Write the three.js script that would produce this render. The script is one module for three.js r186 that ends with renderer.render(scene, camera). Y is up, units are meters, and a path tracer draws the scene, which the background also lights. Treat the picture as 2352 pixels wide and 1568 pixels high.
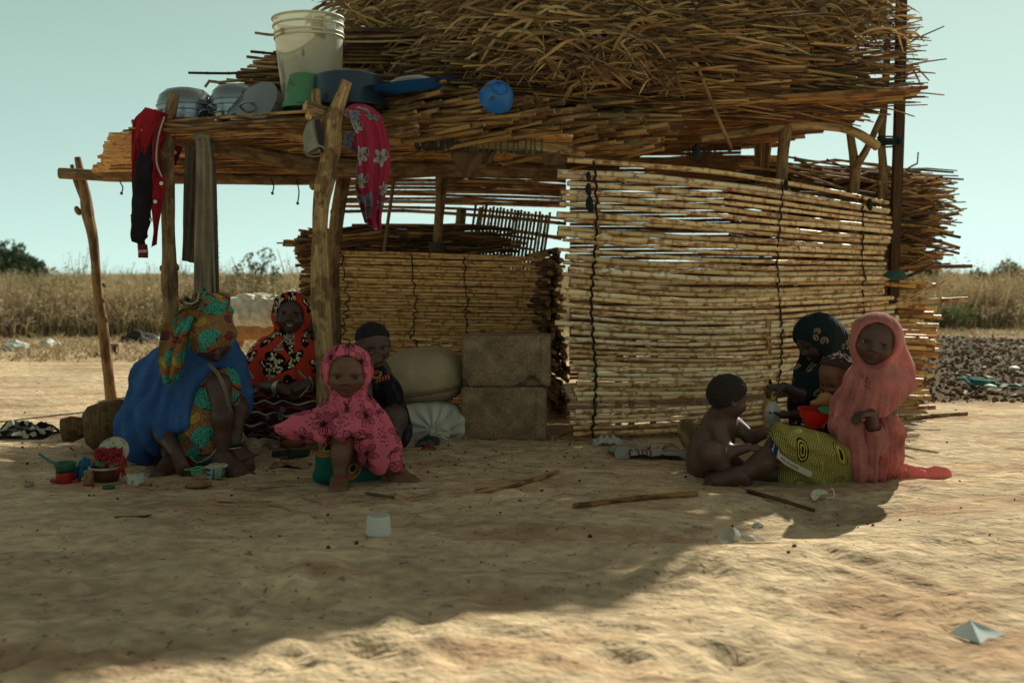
import * as THREE from 'three';
import { mergeGeometries } from 'three/addons/utils/BufferGeometryUtils.js';
// ---------------------------------------------------------------- camera
const EYE = 0.85, FOV = 38, FPX = 784 / Math.tan(THREE.MathUtils.degToRad(FOV / 2)), PITCH = -Math.atan(156 / FPX);
const camera = new THREE.PerspectiveCamera(FOV, 1024 / 682, 0.1, 4000);
camera.position.set(0, EYE, 0);
camera.rotation.x = PITCH;
camera.focus = 4.35;
camera.userData.fStop = 2.6;
const scene = new THREE.Scene();
// ---------------------------------------------------------------- sky and sun
const SUN_EL = THREE.MathUtils.degToRad(31.5), SUN_AZ = THREE.MathUtils.degToRad(30);
const sunDir = new THREE.Vector3(Math.sin(SUN_AZ) * Math.cos(SUN_EL), Math.sin(SUN_EL), -Math.cos(SUN_AZ) * Math.cos(SUN_EL));
{
  const W = 512, Hh = 256, data = new Float32Array(W * Hh * 4);
  for (let j = 0; j < Hh; j++) for (let i = 0; i < W; i++) {
    const el = ((j + 0.5) / Hh - 0.5) * Math.PI, az = ((i + 0.5) / W - 0.5) * 2 * Math.PI;
    const x = Math.cos(az) * Math.cos(el), y = Math.sin(el), z = Math.sin(az) * Math.cos(el);
    const c = Math.max(0, x * sunDir.x + y * sunDir.y + z * sunDir.z), up = Math.max(0, y);
    const hz = Math.exp(-up * 2.7), fw = 0.66 + 0.34 * (0.5 + 0.5 * (x * sunDir.x + z * sunDir.z) / Math.hypot(sunDir.x, sunDir.z)), glow = 0.15 * Math.pow(c, 5);
    const k = (j * W + i) * 4;
    data[k] = (0.126 + 0.325 * Math.exp(-up * 4.0)) * fw + glow * 1.05;
    data[k + 1] = (0.084 + 0.545 * hz) * fw + glow;
    data[k + 2] = (0.064 + 0.50 * hz) * fw + glow * 0.93;
    data[k + 3] = 1;
  }
  const t = new THREE.DataTexture(data, W, Hh, THREE.RGBAFormat, THREE.FloatType);
  t.mapping = THREE.EquirectangularReflectionMapping; t.magFilter = THREE.LinearFilter; t.needsUpdate = true;
  scene.background = t; scene.environment = t;
}
const sun = new THREE.DirectionalLight(new THREE.Color(1.0, 1.0, 0.84), 3.75);
sun.position.copy(sunDir).multiplyScalar(30).add(new THREE.Vector3(0, 0, -5));
sun.target.position.set(0, 0, -5);
sun.castShadow = true; sun.shadow.mapSize.set(4096, 4096);
Object.assign(sun.shadow.camera, { left: -14, right: 14, top: 14, bottom: -14, near: 1, far: 80 });
scene.add(sun, sun.target);
// ---------------------------------------------------------------- exposure
const renderer = new THREE.WebGLRenderer({ antialias: true });
renderer.setSize(1024, 682);
renderer.toneMapping = THREE.LinearToneMapping;
renderer.toneMappingExposure = 1.6;
renderer.shadowMap.enabled = true;

// ================================================================ helpers
const V = (x = 0, y = 0, z = 0) => new THREE.Vector3(x, y, z);
function rngOf(seed) { let a = seed >>> 0; return () => { a |= 0; a = a + 0x6D2B79F5 | 0; let t = Math.imul(a ^ a >>> 15, 1 | a); t = t + Math.imul(t ^ t >>> 7, 61 | t) ^ t; return ((t ^ t >>> 14) >>> 0) / 4294967296; }; }
const lerp = (a, b, t) => a + (b - a) * t, clamp = (x, a = 0, b = 1) => Math.min(b, Math.max(a, x));
const sst = (a, b, x) => { const t = clamp((x - a) / (b - a)); return t * t * (3 - 2 * t); };
// a place in the photograph (2352 x 1568) at a distance d in front of the camera -> world
function ray(px, py) { const vx = (px - 1176) / FPX, vy = (784 - py) / FPX, c = Math.cos(PITCH), s = Math.sin(PITCH); return V(vx, vy * c + s, vy * s - c); }
function P(px, py, d) { const r = ray(px, py), t = d / -r.z; return V(r.x * t, EYE + r.y * t, -d); }
function G(px, py, h = 0) { const r = ray(px, py), t = (h - EYE) / r.y; return V(r.x * t, h, r.z * t); }
// value noise
function h3(x, y, z) { let n = Math.imul(x, 374761393) ^ Math.imul(y, 668265263) ^ Math.imul(z, 2147483647 ^ 1274126177); n = Math.imul(n ^ n >>> 13, 1274126177); return ((n ^ n >>> 16) >>> 0) / 4294967296; }
function vn3(x, y, z) {
  const ix = Math.floor(x), iy = Math.floor(y), iz = Math.floor(z); let fx = x - ix, fy = y - iy, fz = z - iz;
  fx = fx * fx * (3 - 2 * fx); fy = fy * fy * (3 - 2 * fy); fz = fz * fz * (3 - 2 * fz);
  const a = lerp(lerp(h3(ix, iy, iz), h3(ix + 1, iy, iz), fx), lerp(h3(ix, iy + 1, iz), h3(ix + 1, iy + 1, iz), fx), fy);
  const b = lerp(lerp(h3(ix, iy, iz + 1), h3(ix + 1, iy, iz + 1), fx), lerp(h3(ix, iy + 1, iz + 1), h3(ix + 1, iy + 1, iz + 1), fx), fy);
  return lerp(a, b, fz) * 2 - 1;
}
const fbm = (x, y, z, o = 4) => { let s = 0, a = 0.5; for (let i = 0; i < o; i++) { s += a * vn3(x, y, z); x *= 2.03; y *= 2.03; z *= 2.03; a *= 0.5; } return s; };
// periodic 2-D noise for textures (period in cells)
function pn(x, y, p, q, s) { const ix = Math.floor(x), iy = Math.floor(y); let fx = x - ix, fy = y - iy; fx = fx * fx * (3 - 2 * fx); fy = fy * fy * (3 - 2 * fy); const w = (a, b) => h3(((a % p) + p) % p, ((b % q) + q) % q, s); return lerp(lerp(w(ix, iy), w(ix + 1, iy), fx), lerp(w(ix, iy + 1), w(ix + 1, iy + 1), fx), fy) * 2 - 1; }
function pfbm(u, v, p, q, s, o = 4) { let r = 0, a = 0.5; for (let i = 0; i < o; i++) { r += a * pn(u * p, v * q, p, q, s + i * 17); p *= 2; q *= 2; a *= 0.5; } return r; }
function dataTex(w, h, fn, srgb = true) {
  const d = new Uint8Array(w * h * 4);
  for (let j = 0; j < h; j++) for (let i = 0; i < w; i++) { const c = fn((i + 0.5) / w, (j + 0.5) / h), k = (j * w + i) * 4; d[k] = clamp(c[0], 0, 255); d[k + 1] = clamp(c[1], 0, 255); d[k + 2] = clamp(c[2], 0, 255); d[k + 3] = 255; }
  const t = new THREE.DataTexture(d, w, h); t.wrapS = t.wrapT = THREE.RepeatWrapping; t.magFilter = THREE.LinearFilter; t.minFilter = THREE.LinearMipmapLinearFilter; t.generateMipmaps = true;
  if (srgb) t.colorSpace = THREE.SRGBColorSpace; t.needsUpdate = true; return t;
}
function canvasTex(w, h, draw) {
  const c = document.createElement('canvas'); c.width = w; c.height = h; draw(c.getContext('2d'), w, h);
  const t = new THREE.CanvasTexture(c); t.colorSpace = THREE.SRGBColorSpace; t.wrapS = t.wrapT = THREE.RepeatWrapping; return t;
}
const mat = (o) => { const m = (o.transmission !== undefined || o.clearcoat || o.sheen || o.specularIntensity !== undefined) ? new THREE.MeshPhysicalMaterial(o) : new THREE.MeshStandardMaterial(o); return m; };
const std = (hex, rough = 0.9, extra = {}) => mat({ color: new THREE.Color(hex), roughness: rough, ...extra });
// naming
const taken = new Map();
function numbered(n) { const k = taken.get(n) ?? 0; taken.set(n, k + 1); return k ? `${n}_${String(k).padStart(3, '0')}` : n; }
function thing(name, label, category, pos = V(), group) {
  const g = new THREE.Group(); g.name = numbered(name); g.position.copy(pos); g.userData = { label, category }; if (group) g.userData.group = group; scene.add(g); return g;
}
// mesh in world coordinates placed under a thing (its base is subtracted), or at top level
function shadowed(m) { m.castShadow = m.receiveShadow = true; return m; }
function part(parent, name, geo, material, label) {
  const m = shadowed(new THREE.Mesh(geo, material)); m.name = name; if (label) m.userData.label = label;
  let o = V(), q = parent; while (q && q !== scene) { o.add(q.position); q = q.parent; }
  m.position.sub(o); parent.add(m); return m;   // geometry is given in world coordinates
}
function single(name, geo, material, label, category, group, kind) {
  const m = shadowed(new THREE.Mesh(geo, material)); m.name = numbered(name); m.userData = { label, category };
  if (group) m.userData.group = group; if (kind) m.userData.kind = kind;
  geo.computeBoundingBox(); const b = geo.boundingBox, o = V((b.min.x + b.max.x) / 2, b.min.y, (b.min.z + b.max.z) / 2);
  geo.translate(-o.x, -o.y, -o.z); m.position.copy(o); scene.add(m); return m;
}
// swept tube: pts, radius per point (number | array | fn(t,i)), uv in metres along u
function smoothPath(pts, n) { const c = new THREE.CatmullRomCurve3(pts, false, 'centripetal'); return c.getSpacedPoints(n); }
function sweep(pts, rad, o = {}) {
  const { sides = 10, caps = true, wob = 0, seed = 1, flat = 1, color = null, flatDir = null, vScale = 1, rough = 0 } = o, n = pts.length, pos = [], uv = [], col = [], idx = [];
  const R = (i) => typeof rad === 'number' ? rad : Array.isArray(rad) ? lerp(rad[Math.floor(i / (n - 1) * (rad.length - 1))], rad[Math.min(rad.length - 1, Math.floor(i / (n - 1) * (rad.length - 1)) + 1)], (i / (n - 1) * (rad.length - 1)) % 1) : rad(i / (n - 1), i);
  let t0 = V().subVectors(pts[1], pts[0]).normalize(), nrm = flatDir ? flatDir.clone() : Math.abs(t0.y) > 0.9 ? V(1, 0, 0) : V(0, 1, 0);
  nrm.addScaledVector(t0, -nrm.dot(t0)).normalize(); let len = 0;
  for (let i = 0; i < n; i++) {
    const t = V().subVectors(pts[Math.min(n - 1, i + 1)], pts[Math.max(0, i - 1)]).normalize();
    nrm.addScaledVector(t, -nrm.dot(t)).normalize(); const b = V().crossVectors(t, nrm);
    if (i) len += pts[i].distanceTo(pts[i - 1]);
    const r = R(i), cc = color ? color(i / (n - 1), i) : null;
    for (let k = 0; k <= sides; k++) {
      const a = k / sides * Math.PI * 2, kk = k % sides; let rr = r;
      if (wob) rr *= 1 + wob * fbm(Math.cos(a) * 1.3 + seed * 7.1, Math.sin(a) * 1.3 + seed, len * (o.wobF ?? 9) + seed * 3, 3);
      if (rough) rr += rough * (h3(i * 3 + seed, kk, seed) - 0.5);
      const ca = Math.cos(a) * rr, sa = Math.sin(a) * rr * flat;
      pos.push(pts[i].x + nrm.x * ca + b.x * sa, pts[i].y + nrm.y * ca + b.y * sa, pts[i].z + nrm.z * ca + b.z * sa);
      uv.push(len + seed * 0.377, k / sides * vScale); if (cc) col.push(...cc);
    }
  }
  for (let i = 0; i < n - 1; i++) for (let k = 0; k < sides; k++) { const a = i * (sides + 1) + k, b = a + sides + 1; idx.push(a, a + 1, b, b, a + 1, b + 1); }
  const g = new THREE.BufferGeometry(); g.setAttribute('position', new THREE.Float32BufferAttribute(pos, 3)); g.setAttribute('uv', new THREE.Float32BufferAttribute(uv, 2));
  if (color) g.setAttribute('color', new THREE.Float32BufferAttribute(col, 3));
  g.setIndex(idx); g.computeVertexNormals();
  const N = g.attributes.normal; for (let i = 0; i < n; i++) { const a = i * (sides + 1), b = a + sides, v = V(N.getX(a) + N.getX(b), N.getY(a) + N.getY(b), N.getZ(a) + N.getZ(b)).normalize(); N.setXYZ(a, v.x, v.y, v.z); N.setXYZ(b, v.x, v.y, v.z); }
  if (!caps) return g;
  const gs = [g];
  for (const e of [0, n - 1]) {
    const c = pts[e], ring = []; for (let k = 0; k < sides; k++) { const q = (e * (sides + 1) + k) * 3; ring.push(V(pos[q], pos[q + 1], pos[q + 2])); }
    const p2 = [], u2 = [], c2 = [], i2 = []; const cc = o.capColor ?? (color ? color(e ? 1 : 0, e) : null);
    p2.push(c.x, c.y, c.z); u2.push(0.5, 0.5); if (color) c2.push(...cc);
    ring.forEach((v, k) => { p2.push(v.x, v.y, v.z); u2.push(0.5 + 0.02 * Math.cos(k), 0.5 + 0.02 * Math.sin(k)); if (color) c2.push(...cc); });
    for (let k = 0; k < sides; k++) { const a = 1 + k, b = 1 + (k + 1) % sides; e ? i2.push(0, a, b) : i2.push(0, b, a); }
    const q = new THREE.BufferGeometry(); q.setAttribute('position', new THREE.Float32BufferAttribute(p2, 3)); q.setAttribute('uv', new THREE.Float32BufferAttribute(u2, 2)); if (color) q.setAttribute('color', new THREE.Float32BufferAttribute(c2, 3)); q.setIndex(i2); q.computeVertexNormals(); gs.push(q);
  }
  return mergeGeometries(gs);
}
// grid sheet from fn(u,v)->Vector3
function sheet(nu, nv, fn, uvS = [1, 1], thick = 0) {
  const make = (off) => {
    const pos = [], uv = [], idx = [];
    for (let j = 0; j <= nv; j++) for (let i = 0; i <= nu; i++) { const p = fn(i / nu, j / nv); pos.push(p.x, p.y, p.z); uv.push(i / nu * uvS[0], j / nv * uvS[1]); }
    for (let j = 0; j < nv; j++) for (let i = 0; i < nu; i++) { const a = j * (nu + 1) + i, b = a + nu + 1; idx.push(a, b, a + 1, b, b + 1, a + 1); }
    const g = new THREE.BufferGeometry(); g.setAttribute('position', new THREE.Float32BufferAttribute(pos, 3)); g.setAttribute('uv', new THREE.Float32BufferAttribute(uv, 2)); g.setIndex(idx); g.computeVertexNormals();
    if (off) { const p = g.attributes.position, n = g.attributes.normal; for (let i = 0; i < p.count; i++) p.setXYZ(i, p.getX(i) + n.getX(i) * off, p.getY(i) + n.getY(i) * off, p.getZ(i) + n.getZ(i) * off); }
    return g;
  };
  return thick ? mergeGeometries([make(0), make(-thick)]) : make(0);
}
const lathe = (prof, seg = 40) => new THREE.LatheGeometry(prof.map(([r, y]) => new THREE.Vector2(Math.max(r, 1e-4), y)), seg);
const at = (geo, pos, rot = [0, 0, 0], sc = 1) => geo.applyMatrix4(new THREE.Matrix4().compose(pos, new THREE.Quaternion().setFromEuler(new THREE.Euler(...rot)), Array.isArray(sc) ? V(...sc) : V(sc, sc, sc)));
function white(g) { const n = g.attributes.position.count; g.setAttribute('color', new THREE.Float32BufferAttribute(new Float32Array(n * 3).fill(1), 3)); return g; }
function tint(g, fn) { const p = g.attributes.position, a = new Float32Array(p.count * 3), v = V(); for (let i = 0; i < p.count; i++) { v.fromBufferAttribute(p, i); const c = fn(v, i); a[i * 3] = c[0]; a[i * 3 + 1] = c[1]; a[i * 3 + 2] = c[2]; } g.setAttribute('color', new THREE.BufferAttribute(a, 3)); return g; }
function deform(g, fn) { const p = g.attributes.position, v = V(); for (let i = 0; i < p.count; i++) { v.fromBufferAttribute(p, i); fn(v); p.setXYZ(i, v.x, v.y, v.z); } g.computeVertexNormals(); return g; }
// ================================================================ ground
const gTrough = (x, z, cx, cz, ax, az, dep) => { const a = (x - cx) / ax, b = (z - cz) / az; return -dep * Math.exp(-(a * a + b * b)); };
// footprints and scuffs
const prints2 = []; { const R = rngOf(19); for (let i = 0; i < 150; i++) { const d = 2.1 + 3.0 * R() ** 1.3; prints2.push([(R() * 2 - 1) * d * 0.55, -d, 0.028 + 0.03 * R(), 0.006 + 0.012 * R(), R() * 6.28]); } }
function gh(x, z) {
  let y = 0.030 * fbm(x * 0.7 + 3.1, 0.3, z * 0.7, 3);
  const near = clamp(1 - Math.hypot(x, z + 3) / 9);
  // trampled, wind-worn crust: ridges stretched across the view
  y += near * (0.014 * fbm(x * 2.6, 1.7, z * 4.5, 4) + 0.006 * Math.abs(fbm(x * 7.0 + 9, 2.2, z * 12.0, 3)));
  // a worn gully in front of the girl's feet, running to the left
  y += gTrough(x, z, 1.12, -3.55, 0.34, 0.20, 0.055) + gTrough(x, z, 0.62, -3.22, 0.30, 0.10, 0.03) + gTrough(x, z, 0.28, -2.9, 0.30, 0.10, 0.03) + gTrough(x, z, -0.15, -2.62, 0.35, 0.10, 0.02);
  y -= gTrough(x, z, 0.55, -2.95, 0.45, 0.16, 0.028) + gTrough(x, z, 1.65, -3.3, 0.5, 0.25, 0.03);
  y += gTrough(x, z, -0.16, -4.55, 0.11, 0.09, 0.03) + gTrough(x, z, -1.0, -2.7, 0.13, 0.08, 0.022) + gTrough(x, z, -1.25, -2.8, 0.15, 0.07, 0.022) + gTrough(x, z, -0.62, -2.62, 0.10, 0.07, 0.022) + gTrough(x, z, -1.2, -2.45, 0.12, 0.06, 0.02);
  for (const [fx, fz, r, dep, a] of prints2) { const dx = x - fx, dz = z - fz; if (dx * dx + dz * dz > 0.09) continue; const u = (dx * Math.cos(a) + dz * Math.sin(a)) / (r * 2.1), v = (-dx * Math.sin(a) + dz * Math.cos(a)) / r, q = u * u + v * v; y += dep * (-Math.exp(-q * 1.2) + 0.45 * Math.exp(-((Math.sqrt(q) - 1.5) ** 2) * 5)); }
  return y;
}
const onGround = (px, py) => { let p = G(px, py); for (let i = 0; i < 4; i++) p = G(px, py, gh(p.x, p.z)); return p; };
const soilPatch = (x, z) => { // dark clods of dug soil right of the hut
  const n = fbm(x * 1.1, 4, z * 1.1, 3);
  return sst(1.9, 2.5, x + n * 0.5 + (z + 7) * -0.02) * sst(-6.3, -6.75, z + n * 0.35) * (1 - sst(-13.2, -14.2, z + n)) ;
};
const groundTex = dataTex(1024, 1024, (u, v) => {
  const a = pfbm(u, v, 4, 5, 11, 5), b = pfbm(u, v, 9, 24, 31, 4), c = pfbm(u, v, 60, 90, 51, 3), red = sst(0.05, 0.35, pfbm(u, v, 5, 12, 91, 4));
  const speck = pfbm(u, v, 150, 150, 71, 2) > 0.47 ? 0.72 : 1;
  const k = (1 + 0.14 * a + 0.13 * b + 0.20 * c) * speck;
  return [lerp(187, 174, red) * k, lerp(162, 142, red) * k, lerp(131, 112, red) * k];
});
groundTex.repeat.set(1 / 2.6, 1 / 2.6);
const groundBump = dataTex(512, 512, (u, v) => { const k = 128 + 150 * pfbm(u, v, 24, 34, 5, 4) + 40 * pfbm(u, v, 120, 120, 8, 2); return [k, k, k]; }, false);
groundBump.repeat.set(1 / 1.3, 1 / 1.3);
{
  const xs = [], zs = [];
  for (let i = -150; i <= 150; i++) { const t = i / 150; xs.push(3.2 * t + 2.2 * t ** 3 * 2 + 2600 * Math.sign(t) * Math.abs(t) ** 13); }
  for (let i = 0; i <= 330; i++) { const t = i / 330; zs.push(1.5 - (7.2 * t + 6.5 * t ** 3 + 3000 * t ** 17)); }
  const pos = [], uv = [], col = [], idx = [], nx = xs.length;
  for (const z of zs) for (const x of xs) {
    pos.push(x, gh(x, z), z); uv.push(x, -z);
    const s = soilPatch(x, z), far = sst(13, 17, -z), straw = sst(-9.5, -11.5, z + 0.9 * fbm(x * 0.9, 7, z * 0.9)) * (1 - s);
    const c = [lerp(lerp(1, 0.78, straw), 0.22, s), lerp(lerp(1, 0.76, straw), 0.195, s), lerp(lerp(1, 0.72, straw), 0.18, s)];
    col.push(lerp(c[0], 0.50, far), lerp(c[1], 0.50, far), lerp(c[2], 0.40, far));
  }
  for (let j = 0; j < zs.length - 1; j++) for (let i = 0; i < nx - 1; i++) { const a = j * nx + i, b = a + nx; idx.push(a, a + 1, b, b, a + 1, b + 1); }
  const g = new THREE.BufferGeometry(); g.setAttribute('position', new THREE.Float32BufferAttribute(pos, 3)); g.setAttribute('uv', new THREE.Float32BufferAttribute(uv, 2)); g.setAttribute('color', new THREE.Float32BufferAttribute(col, 3)); g.setIndex(idx); g.computeVertexNormals();
  const m = shadowed(new THREE.Mesh(g, mat({ map: groundTex, bumpMap: groundBump, bumpScale: 0.013, vertexColors: true, roughness: 1, specularIntensity: 0.12 })));
  m.name = 'ground'; m.userData = { label: 'bare tan sandy ground with worn ripples', category: 'ground', kind: 'structure' }; scene.add(m);
}
// ---------------------------------------------------------------- instanced helper
const _m4 = new THREE.Matrix4(), _q = new THREE.Quaternion(), _e = new THREE.Euler();
function instances(name, geo, material, list, label, category, parent = scene) { // list: [pos, euler, scale(V), color]
  const im = new THREE.InstancedMesh(geo, material, list.length); im.name = parent === scene ? numbered(name) : name;
  const o = V(); let q = parent; while (q && q !== scene) { o.add(q.position); q = q.parent; }
  list.forEach(([p, r, s, c], i) => { _e.set(...r); _q.setFromEuler(_e); _m4.compose(p.clone().sub(o), _q, s); im.setMatrixAt(i, _m4); if (c) im.setColorAt(i, c); });
  im.castShadow = im.receiveShadow = true; im.userData.kind = 'stuff'; if (label) im.userData.label = label; if (category && parent === scene) im.userData.category = category;
  parent.add(im); return im;
}
// ---------------------------------------------------------------- dry grass field
const grassGeo = (seed, nb, hmax, spread, seedHead) => {
  const R = rngOf(seed), gs = [];
  for (let i = 0; i < nb; i++) {
    const a = R() * 6.28, r = Math.sqrt(R()) * spread, h = hmax * (0.45 + 0.55 * R()), lean = 0.28 * R() * h, la = R() * 6.28, w = 0.006 + 0.008 * R(), f = R() * 6.28;
    const pos = [], idx = []; const n = 3;
    for (let k = 0; k <= n; k++) { const t = k / n, x = Math.cos(a) * r + Math.cos(la) * lean * t * t, z = Math.sin(a) * r + Math.sin(la) * lean * t * t, ww = w * (1 - t * 0.8); pos.push(x - Math.cos(f) * ww, h * t, z - Math.sin(f) * ww, x + Math.cos(f) * ww, h * t, z + Math.sin(f) * ww); }
    for (let k = 0; k < n; k++) { const q = k * 2; idx.push(q, q + 1, q + 2, q + 2, q + 1, q + 3); }
    if (seedHead && R() < 0.6) for (let s = 0; s < 5; s++) { const t = 0.72 + 0.06 * s, x = Math.cos(a) * r + Math.cos(la) * lean * t * t, z = Math.sin(a) * r + Math.sin(la) * lean * t * t, q = pos.length / 3, d = 0.05 * (1.4 - s * 0.2), b = R() * 6.28; pos.push(x, h * t, z, x + Math.cos(b) * d, h * t + d * 0.6, z + Math.sin(b) * d, x + Math.cos(b + 0.4) * d, h * t + d * 0.15, z + Math.sin(b + 0.4) * d); idx.push(q, q + 1, q + 2); }
    const g = new THREE.BufferGeometry(); g.setAttribute('position', new THREE.Float32BufferAttribute(pos, 3)); g.setIndex(idx); g.computeVertexNormals(); gs.push(g);
  }
  return mergeGeometries(gs);
};
const leafMat = (hex, tr = 0.35) => mat({ color: new THREE.Color(hex), roughness: 0.95, transmission: tr, thickness: 0, side: THREE.DoubleSide });
{
  const R = rngOf(77), lists = [[], [], []];
  const cols = ['#b39a72', '#a58e68', '#c2ab82', '#95835c', '#a3976a', '#8d875e'].map((c) => new THREE.Color(c));
  for (let i = 0; i < 15000; i++) {
    const d = 12.6 + 62 * R() ** 2.1, x = (R() * 2 - 1) * (d * 0.62 + 1.5), n = fbm(x * 0.25, 5, d * 0.25, 2);
    const edge = x < 0.5 ? 13.2 + n * 1.2 : 15.6 + n * 1.5; if (d < edge) continue;
    const s = (0.54 + 0.38 * R() + n * 0.55 + (R() < 0.04 ? 0.35 : 0)) * (x > 3 ? 1.15 : 0.94) * (d > 30 ? 0.86 : 1) * sst(edge - 1.0, edge + 1.2, d);
    const greener = clamp((d - 22) / 25) * 0.7 + (n > 0.2 ? 0.25 : 0);
    const c = cols[Math.floor(R() * 4)].clone().lerp(cols[4 + Math.floor(R() * 2)], clamp(greener)); c.multiplyScalar(0.8 + 0.35 * R());
    lists[Math.floor(R() * 3)].push([V(x, gh(x, -d), -d), [0, R() * 6.28, 0], V(1 + d * 0.02, s, 1 + d * 0.02), c]);
  }
  const gm = leafMat('#ffffff', 0.3);
  [grassGeo(1, 26, 1.0, 0.22, true), grassGeo(2, 28, 0.9, 0.25, false), grassGeo(3, 24, 1.05, 0.2, true)].forEach((g, k) => instances('dry_grass', g, gm, lists[k], 'tall dry yellow grass field reaching to the horizon', 'grass'));
  // low trampled straw at the foot of the field
  const l2 = []; for (let i = 0; i < 2600; i++) { const x = (R() * 2 - 1) * 9, d = 9.6 + 5.6 * R(); if (x > 2.4 && d < 13.6) continue; l2.push([V(x, gh(x, -d), -d), [0, R() * 6.28, 0], V(1.2, 0.06 + 0.16 * R() ** 3, 1.2), cols[Math.floor(R() * 3)].clone().multiplyScalar(0.7 + 0.4 * R())]); }
  instances('straw_litter', grassGeo(4, 14, 0.5, 0.25, false), gm, l2, 'short trampled straw at the edge of the dry field', 'straw');
}
// ---------------------------------------------------------------- shrubs and trees far behind
function leafCard(seed, n, rad, sz) { const R = rngOf(seed), pos = [], idx = []; for (let i = 0; i < n; i++) { const a = R() * 6.28, b = Math.acos(2 * R() - 1), r = rad * Math.cbrt(R()), c = V(Math.sin(b) * Math.cos(a) * r, Math.cos(b) * r, Math.sin(b) * Math.sin(a) * r), u = V(R() - 0.5, R() - 0.5, R() - 0.5).normalize(), w = V(R() - 0.5, R() - 0.5, R() - 0.5).cross(u).normalize(), s = sz * (0.6 + 0.8 * R()); const q = pos.length / 3; for (const [e, f] of [[-1, 0], [0, 0.42], [1, 0], [0, -0.42]]) pos.push(c.x + (u.x * e + w.x * f) * s, c.y + (u.y * e + w.y * f) * s, c.z + (u.z * e + w.z * f) * s); idx.push(q, q + 1, q + 2, q, q + 2, q + 3); } const g = new THREE.BufferGeometry(); g.setAttribute('position', new THREE.Float32BufferAttribute(pos, 3)); g.setIndex(idx); g.computeVertexNormals(); return g; }
function tree(name, label, category, base, h, w, clumps, leafHex, barkHex, seed, opts = {}) {
  const R = rngOf(seed), t = thing(name, label, category, base, opts.group), trunkH = h * (opts.trunk ?? 0.35), gs = [], lg = [];
  gs.push(sweep(smoothPath([base.clone(), base.clone().add(V(0.03 * h, trunkH * 0.6, 0)), base.clone().add(V(0, trunkH, 0.02 * h))], 8), [0.035 * h, 0.022 * h], { sides: 7, wob: 0.2, seed }));
  for (let i = 0; i < clumps; i++) {
    const a = R() * 6.28, rr = Math.sqrt(R()) * w * 0.5, y = trunkH + (h - trunkH) * (0.15 + 0.8 * R()) * (1 - 0.35 * (rr / (w * 0.5)) ** 2), e = base.clone().add(V(Math.cos(a) * rr, y, Math.sin(a) * rr)), s = base.clone().add(V(0, trunkH * (0.6 + 0.4 * R()), 0));
    gs.push(sweep(smoothPath([s, s.clone().lerp(e, 0.5).add(V(0, 0.06 * h * (R() - 0.2), 0)), e], 5), [0.010 * h, 0.004 * h], { sides: 4, caps: false }));
    const q = leafCard(seed * 31 + i, opts.leaves ?? 60, w * (opts.clump ?? 0.17) * (0.7 + 0.6 * R()), opts.leaf ?? 0.05); q.scale(1, opts.tall ?? 1, 1); q.translate(e.x, e.y, e.z); lg.push(q);
  }
  part(t, 'trunk', mergeGeometries(gs.map((g) => { g.deleteAttribute('uv'); return g; })), std(barkHex));
  part(t, 'crown', mergeGeometries(lg), leafMat(leafHex, 0.3));
  return t;
}
{
  const b = (px, d) => { const p = P(px, 628, d); return V(p.x, gh(p.x, -d), -d); };
  tree('shrub', 'dense dark green bush at the left edge above the grass', 'bush', b(20, 34), 1.75, 1.7, 26, '#4d5a3c', '#5a4a38', 5, { leaves: 90, leaf: 0.09, trunk: 0.2, tall: 1.3 });
  tree('shrub', 'dark green bush with pointed tufts right of the edge bush', 'bush', b(72, 33), 1.72, 0.95, 18, '#4a5838', '#5a4a38', 8, { leaves: 80, leaf: 0.08, trunk: 0.2, tall: 1.6 });
  tree('shrub', 'sparse twiggy grey shrub in the grass beside the hanging scarf', 'bush', b(590, 15.5), 1.24, 0.95, 44, '#6f6a4c', '#6b5b42', 11, { leaves: 46, leaf: 0.032, trunk: 0.12, clump: 0.12 });
  tree('shrub', 'thin straw coloured weed standing behind the leaning post', 'weed', b(120, 14.5), 0.98, 0.5, 12, '#a28c5c', '#8a744c', 14, { leaves: 14, leaf: 0.03, trunk: 0.1 });
  tree('shrub', 'grey green tree crown behind the stalk bundle', 'tree', b(2135, 24), 1.22, 0.75, 16, '#6f7257', '#6b5b42', 17, { leaves: 60, leaf: 0.06, trunk: 0.2 });
  tree('shrub', 'wide olive thicket above the grass at the far right', 'bush', b(2300, 26), 1.14, 1.35, 26, '#6a6c4c', '#6b5b42', 19, { leaves: 80, leaf: 0.07, trunk: 0.15, tall: 0.9 });
  tree('shrub', 'small green weed at the foot of the right grass', 'weed', b(2180, 15.2), 0.42, 0.7, 14, '#6d7648', '#6b5b42', 23, { leaves: 40, leaf: 0.03, trunk: 0.1 });
}
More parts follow.
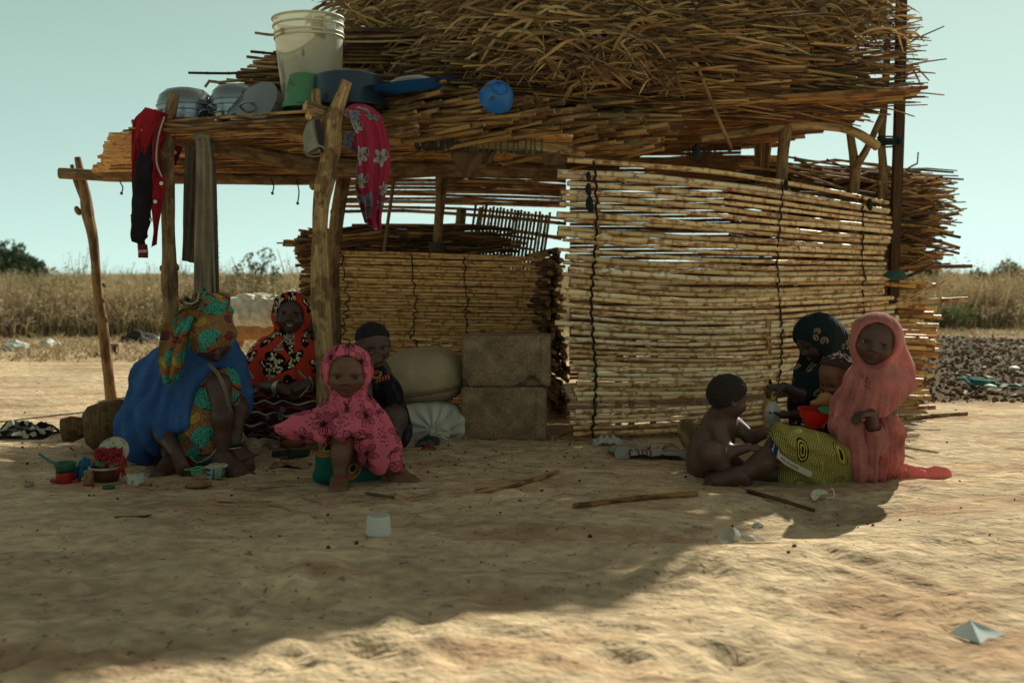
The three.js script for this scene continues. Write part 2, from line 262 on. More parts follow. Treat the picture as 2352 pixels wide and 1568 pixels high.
// ---------------------------------------------------------------- clods of the dark soil, litter flecks
{
  const R = rngOf(41), clod = deform(new THREE.IcosahedronGeometry(1, 1), (v) => v.multiplyScalar(1 + 0.35 * fbm(v.x * 1.5, v.y * 1.5, v.z * 1.5, 2))), l = [], w = [], s = [];
  for (let i = 0; i < 24000 && l.length < 7000; i++) { const d = 6.2 + 7.6 * R(), x = 1.7 + R() * (d * 0.56 - 1.0); if (soilPatch(x, -d) < 0.3 + 0.4 * R()) continue; const r = 0.006 + 0.017 * R() ** 2.2; l.push([V(x, gh(x, -d) + r * 0.25, -d), [R() * 6, R() * 6, R() * 6], V(r, r * 0.7, r), new THREE.Color('#6b553d').multiplyScalar(0.45 + 0.8 * R())]); }
  instances('soil_clods', clod, mat({ color: 0xffffff, roughness: 1, specularIntensity: 0.1 }), l, 'dark crumbly clods of dug soil right of the hut', 'soil');
  const chip = deform(new THREE.BoxGeometry(2, 0.15, 1, 3, 1, 2), (v) => { v.y += 0.35 * Math.sin(v.x * 1.7 + v.z); v.z *= 1 - 0.2 * v.x; });
  for (let i = 0; i < 300; i++) { const d = 6.3 + 7.2 * R(), x = 1.9 + R() * (d * 0.56 - 1.2); if (soilPatch(x, -d) < 0.3) continue; const r = 0.012 + 0.022 * R(); w.push([V(x, gh(x, -d) + 0.03, -d), [R() - 0.5, R() * 6, R() - 0.5], V(r * (1 + R()), r, r), new THREE.Color(R() < 0.75 ? '#b5a684' : '#d5d8cc').multiplyScalar(0.5 + 0.4 * R())]); }
  instances('straw_chips', chip, mat({ color: 0xffffff, roughness: 0.8 }), w, 'pale straw chips and flecks strewn over the dark soil', 'litter');
  for (let i = 0; i < 380; i++) { const d = 2.9 + 6.5 * R() ** 1.2, x = (R() * 2 - 1) * (d * 0.56), r = (0.002 + 0.006 * R() ** 3) * 1; s.push([V(x, gh(x, -d) + r * 0.3, -d), [R() * 6, R() * 6, R() * 6], V(r * 1.3, r * 0.8, r), new THREE.Color('#5a4430').multiplyScalar(0.4 + 0.7 * R())]); }
  for (let i = 0; i < 900; i++) { const px = 50 + R() * 1350, py = 1000 + R() * R() * 170, p = onGround(px, py), r = 0.0015 + 0.005 * R() ** 3; s.push([p, [R() * 6, R() * 6, R() * 6], V(r * 1.4, r * 0.8, r), new THREE.Color('#4a3828').multiplyScalar(0.5 + 0.7 * R())]); }
  instances('pebbles', clod, mat({ color: 0xffffff, roughness: 1 }), s, 'dark crumbs and goat droppings scattered over the sand', 'pebbles');
  const tw = [], tg = sweep([V(-1, 0, 0), V(-0.3, 0.03, 0.05), V(0.4, 0, 0.1), V(1, 0.05, 0)], 0.02, { sides: 4 });
  for (let i = 0; i < 520; i++) { const k = R() < 0.55, px = k ? 1250 + R() * 850 : 300 + R() * 1200, py = k ? 985 + R() * 60 : 1000 + 170 * R(), p = onGround(px, py), s2 = 0.02 + 0.06 * R() ** 2; tw.push([p.add(V(0, 0.004, 0)), [0.1 * (R() - 0.5), R() * 6, 0.1 * (R() - 0.5)], V(s2, s2 * 0.8, s2 * 0.8), new THREE.Color(R() < 0.6 ? '#b3925f' : '#6d5336').multiplyScalar(0.6 + 0.5 * R())]); }
  instances('straw_bits', tg, mat({ color: 0xffffff, roughness: 1 }), tw, 'bits of straw littering the shaded ground by the hut', 'straw');
}
// ================================================================ wood, cane and straw materials
const barkTex = dataTex(512, 512, (u, v) => {
  const g = pfbm(u, v, 5, 26, 3, 4), b = pfbm(u, v, 9, 6, 9, 4), patch = sst(-0.1, 0.35, b), f = pfbm(u, v, 30, 60, 19, 2);
  const k = 1 + 0.35 * g + 0.2 * f; return [lerp(148, 112, patch) * k, lerp(121, 86, patch) * k, lerp(88, 60, patch) * k];
});
const barkBump = dataTex(512, 256, (u, v) => { const k = 128 + 190 * pfbm(u, v, 6, 30, 3, 4); return [k, k, k]; }, false);
const barkT = (hex) => { const m = mat({ color: new THREE.Color(hex), map: barkTex.clone(), bumpMap: barkBump, bumpScale: 0.006, roughness: 0.92 }); m.map.repeat.set(1.6, 1); return m; };
const barkTex2 = dataTex(512, 512, (u, v) => { const g = pfbm(u, v, 4, 24, 3, 4), b = sst(0.05, 0.34, pfbm(u, v, 8, 5, 29, 4)), f = pfbm(u, v, 34, 70, 19, 2), k = 1 + 0.34 * g + 0.22 * f; return [lerp(176, 128, b) * k, lerp(147, 100, b) * k, lerp(108, 70, b) * k]; });
const barkT2 = (hex) => { const m = mat({ color: new THREE.Color(hex), map: barkTex2.clone(), bumpMap: barkBump, bumpScale: 0.007, roughness: 0.9 }); m.map.repeat.set(1.7, 1); return m; };
const M = { bark: barkT('#f2e6d2'), barkPale: barkT2('#fff2dc'), barkDark: barkT('#f2e6d2'), cut: std('#8d6f4c') };
const caneTex = dataTex(1024, 256, (u, v) => {
  const st = pfbm(u, v, 6, 40, 13, 3), mo = sst(0.12, 0.34, pfbm(u, v, 26, 3, 23, 4)), spot = sst(0.3, 0.42, pfbm(u, v, 70, 8, 43, 3)), pale = sst(0.1, 0.3, pfbm(u, v, 14, 4, 63, 3));
  const k = 1 + 0.22 * st; return [(lerp(lerp(240, 250, pale), 172, mo * 0.75) - 60 * spot) * k, (lerp(lerp(218, 238, pale), 126, mo * 0.75) - 76 * spot) * k, (lerp(lerp(184, 216, pale), 92, mo * 0.75) - 70 * spot) * k];
});
caneTex.repeat.set(0.55, 1);
const caneMats = ['#fff0d6', '#f4e0bf', '#fff8e8', '#ead3b0'].map((c) => mat({ color: new THREE.Color(c), map: caneTex, vertexColors: true, roughness: 0.55 }));
const amberMats = ['#fbd8a2', '#f0ca92', '#ffe2b2'].map((c) => mat({ color: new THREE.Color(c), map: caneTex, vertexColors: true, roughness: 0.5 }));
const strawTex = dataTex(512, 128, (u, v) => { const st = pfbm(u, v, 3, 22, 3, 3), mo = sst(0.05, 0.3, pfbm(u, v, 12, 3, 23, 3)); const k = 1 + 0.35 * st; return [lerp(225, 150, mo) * k, lerp(205, 122, mo) * k, lerp(175, 92, mo) * k]; });
strawTex.repeat.set(0.8, 1);
const strawCols = ['#aa875c', '#8e6c48', '#caaa7c', '#765a3c', '#b69463', '#5f472f'];
const strawMats = strawCols.map((c) => mat({ color: new THREE.Color(c), map: strawTex, roughness: 0.85 }));
const strawInst = mat({ color: 0xffffff, map: strawTex, roughness: 0.9 });
const driedLeaf = ['#d6b983', '#c4a06a', '#e6cd9f', '#b08c58'].map((c) => mat({ color: new THREE.Color(c), map: strawTex, roughness: 0.8, transmission: 0.25, thickness: 0, side: THREE.DoubleSide }));
// one cane with swollen nodes, along a path of points
function cane(pts, r, seed, o = {}) {
  const R = rngOf(seed * 7 + 3), c = new THREE.CatmullRomCurve3(pts, false, 'centripetal'), L = c.getLength(), S = [], sp = o.node ?? 0.15;
  let s = sp * (0.2 + 0.8 * R()); S.push([0, 1, 1]);
  while (s < L - 0.03) { S.push([s - 0.012, 1, 1], [s - 0.005, 1.10, 0.78], [s, 1.16, 0.52], [s + 0.0045, 1.0, 0.62], [s + 0.016, 0.97, 0.97]); s += sp * (0.65 + 0.7 * R()); }
  S.push([L, 1, 1]); const q = S.filter((a, i) => a[0] >= 0 && a[0] <= L && (i === 0 || a[0] > S[i - 1][0]));
  const pp = q.map((a) => c.getPointAt(clamp(a[0] / L))), tp = o.taper ?? 0.12, flip = R() < 0.5, sh = 0.85 + 0.3 * R(), warm = 0.05 * (R() - 0.5);
  return sweep(pp, (t, i) => r * q[i][1] * (1 - tp * (flip ? 1 - t : t)), { sides: o.sides ?? 8, seed: seed * 1.37, wob: 0.05, wobF: 5, color: (t, i) => { const k = q[i][2] * sh; return [k * (1 + warm), k * (q[i][2] < 0.9 ? 0.9 : 1), k * (q[i][2] < 0.9 ? 0.78 : 1 - warm)]; }, capColor: [0.8 * sh, 0.62 * sh, 0.42 * sh] });
}
// rope wrapped and knotted along a path
const ropeTex = dataTex(128, 64, (u, v) => { const k = 150 + 70 * Math.sin((u * 16 + v * 2) * 6.283); return [k, k, k]; });
ropeTex.repeat.set(6, 1);
const ropeM = { black: mat({ color: new THREE.Color('#2a2522'), map: ropeTex, roughness: 0.9 }), green: mat({ color: new THREE.Color('#2f5148'), map: ropeTex, roughness: 0.85 }), tan: mat({ color: new THREE.Color('#8a6a47'), map: ropeTex, roughness: 0.95 }) };
// ---------------------------------------------------------------- posts and beams
function post(name, label, category, traces, material, group) { // traces: [ [ [px,py,d,r]... ], ... ]
  const first = traces[0][0], b = P(first[0], first[1], first[2]), t = thing(name, label, category, V(b.x, Math.max(0, b.y), b.z), group);
  traces.forEach((tr, k) => { const pts = tr.map((a) => P(a[0], a[1], a[2])), n = Math.max(14, tr.length * 7), pp = smoothPath(pts, n), cum = [0]; for (let q = 1; q < pts.length; q++) cum.push(cum[q - 1] + pts[q].distanceTo(pts[q - 1]));
    const rr = (u) => { const l = u * cum[cum.length - 1]; let q = 0; while (q < cum.length - 2 && cum[q + 1] < l) q++; return 0.88 * lerp(tr[q][3], tr[q + 1][3], clamp((l - cum[q]) / (cum[q + 1] - cum[q]))); }; part(t, k === 0 ? 'trunk' : 'limb', sweep(pp, rr, { sides: 16, wob: 0.16, seed: taken.size + k * 3 + 1, wobF: 6 }), material); });
  return t;
}
function knot(t, px, py, d, r, material, s = [0.8, 1.25, 0.7]) { r *= 0.8; const g = deform(new THREE.IcosahedronGeometry(r, 3), (v) => v.multiplyScalar(1 + 0.3 * fbm(v.x * 40, v.y * 40, v.z * 40, 2))); part(t, 'knot', at(g, P(px, py, d), [0.3, 0.5, 0.2], s), material); }
{
  const p1 = post('forked_post', 'thick knotty forked post carrying the shelf, at the front beside the pink cloth', 'post', [
    [[746, 1060, 4.75, 0.050], [746, 960, 4.75, 0.048], [745, 870, 4.75, 0.047], [741, 760, 4.75, 0.050], [735, 690, 4.75, 0.056], [734, 640, 4.75, 0.049], [734, 545, 4.75, 0.041], [737, 470, 4.75, 0.044], [743, 430, 4.75, 0.050], [754, 385, 4.75, 0.050], [762, 330, 4.75, 0.053], [764, 285, 4.75, 0.054], [773, 255, 4.75, 0.042], [787, 215, 4.74, 0.032], [797, 186, 4.73, 0.030]],
    [[756, 300, 4.77, 0.035], [738, 262, 4.79, 0.030], [727, 240, 4.8, 0.026], [725, 205, 4.8, 0.024]]], M.barkPale);
  knot(p1, 716, 428, 4.75, 0.020, M.barkPale); knot(p1, 733, 455, 4.70, 0.030, M.barkPale, [0.9, 1.4, 0.6]); knot(p1, 765, 490, 4.74, 0.022, M.barkPale); knot(p1, 762, 344, 4.69, 0.012, M.barkDark); knot(p1, 712, 690, 4.76, 0.02, M.barkPale);
  post('log', 'short double stub of log lying in the fork of the front post', 'log', [[[700, 243, 4.70, 0.030], [715, 248, 4.72, 0.032], [742, 256, 4.78, 0.03], [775, 262, 5.1, 0.03]], [[708, 266, 4.69, 0.024], [735, 262, 4.76, 0.022]]], M.barkPale);
  const p2 = post('forked_post', 'straight brown post behind the red jacket and grey scarf', 'post', [
    [[398, 1010, 4.95, 0.044], [396, 850, 4.95, 0.042], [393, 744, 4.95, 0.040], [391, 690, 4.95, 0.041], [389, 645, 4.95, 0.047], [388, 590, 4.95, 0.038], [386, 538, 4.95, 0.036], [384, 429, 4.95, 0.042], [381, 350, 4.95, 0.046], [385, 315, 4.95, 0.040], [390, 270, 4.95, 0.032], [399, 214, 4.95, 0.030]],
    [[383, 365, 4.93, 0.036], [368, 342, 4.93, 0.024], [362, 328, 4.92, 0.018]]], M.bark);
  knot(p2, 404, 612, 4.95, 0.022, M.bark); knot(p2, 372, 618, 4.95, 0.02, M.bark); knot(p2, 378, 524, 4.90, 0.014, M.cut, [1, 1.6, 0.4]); knot(p2, 400, 660, 4.92, 0.012, M.barkDark);
  const p3 = post('leaning_post', 'thin crooked post leaning at the far left of the shelf', 'post', [
    [[258, 948, 6.2, 0.041], [250, 880, 6.2, 0.038], [241, 800, 6.2, 0.036], [233, 730, 6.2, 0.037], [225, 680, 6.2, 0.036], [219, 612, 6.2, 0.032], [212, 545, 6.2, 0.036], [201, 490, 6.2, 0.042], [192, 430, 6.2, 0.032], [184, 395, 6.2, 0.028], [177, 361, 6.2, 0.022]],
    [[198, 470, 6.2, 0.030], [180, 432, 6.2, 0.020], [168, 400, 6.2, 0.016], [164, 378, 6.2, 0.013]]], M.bark);
  [[178, 484, 0.03], [241, 733, 0.024], [238, 655, 0.018], [236, 690, 0.016], [240, 770, 0.014], [265, 915, 0.02]].forEach(([x, y, r]) => knot(p3, x, y, 6.19, r, M.bark));
  post('beam', 'log beam resting on the leaning post along the back of the shelf', 'beam', [[[136, 398, 6.12, 0.038], [180, 400, 6.12, 0.040], [260, 404, 6.1, 0.038], [420, 410, 6.1, 0.036], [600, 412, 6.1, 0.038], [760, 412, 6.15, 0.038]]], M.barkDark);
  post('beam', 'long dark log beam under the front of the shelf', 'beam', [[[392, 322, 5.08, 0.038], [460, 330, 5.12, 0.044], [560, 348, 5.25, 0.05], [729, 378, 5.45, 0.055], [880, 386, 5.55, 0.052], [1029, 388, 5.6, 0.05], [1300, 395, 5.6, 0.05]]], M.barkDark);
  const wb = post('beam', 'log beam bound with green and black strips beside the pink cloth', 'beam', [[[850, 312, 4.98, 0.036], [905, 318, 4.98, 0.042], [1080, 325, 5.0, 0.040], [1200, 330, 5.02, 0.040], [1295, 342, 5.05, 0.038], [1340, 352, 5.08, 0.034]]], M.barkPale);
  const R = rngOf(9);
  for (let i = 0; i < 22; i++) { const px = 960 + i * 13.4 + 4 * R(), dark = i < 8, c = P(px, 321.5 + (px - 960) * 0.043, 4.985); const tg = new THREE.TorusGeometry(0.0425 + 0.002 * R(), dark ? 0.008 : 0.0045, 6, 24); tg.scale(1, 1, dark ? 1.5 : 1.1); part(wb, 'binding', at(tg, c, [0, Math.PI / 2 + 0.35 * (R() - 0.5), 0.25 * (R() - 0.5)]), dark ? std('#3a3129', 0.9) : std('#31584a', 0.7)); }
  for (const [px, py, w, h2, sd] of [[1075, 372, 34, 34, 1], [1122, 366, 18, 20, 2], [1270, 362, 30, 24, 3]]) part(wb, 'rag', sheet(8, 8, (u, v) => { const p = P(px + (u - 0.5) * 2 * w * (1 - 0.55 * v * v + 0.2 * Math.sin(v * 5 + sd)), py - 22 + v * 2 * h2 * 0.8, 5.03); p.z += 0.015 * Math.sin(u * 9 + v * 4); return p; }, [1, 1], 0.002), std('#6b4d33', 1));
  // posts inside and on the right
  post('inner_post', 'dark post just right of the front forked post, inside the hut', 'post', [[[770, 960, 6.25, 0.05], [768, 560, 6.3, 0.05], [778, 470, 6.3, 0.05], [792, 392, 6.3, 0.052]]], M.barkDark);
  const p5 = post('inner_post', 'slim bound post in the middle of the open back wall', 'post', [[[1000, 960, 6.45, 0.03], [1003, 575, 6.45, 0.032], [1008, 500, 6.45, 0.034], [1018, 392, 6.45, 0.040]]], M.barkDark);
  for (let i = 0; i < 4; i++) part(p5, 'binding', at(new THREE.TorusGeometry(0.04, 0.014, 6, 18), P(1003, 560 + i * 6, 6.45), [Math.PI / 2, 0, 0]), std('#4a4036', 0.9));
  post('inner_post', 'dim post between the open lattice and the leaning cane screen', 'post', [[[1052, 960, 7.0, 0.04], [1050, 600, 7.0, 0.04], [1060, 480, 7.0, 0.04]]], M.barkDark);
  post('support_pole', 'thin brown pole slanting beside the hanging pink cloth', 'pole', [[[881, 576, 5.9, 0.011], [892, 500, 5.9, 0.012], [903, 420, 5.9, 0.012]]], M.bark);
  post('roof_post', 'smooth post under the roof above the middle of the cane wall', 'post', [[[1796, 960, 6.0, 0.04], [1796, 412, 6.0, 0.038], [1800, 340, 6.0, 0.04], [1812, 268, 6.0, 0.042]]], M.bark);
  post('roof_post', 'Y shaped post under the right end of the roof', 'post', [[[1961, 960, 6.35, 0.034], [1961, 455, 6.35, 0.034], [1965, 390, 6.35, 0.040], [1960, 350, 6.35, 0.030], [1949, 275, 6.35, 0.026]], [[1966, 385, 6.33, 0.03], [1990, 345, 6.3, 0.026], [2026, 266, 6.28, 0.022]]], M.bark);
  const p6 = post('roof_post', 'knobbly post lashed to the square timber', 'post', [[[2026, 960, 6.4, 0.03], [2026, 470, 6.4, 0.03], [2030, 400, 6.4, 0.032], [2026, 330, 6.4, 0.026], [2032, 235, 6.4, 0.027], [2038, 120, 6.4, 0.024], [2040, 45, 6.4, 0.02]]], M.bark);
  knot(p6, 2043, 392, 6.38, 0.02, M.cut); knot(p6, 2022, 420, 6.37, 0.018, M.cut); knot(p6, 2040, 440, 6.38, 0.018, M.cut);
  const a = P(2055, 640, 6.35), b = P(2057, -60, 6.35), tb = thing('timber', 'tall square sawn timber rising above the roof at the right', 'timber', V(a.x, 0, a.z));
  const bg = new THREE.BoxGeometry(0.056, b.y, 0.05, 1, 24, 1); part(tb, 'trunk', at(deform(bg, (v) => { v.x += 0.004 * Math.sin(v.y * 3); }), V(a.x, b.y / 2, a.z)), barkT('#8f7a63'));
  const rl = thing('rope', 'green rope lashing the two right hand roof posts together', 'rope', P(2040, 335, 6.36));
  for (let i = 0; i < 5; i++) { const c = P(2042, 316 + i * 4.6, 6.36), tg = new THREE.TorusGeometry(0.05, 0.006, 6, 28); tg.scale(1.35, 1, 1); part(rl, 'turn', at(tg, c, [Math.PI / 2 + 0.15 * (R() - 0.5), 0.1 * (R() - 0.5), 0]), ropeM.green); }
  part(rl, 'knot', at(deform(new THREE.IcosahedronGeometry(0.02, 2), (v) => v.multiplyScalar(1 + 0.4 * fbm(v.x * 60, v.y * 60, v.z * 60))), P(2070, 326, 6.3)), ropeM.green);
  post('beam', 'straight log beam along the underside of the big roof', 'beam', [[[1400, 246, 5.45, 0.034], [1600, 262, 5.7, 0.036], [1780, 270, 5.95, 0.037], [1950, 274, 6.15, 0.035]]], M.barkDark);
  post('beam', 'curved log beam ending in a stub by the Y shaped post', 'beam', [[[1610, 318, 6.05, 0.03], [1705, 304, 6.05, 0.032], [1800, 289, 6.0, 0.034], [1870, 287, 6.0, 0.034], [1937, 294, 6.05, 0.03], [1975, 308, 6.1, 0.032], [2016, 336, 6.15, 0.034]]], M.barkPale);
}
// ---------------------------------------------------------------- stalk heaps
const stalkGeos = [1, 2, 3, 4].map((s) => { const R = rngOf(s * 13), b = (s < 3 ? 0.004 : 0.034) * (s % 2 ? 1 : -1) * (0.5 + R()), pts = []; for (let i = 0; i <= 5; i++) { const t = i / 5; pts.push(V(t - 0.5, b * Math.sin(t * 3.14) + (s < 3 ? 0.006 : 0.012) * (R() - 0.5), 0.016 * (R() - 0.5) + b * 0.6 * Math.sin(t * 5))); } const g = sweep(pts, (t, i) => 1, { sides: 6, seed: s }); return { pts, s, b }; });
// unit stalk: length 1 along x, radius applied through scale would also bend, so radius is baked for a 1.4 m stalk
const stalkShapes = stalkGeos.flatMap(({ pts, s }) => [0.0048, 0.0078].map((r) => sweep(pts.map((p) => V(p.x * 1.4, p.y * 2.2, p.z * 2.2)), (t, i) => r * (i % 2 ? 1.0 : 1.14) * (t < 0.02 || t > 0.98 ? 0.9 : 1), { sides: 6, seed: s * 3.1 + r * 100, vScale: 1 })));
const _dir = V(), _xa = V(1, 0, 0);
function stalkPlace(m, c, yaw, pitch, len, thick) { m.position.copy(c); m.rotation.set(0, yaw, pitch, 'YZX'); m.scale.set(len / 1.4, thick, thick); }
// list of [centre, yaw, pitch, len, thick, key]; the ones with the smallest key become parts of their own
function heap(t, name, list, keep, shapes = stalkShapes.length) {
  const o = t.position, R = rngOf(list.length); list.sort((a, b) => a[5] - b[5]);
  const per = stalkShapes.map(() => []);
  list.forEach(([c, yaw, pitch, len, thick], i) => {
    const k = Math.floor(R() * shapes);
    if (i < keep) { const m = shadowed(new THREE.Mesh(stalkShapes[k], strawMats[Math.floor(R() * strawMats.length)])); m.name = 'stalk'; stalkPlace(m, c.clone().sub(o), yaw, pitch, len, thick); t.add(m); }
    else per[k].push([c, [0, yaw, pitch], V(len / 1.4, thick, thick), new THREE.Color(strawCols[Math.floor(R() * strawCols.length)]).multiplyScalar(0.75 + 0.4 * R())]);
  });
  per.forEach((l, k) => { if (l.length) { const im = new THREE.InstancedMesh(stalkShapes[k], strawInst, l.length); im.name = name; l.forEach(([c, r, s, col], i) => { _e.set(r[0], r[1], r[2], 'YZX'); _q.setFromEuler(_e); _m4.compose(c.clone().sub(o), _q, s); im.setMatrixAt(i, _m4); im.setColorAt(i, col); }); im.castShadow = im.receiveShadow = true; im.userData.kind = 'stuff'; t.add(im); } });
}
// a dried leaf blade: arched, tapering ribbon from a, through b, to c
function blade(pts, w, seed, roll = 0.8) {
  const R = rngOf(seed), n = 12, pp = smoothPath(pts, n), pos = [], uv = [], idx = []; let ph = R() * 6;
  for (let i = 0; i <= n; i++) { const t = i / n, tg = V().subVectors(pp[Math.min(n, i + 1)], pp[Math.max(0, i - 1)]).normalize(), a = ph + roll * t * 2; let s = V(Math.cos(a), Math.sin(a), 0.6).cross(tg).normalize(); const ww = w * Math.pow(Math.sin(Math.PI * clamp(0.1 + 0.88 * t)), 0.7), nn = V().crossVectors(s, tg); for (const e of [-1, 0, 1]) { const q = pp[i].clone().addScaledVector(s, e * ww).addScaledVector(nn, e ? 0 : ww * 0.45 + 0.1 * ww * Math.sin(i * 2 + ph)); pos.push(q.x, q.y, q.z); uv.push(t * 0.7 + seed * 0.13, 0.5 + e * 0.3); } }
  for (let i = 0; i < n; i++) for (let e = 0; e < 2; e++) { const a = i * 3 + e; idx.push(a, a + 3, a + 1, a + 1, a + 3, a + 4); }
  const g = new THREE.BufferGeometry(); g.setAttribute('position', new THREE.Float32BufferAttribute(pos, 3)); g.setAttribute('uv', new THREE.Float32BufferAttribute(uv, 2)); g.setIndex(idx); g.computeVertexNormals(); return g;
}
{ // shelf platform of stalks
  const R = rngOf(21), t = thing('stalk_shelf', 'low shelf roof of bundled stalks on the forked posts, holding the pots', 'shelf', V(-0.7, 1.5, -5.5)), list = [];
  const wx = (px, d) => (px - 1176) * d / FPX;
  for (let i = 0; i < 2100; i++) {
    const q = R(), d = 4.84 + 1.30 * R(), back = (d - 4.84) / 1.3, len = 0.8 + 1.0 * R(), left = lerp(-1.88, -2.56, back) + 0.05 * R(), right = lerp(0.95, 0.75, back);
    const cx = lerp(left + len / 2, right - len / 2, R()), lay = R(); if (cx + len * 0.45 > -0.62 && d < 5.12) continue; const rise = 0.05 * sst(-1.2, 0.5, cx), h0 = lerp(1.555, 1.478, back) - 0.03 * sst(0.2, 0.9, cx), th = lerp(0.10, 0.05, back) + rise;
    const y = h0 + lay * th - (d < 5.05 ? 0.028 : 0.008); list.push([V(cx, y, -d), 0.13 * (R() - 0.5) - 0.04, 0.05 * (R() - 0.5) + 0.012, len, 0.9 + 0.5 * R(), d - 4.84 + (lay < 0.12 ? -0.5 : 0)]);
  }
  heap(t, 'stalk_mass', list, 300, 4);
  // underside layer: neat stalks in a paler amber than the heap above
  for (let i = 0; i < 70; i++) { const d = 4.95 + 1.25 * i / 70, back = (d - 4.9) / 1.3, y = lerp(1.545, 1.462, back); const l = lerp(-1.88, -2.55, back) - 0.08 * R(), pts = [V(l, y, -d), V(-0.9, y - 0.008 + 0.01 * R(), -d - 0.03), V(0.3, y - 0.02, -d + 0.04)]; part(t, 'stalk', cane(pts, 0.0105, 300 + i, { sides: 6, node: 0.2 }), amberMats[i % 3]); }
  // thick cut stubs heaped on the right of the shelf
  for (let i = 0; i < 150; i++) {
    const k = i / 150, ex = 930 + 620 * R() ** 0.9, top = lerp(262, 196, sst(900, 1060, ex)) + 80 * sst(1080, 1560, ex), bot = 306 + 6 * R() + 34 * sst(1250, 1500, ex), ey = lerp(top, bot, R()), d = 4.72 + 0.25 * R() + 0.18 * sst(1200, 1500, ex), e = P(ex, ey, d), L = 0.35 + 0.35 * R(), yaw = 0.28 + 0.45 * R(), up = 0.06 + 0.16 * (R() - 0.5);
    const s = e.clone().add(V(-Math.cos(yaw) * L, -up * L, -Math.sin(yaw) * L)), m = s.clone().lerp(e, 0.5).add(V(0, 0.01 * (R() - 0.5), 0)), r = 0.008 + 0.010 * R() ** 1.5;
    part(t, 'stalk', cane([s, m, e], r, 500 + i, { sides: 8, node: 0.12 }), strawMats[Math.floor(R() * 3) * 2 % 6]);
    if (r > 0.0125) { const dir = V().subVectors(e, s).normalize(), hg = new THREE.CylinderGeometry(r * 0.66, r * 0.66, 0.006, 10); hg.applyQuaternion(new THREE.Quaternion().setFromUnitVectors(V(0, 1, 0), dir)); hg.translate(e.x + dir.x * 0.0005, e.y, e.z); part(t, 'hollow_disc', hg, std('#5b4530', 1)); }  // dark disc stands in for the shaded hollow of the cut end
  }
  // ties of string hanging below
  for (const [px, py, l] of [[680, 412, 55], [622, 410, 34], [275, 418, 26], [1180, 352, 20]]) { const a = P(px, py, 6.0), b = P(px + 3, py + l, 6.0); part(t, 'string', sweep(smoothPath([a, a.clone().lerp(b, 0.5).add(V(0.012, 0, 0)), b], 8), 0.004, { sides: 5, wob: 0.4 }), ropeM.black); part(t, 'string_knot', at(deform(new THREE.IcosahedronGeometry(0.009, 2), (v) => v.multiplyScalar(1 + 0.6 * fbm(v.x * 90, v.y * 90, v.z * 90))), b), ropeM.black); }
  part(t, 'string', sweep(smoothPath([P(480, 330, 4.98), P(478, 300, 4.96), P(500, 285, 4.95), P(540, 262, 5.0)], 14), 0.009, { sides: 6, wob: 0.5, wobF: 40 }), ropeM.black);
}
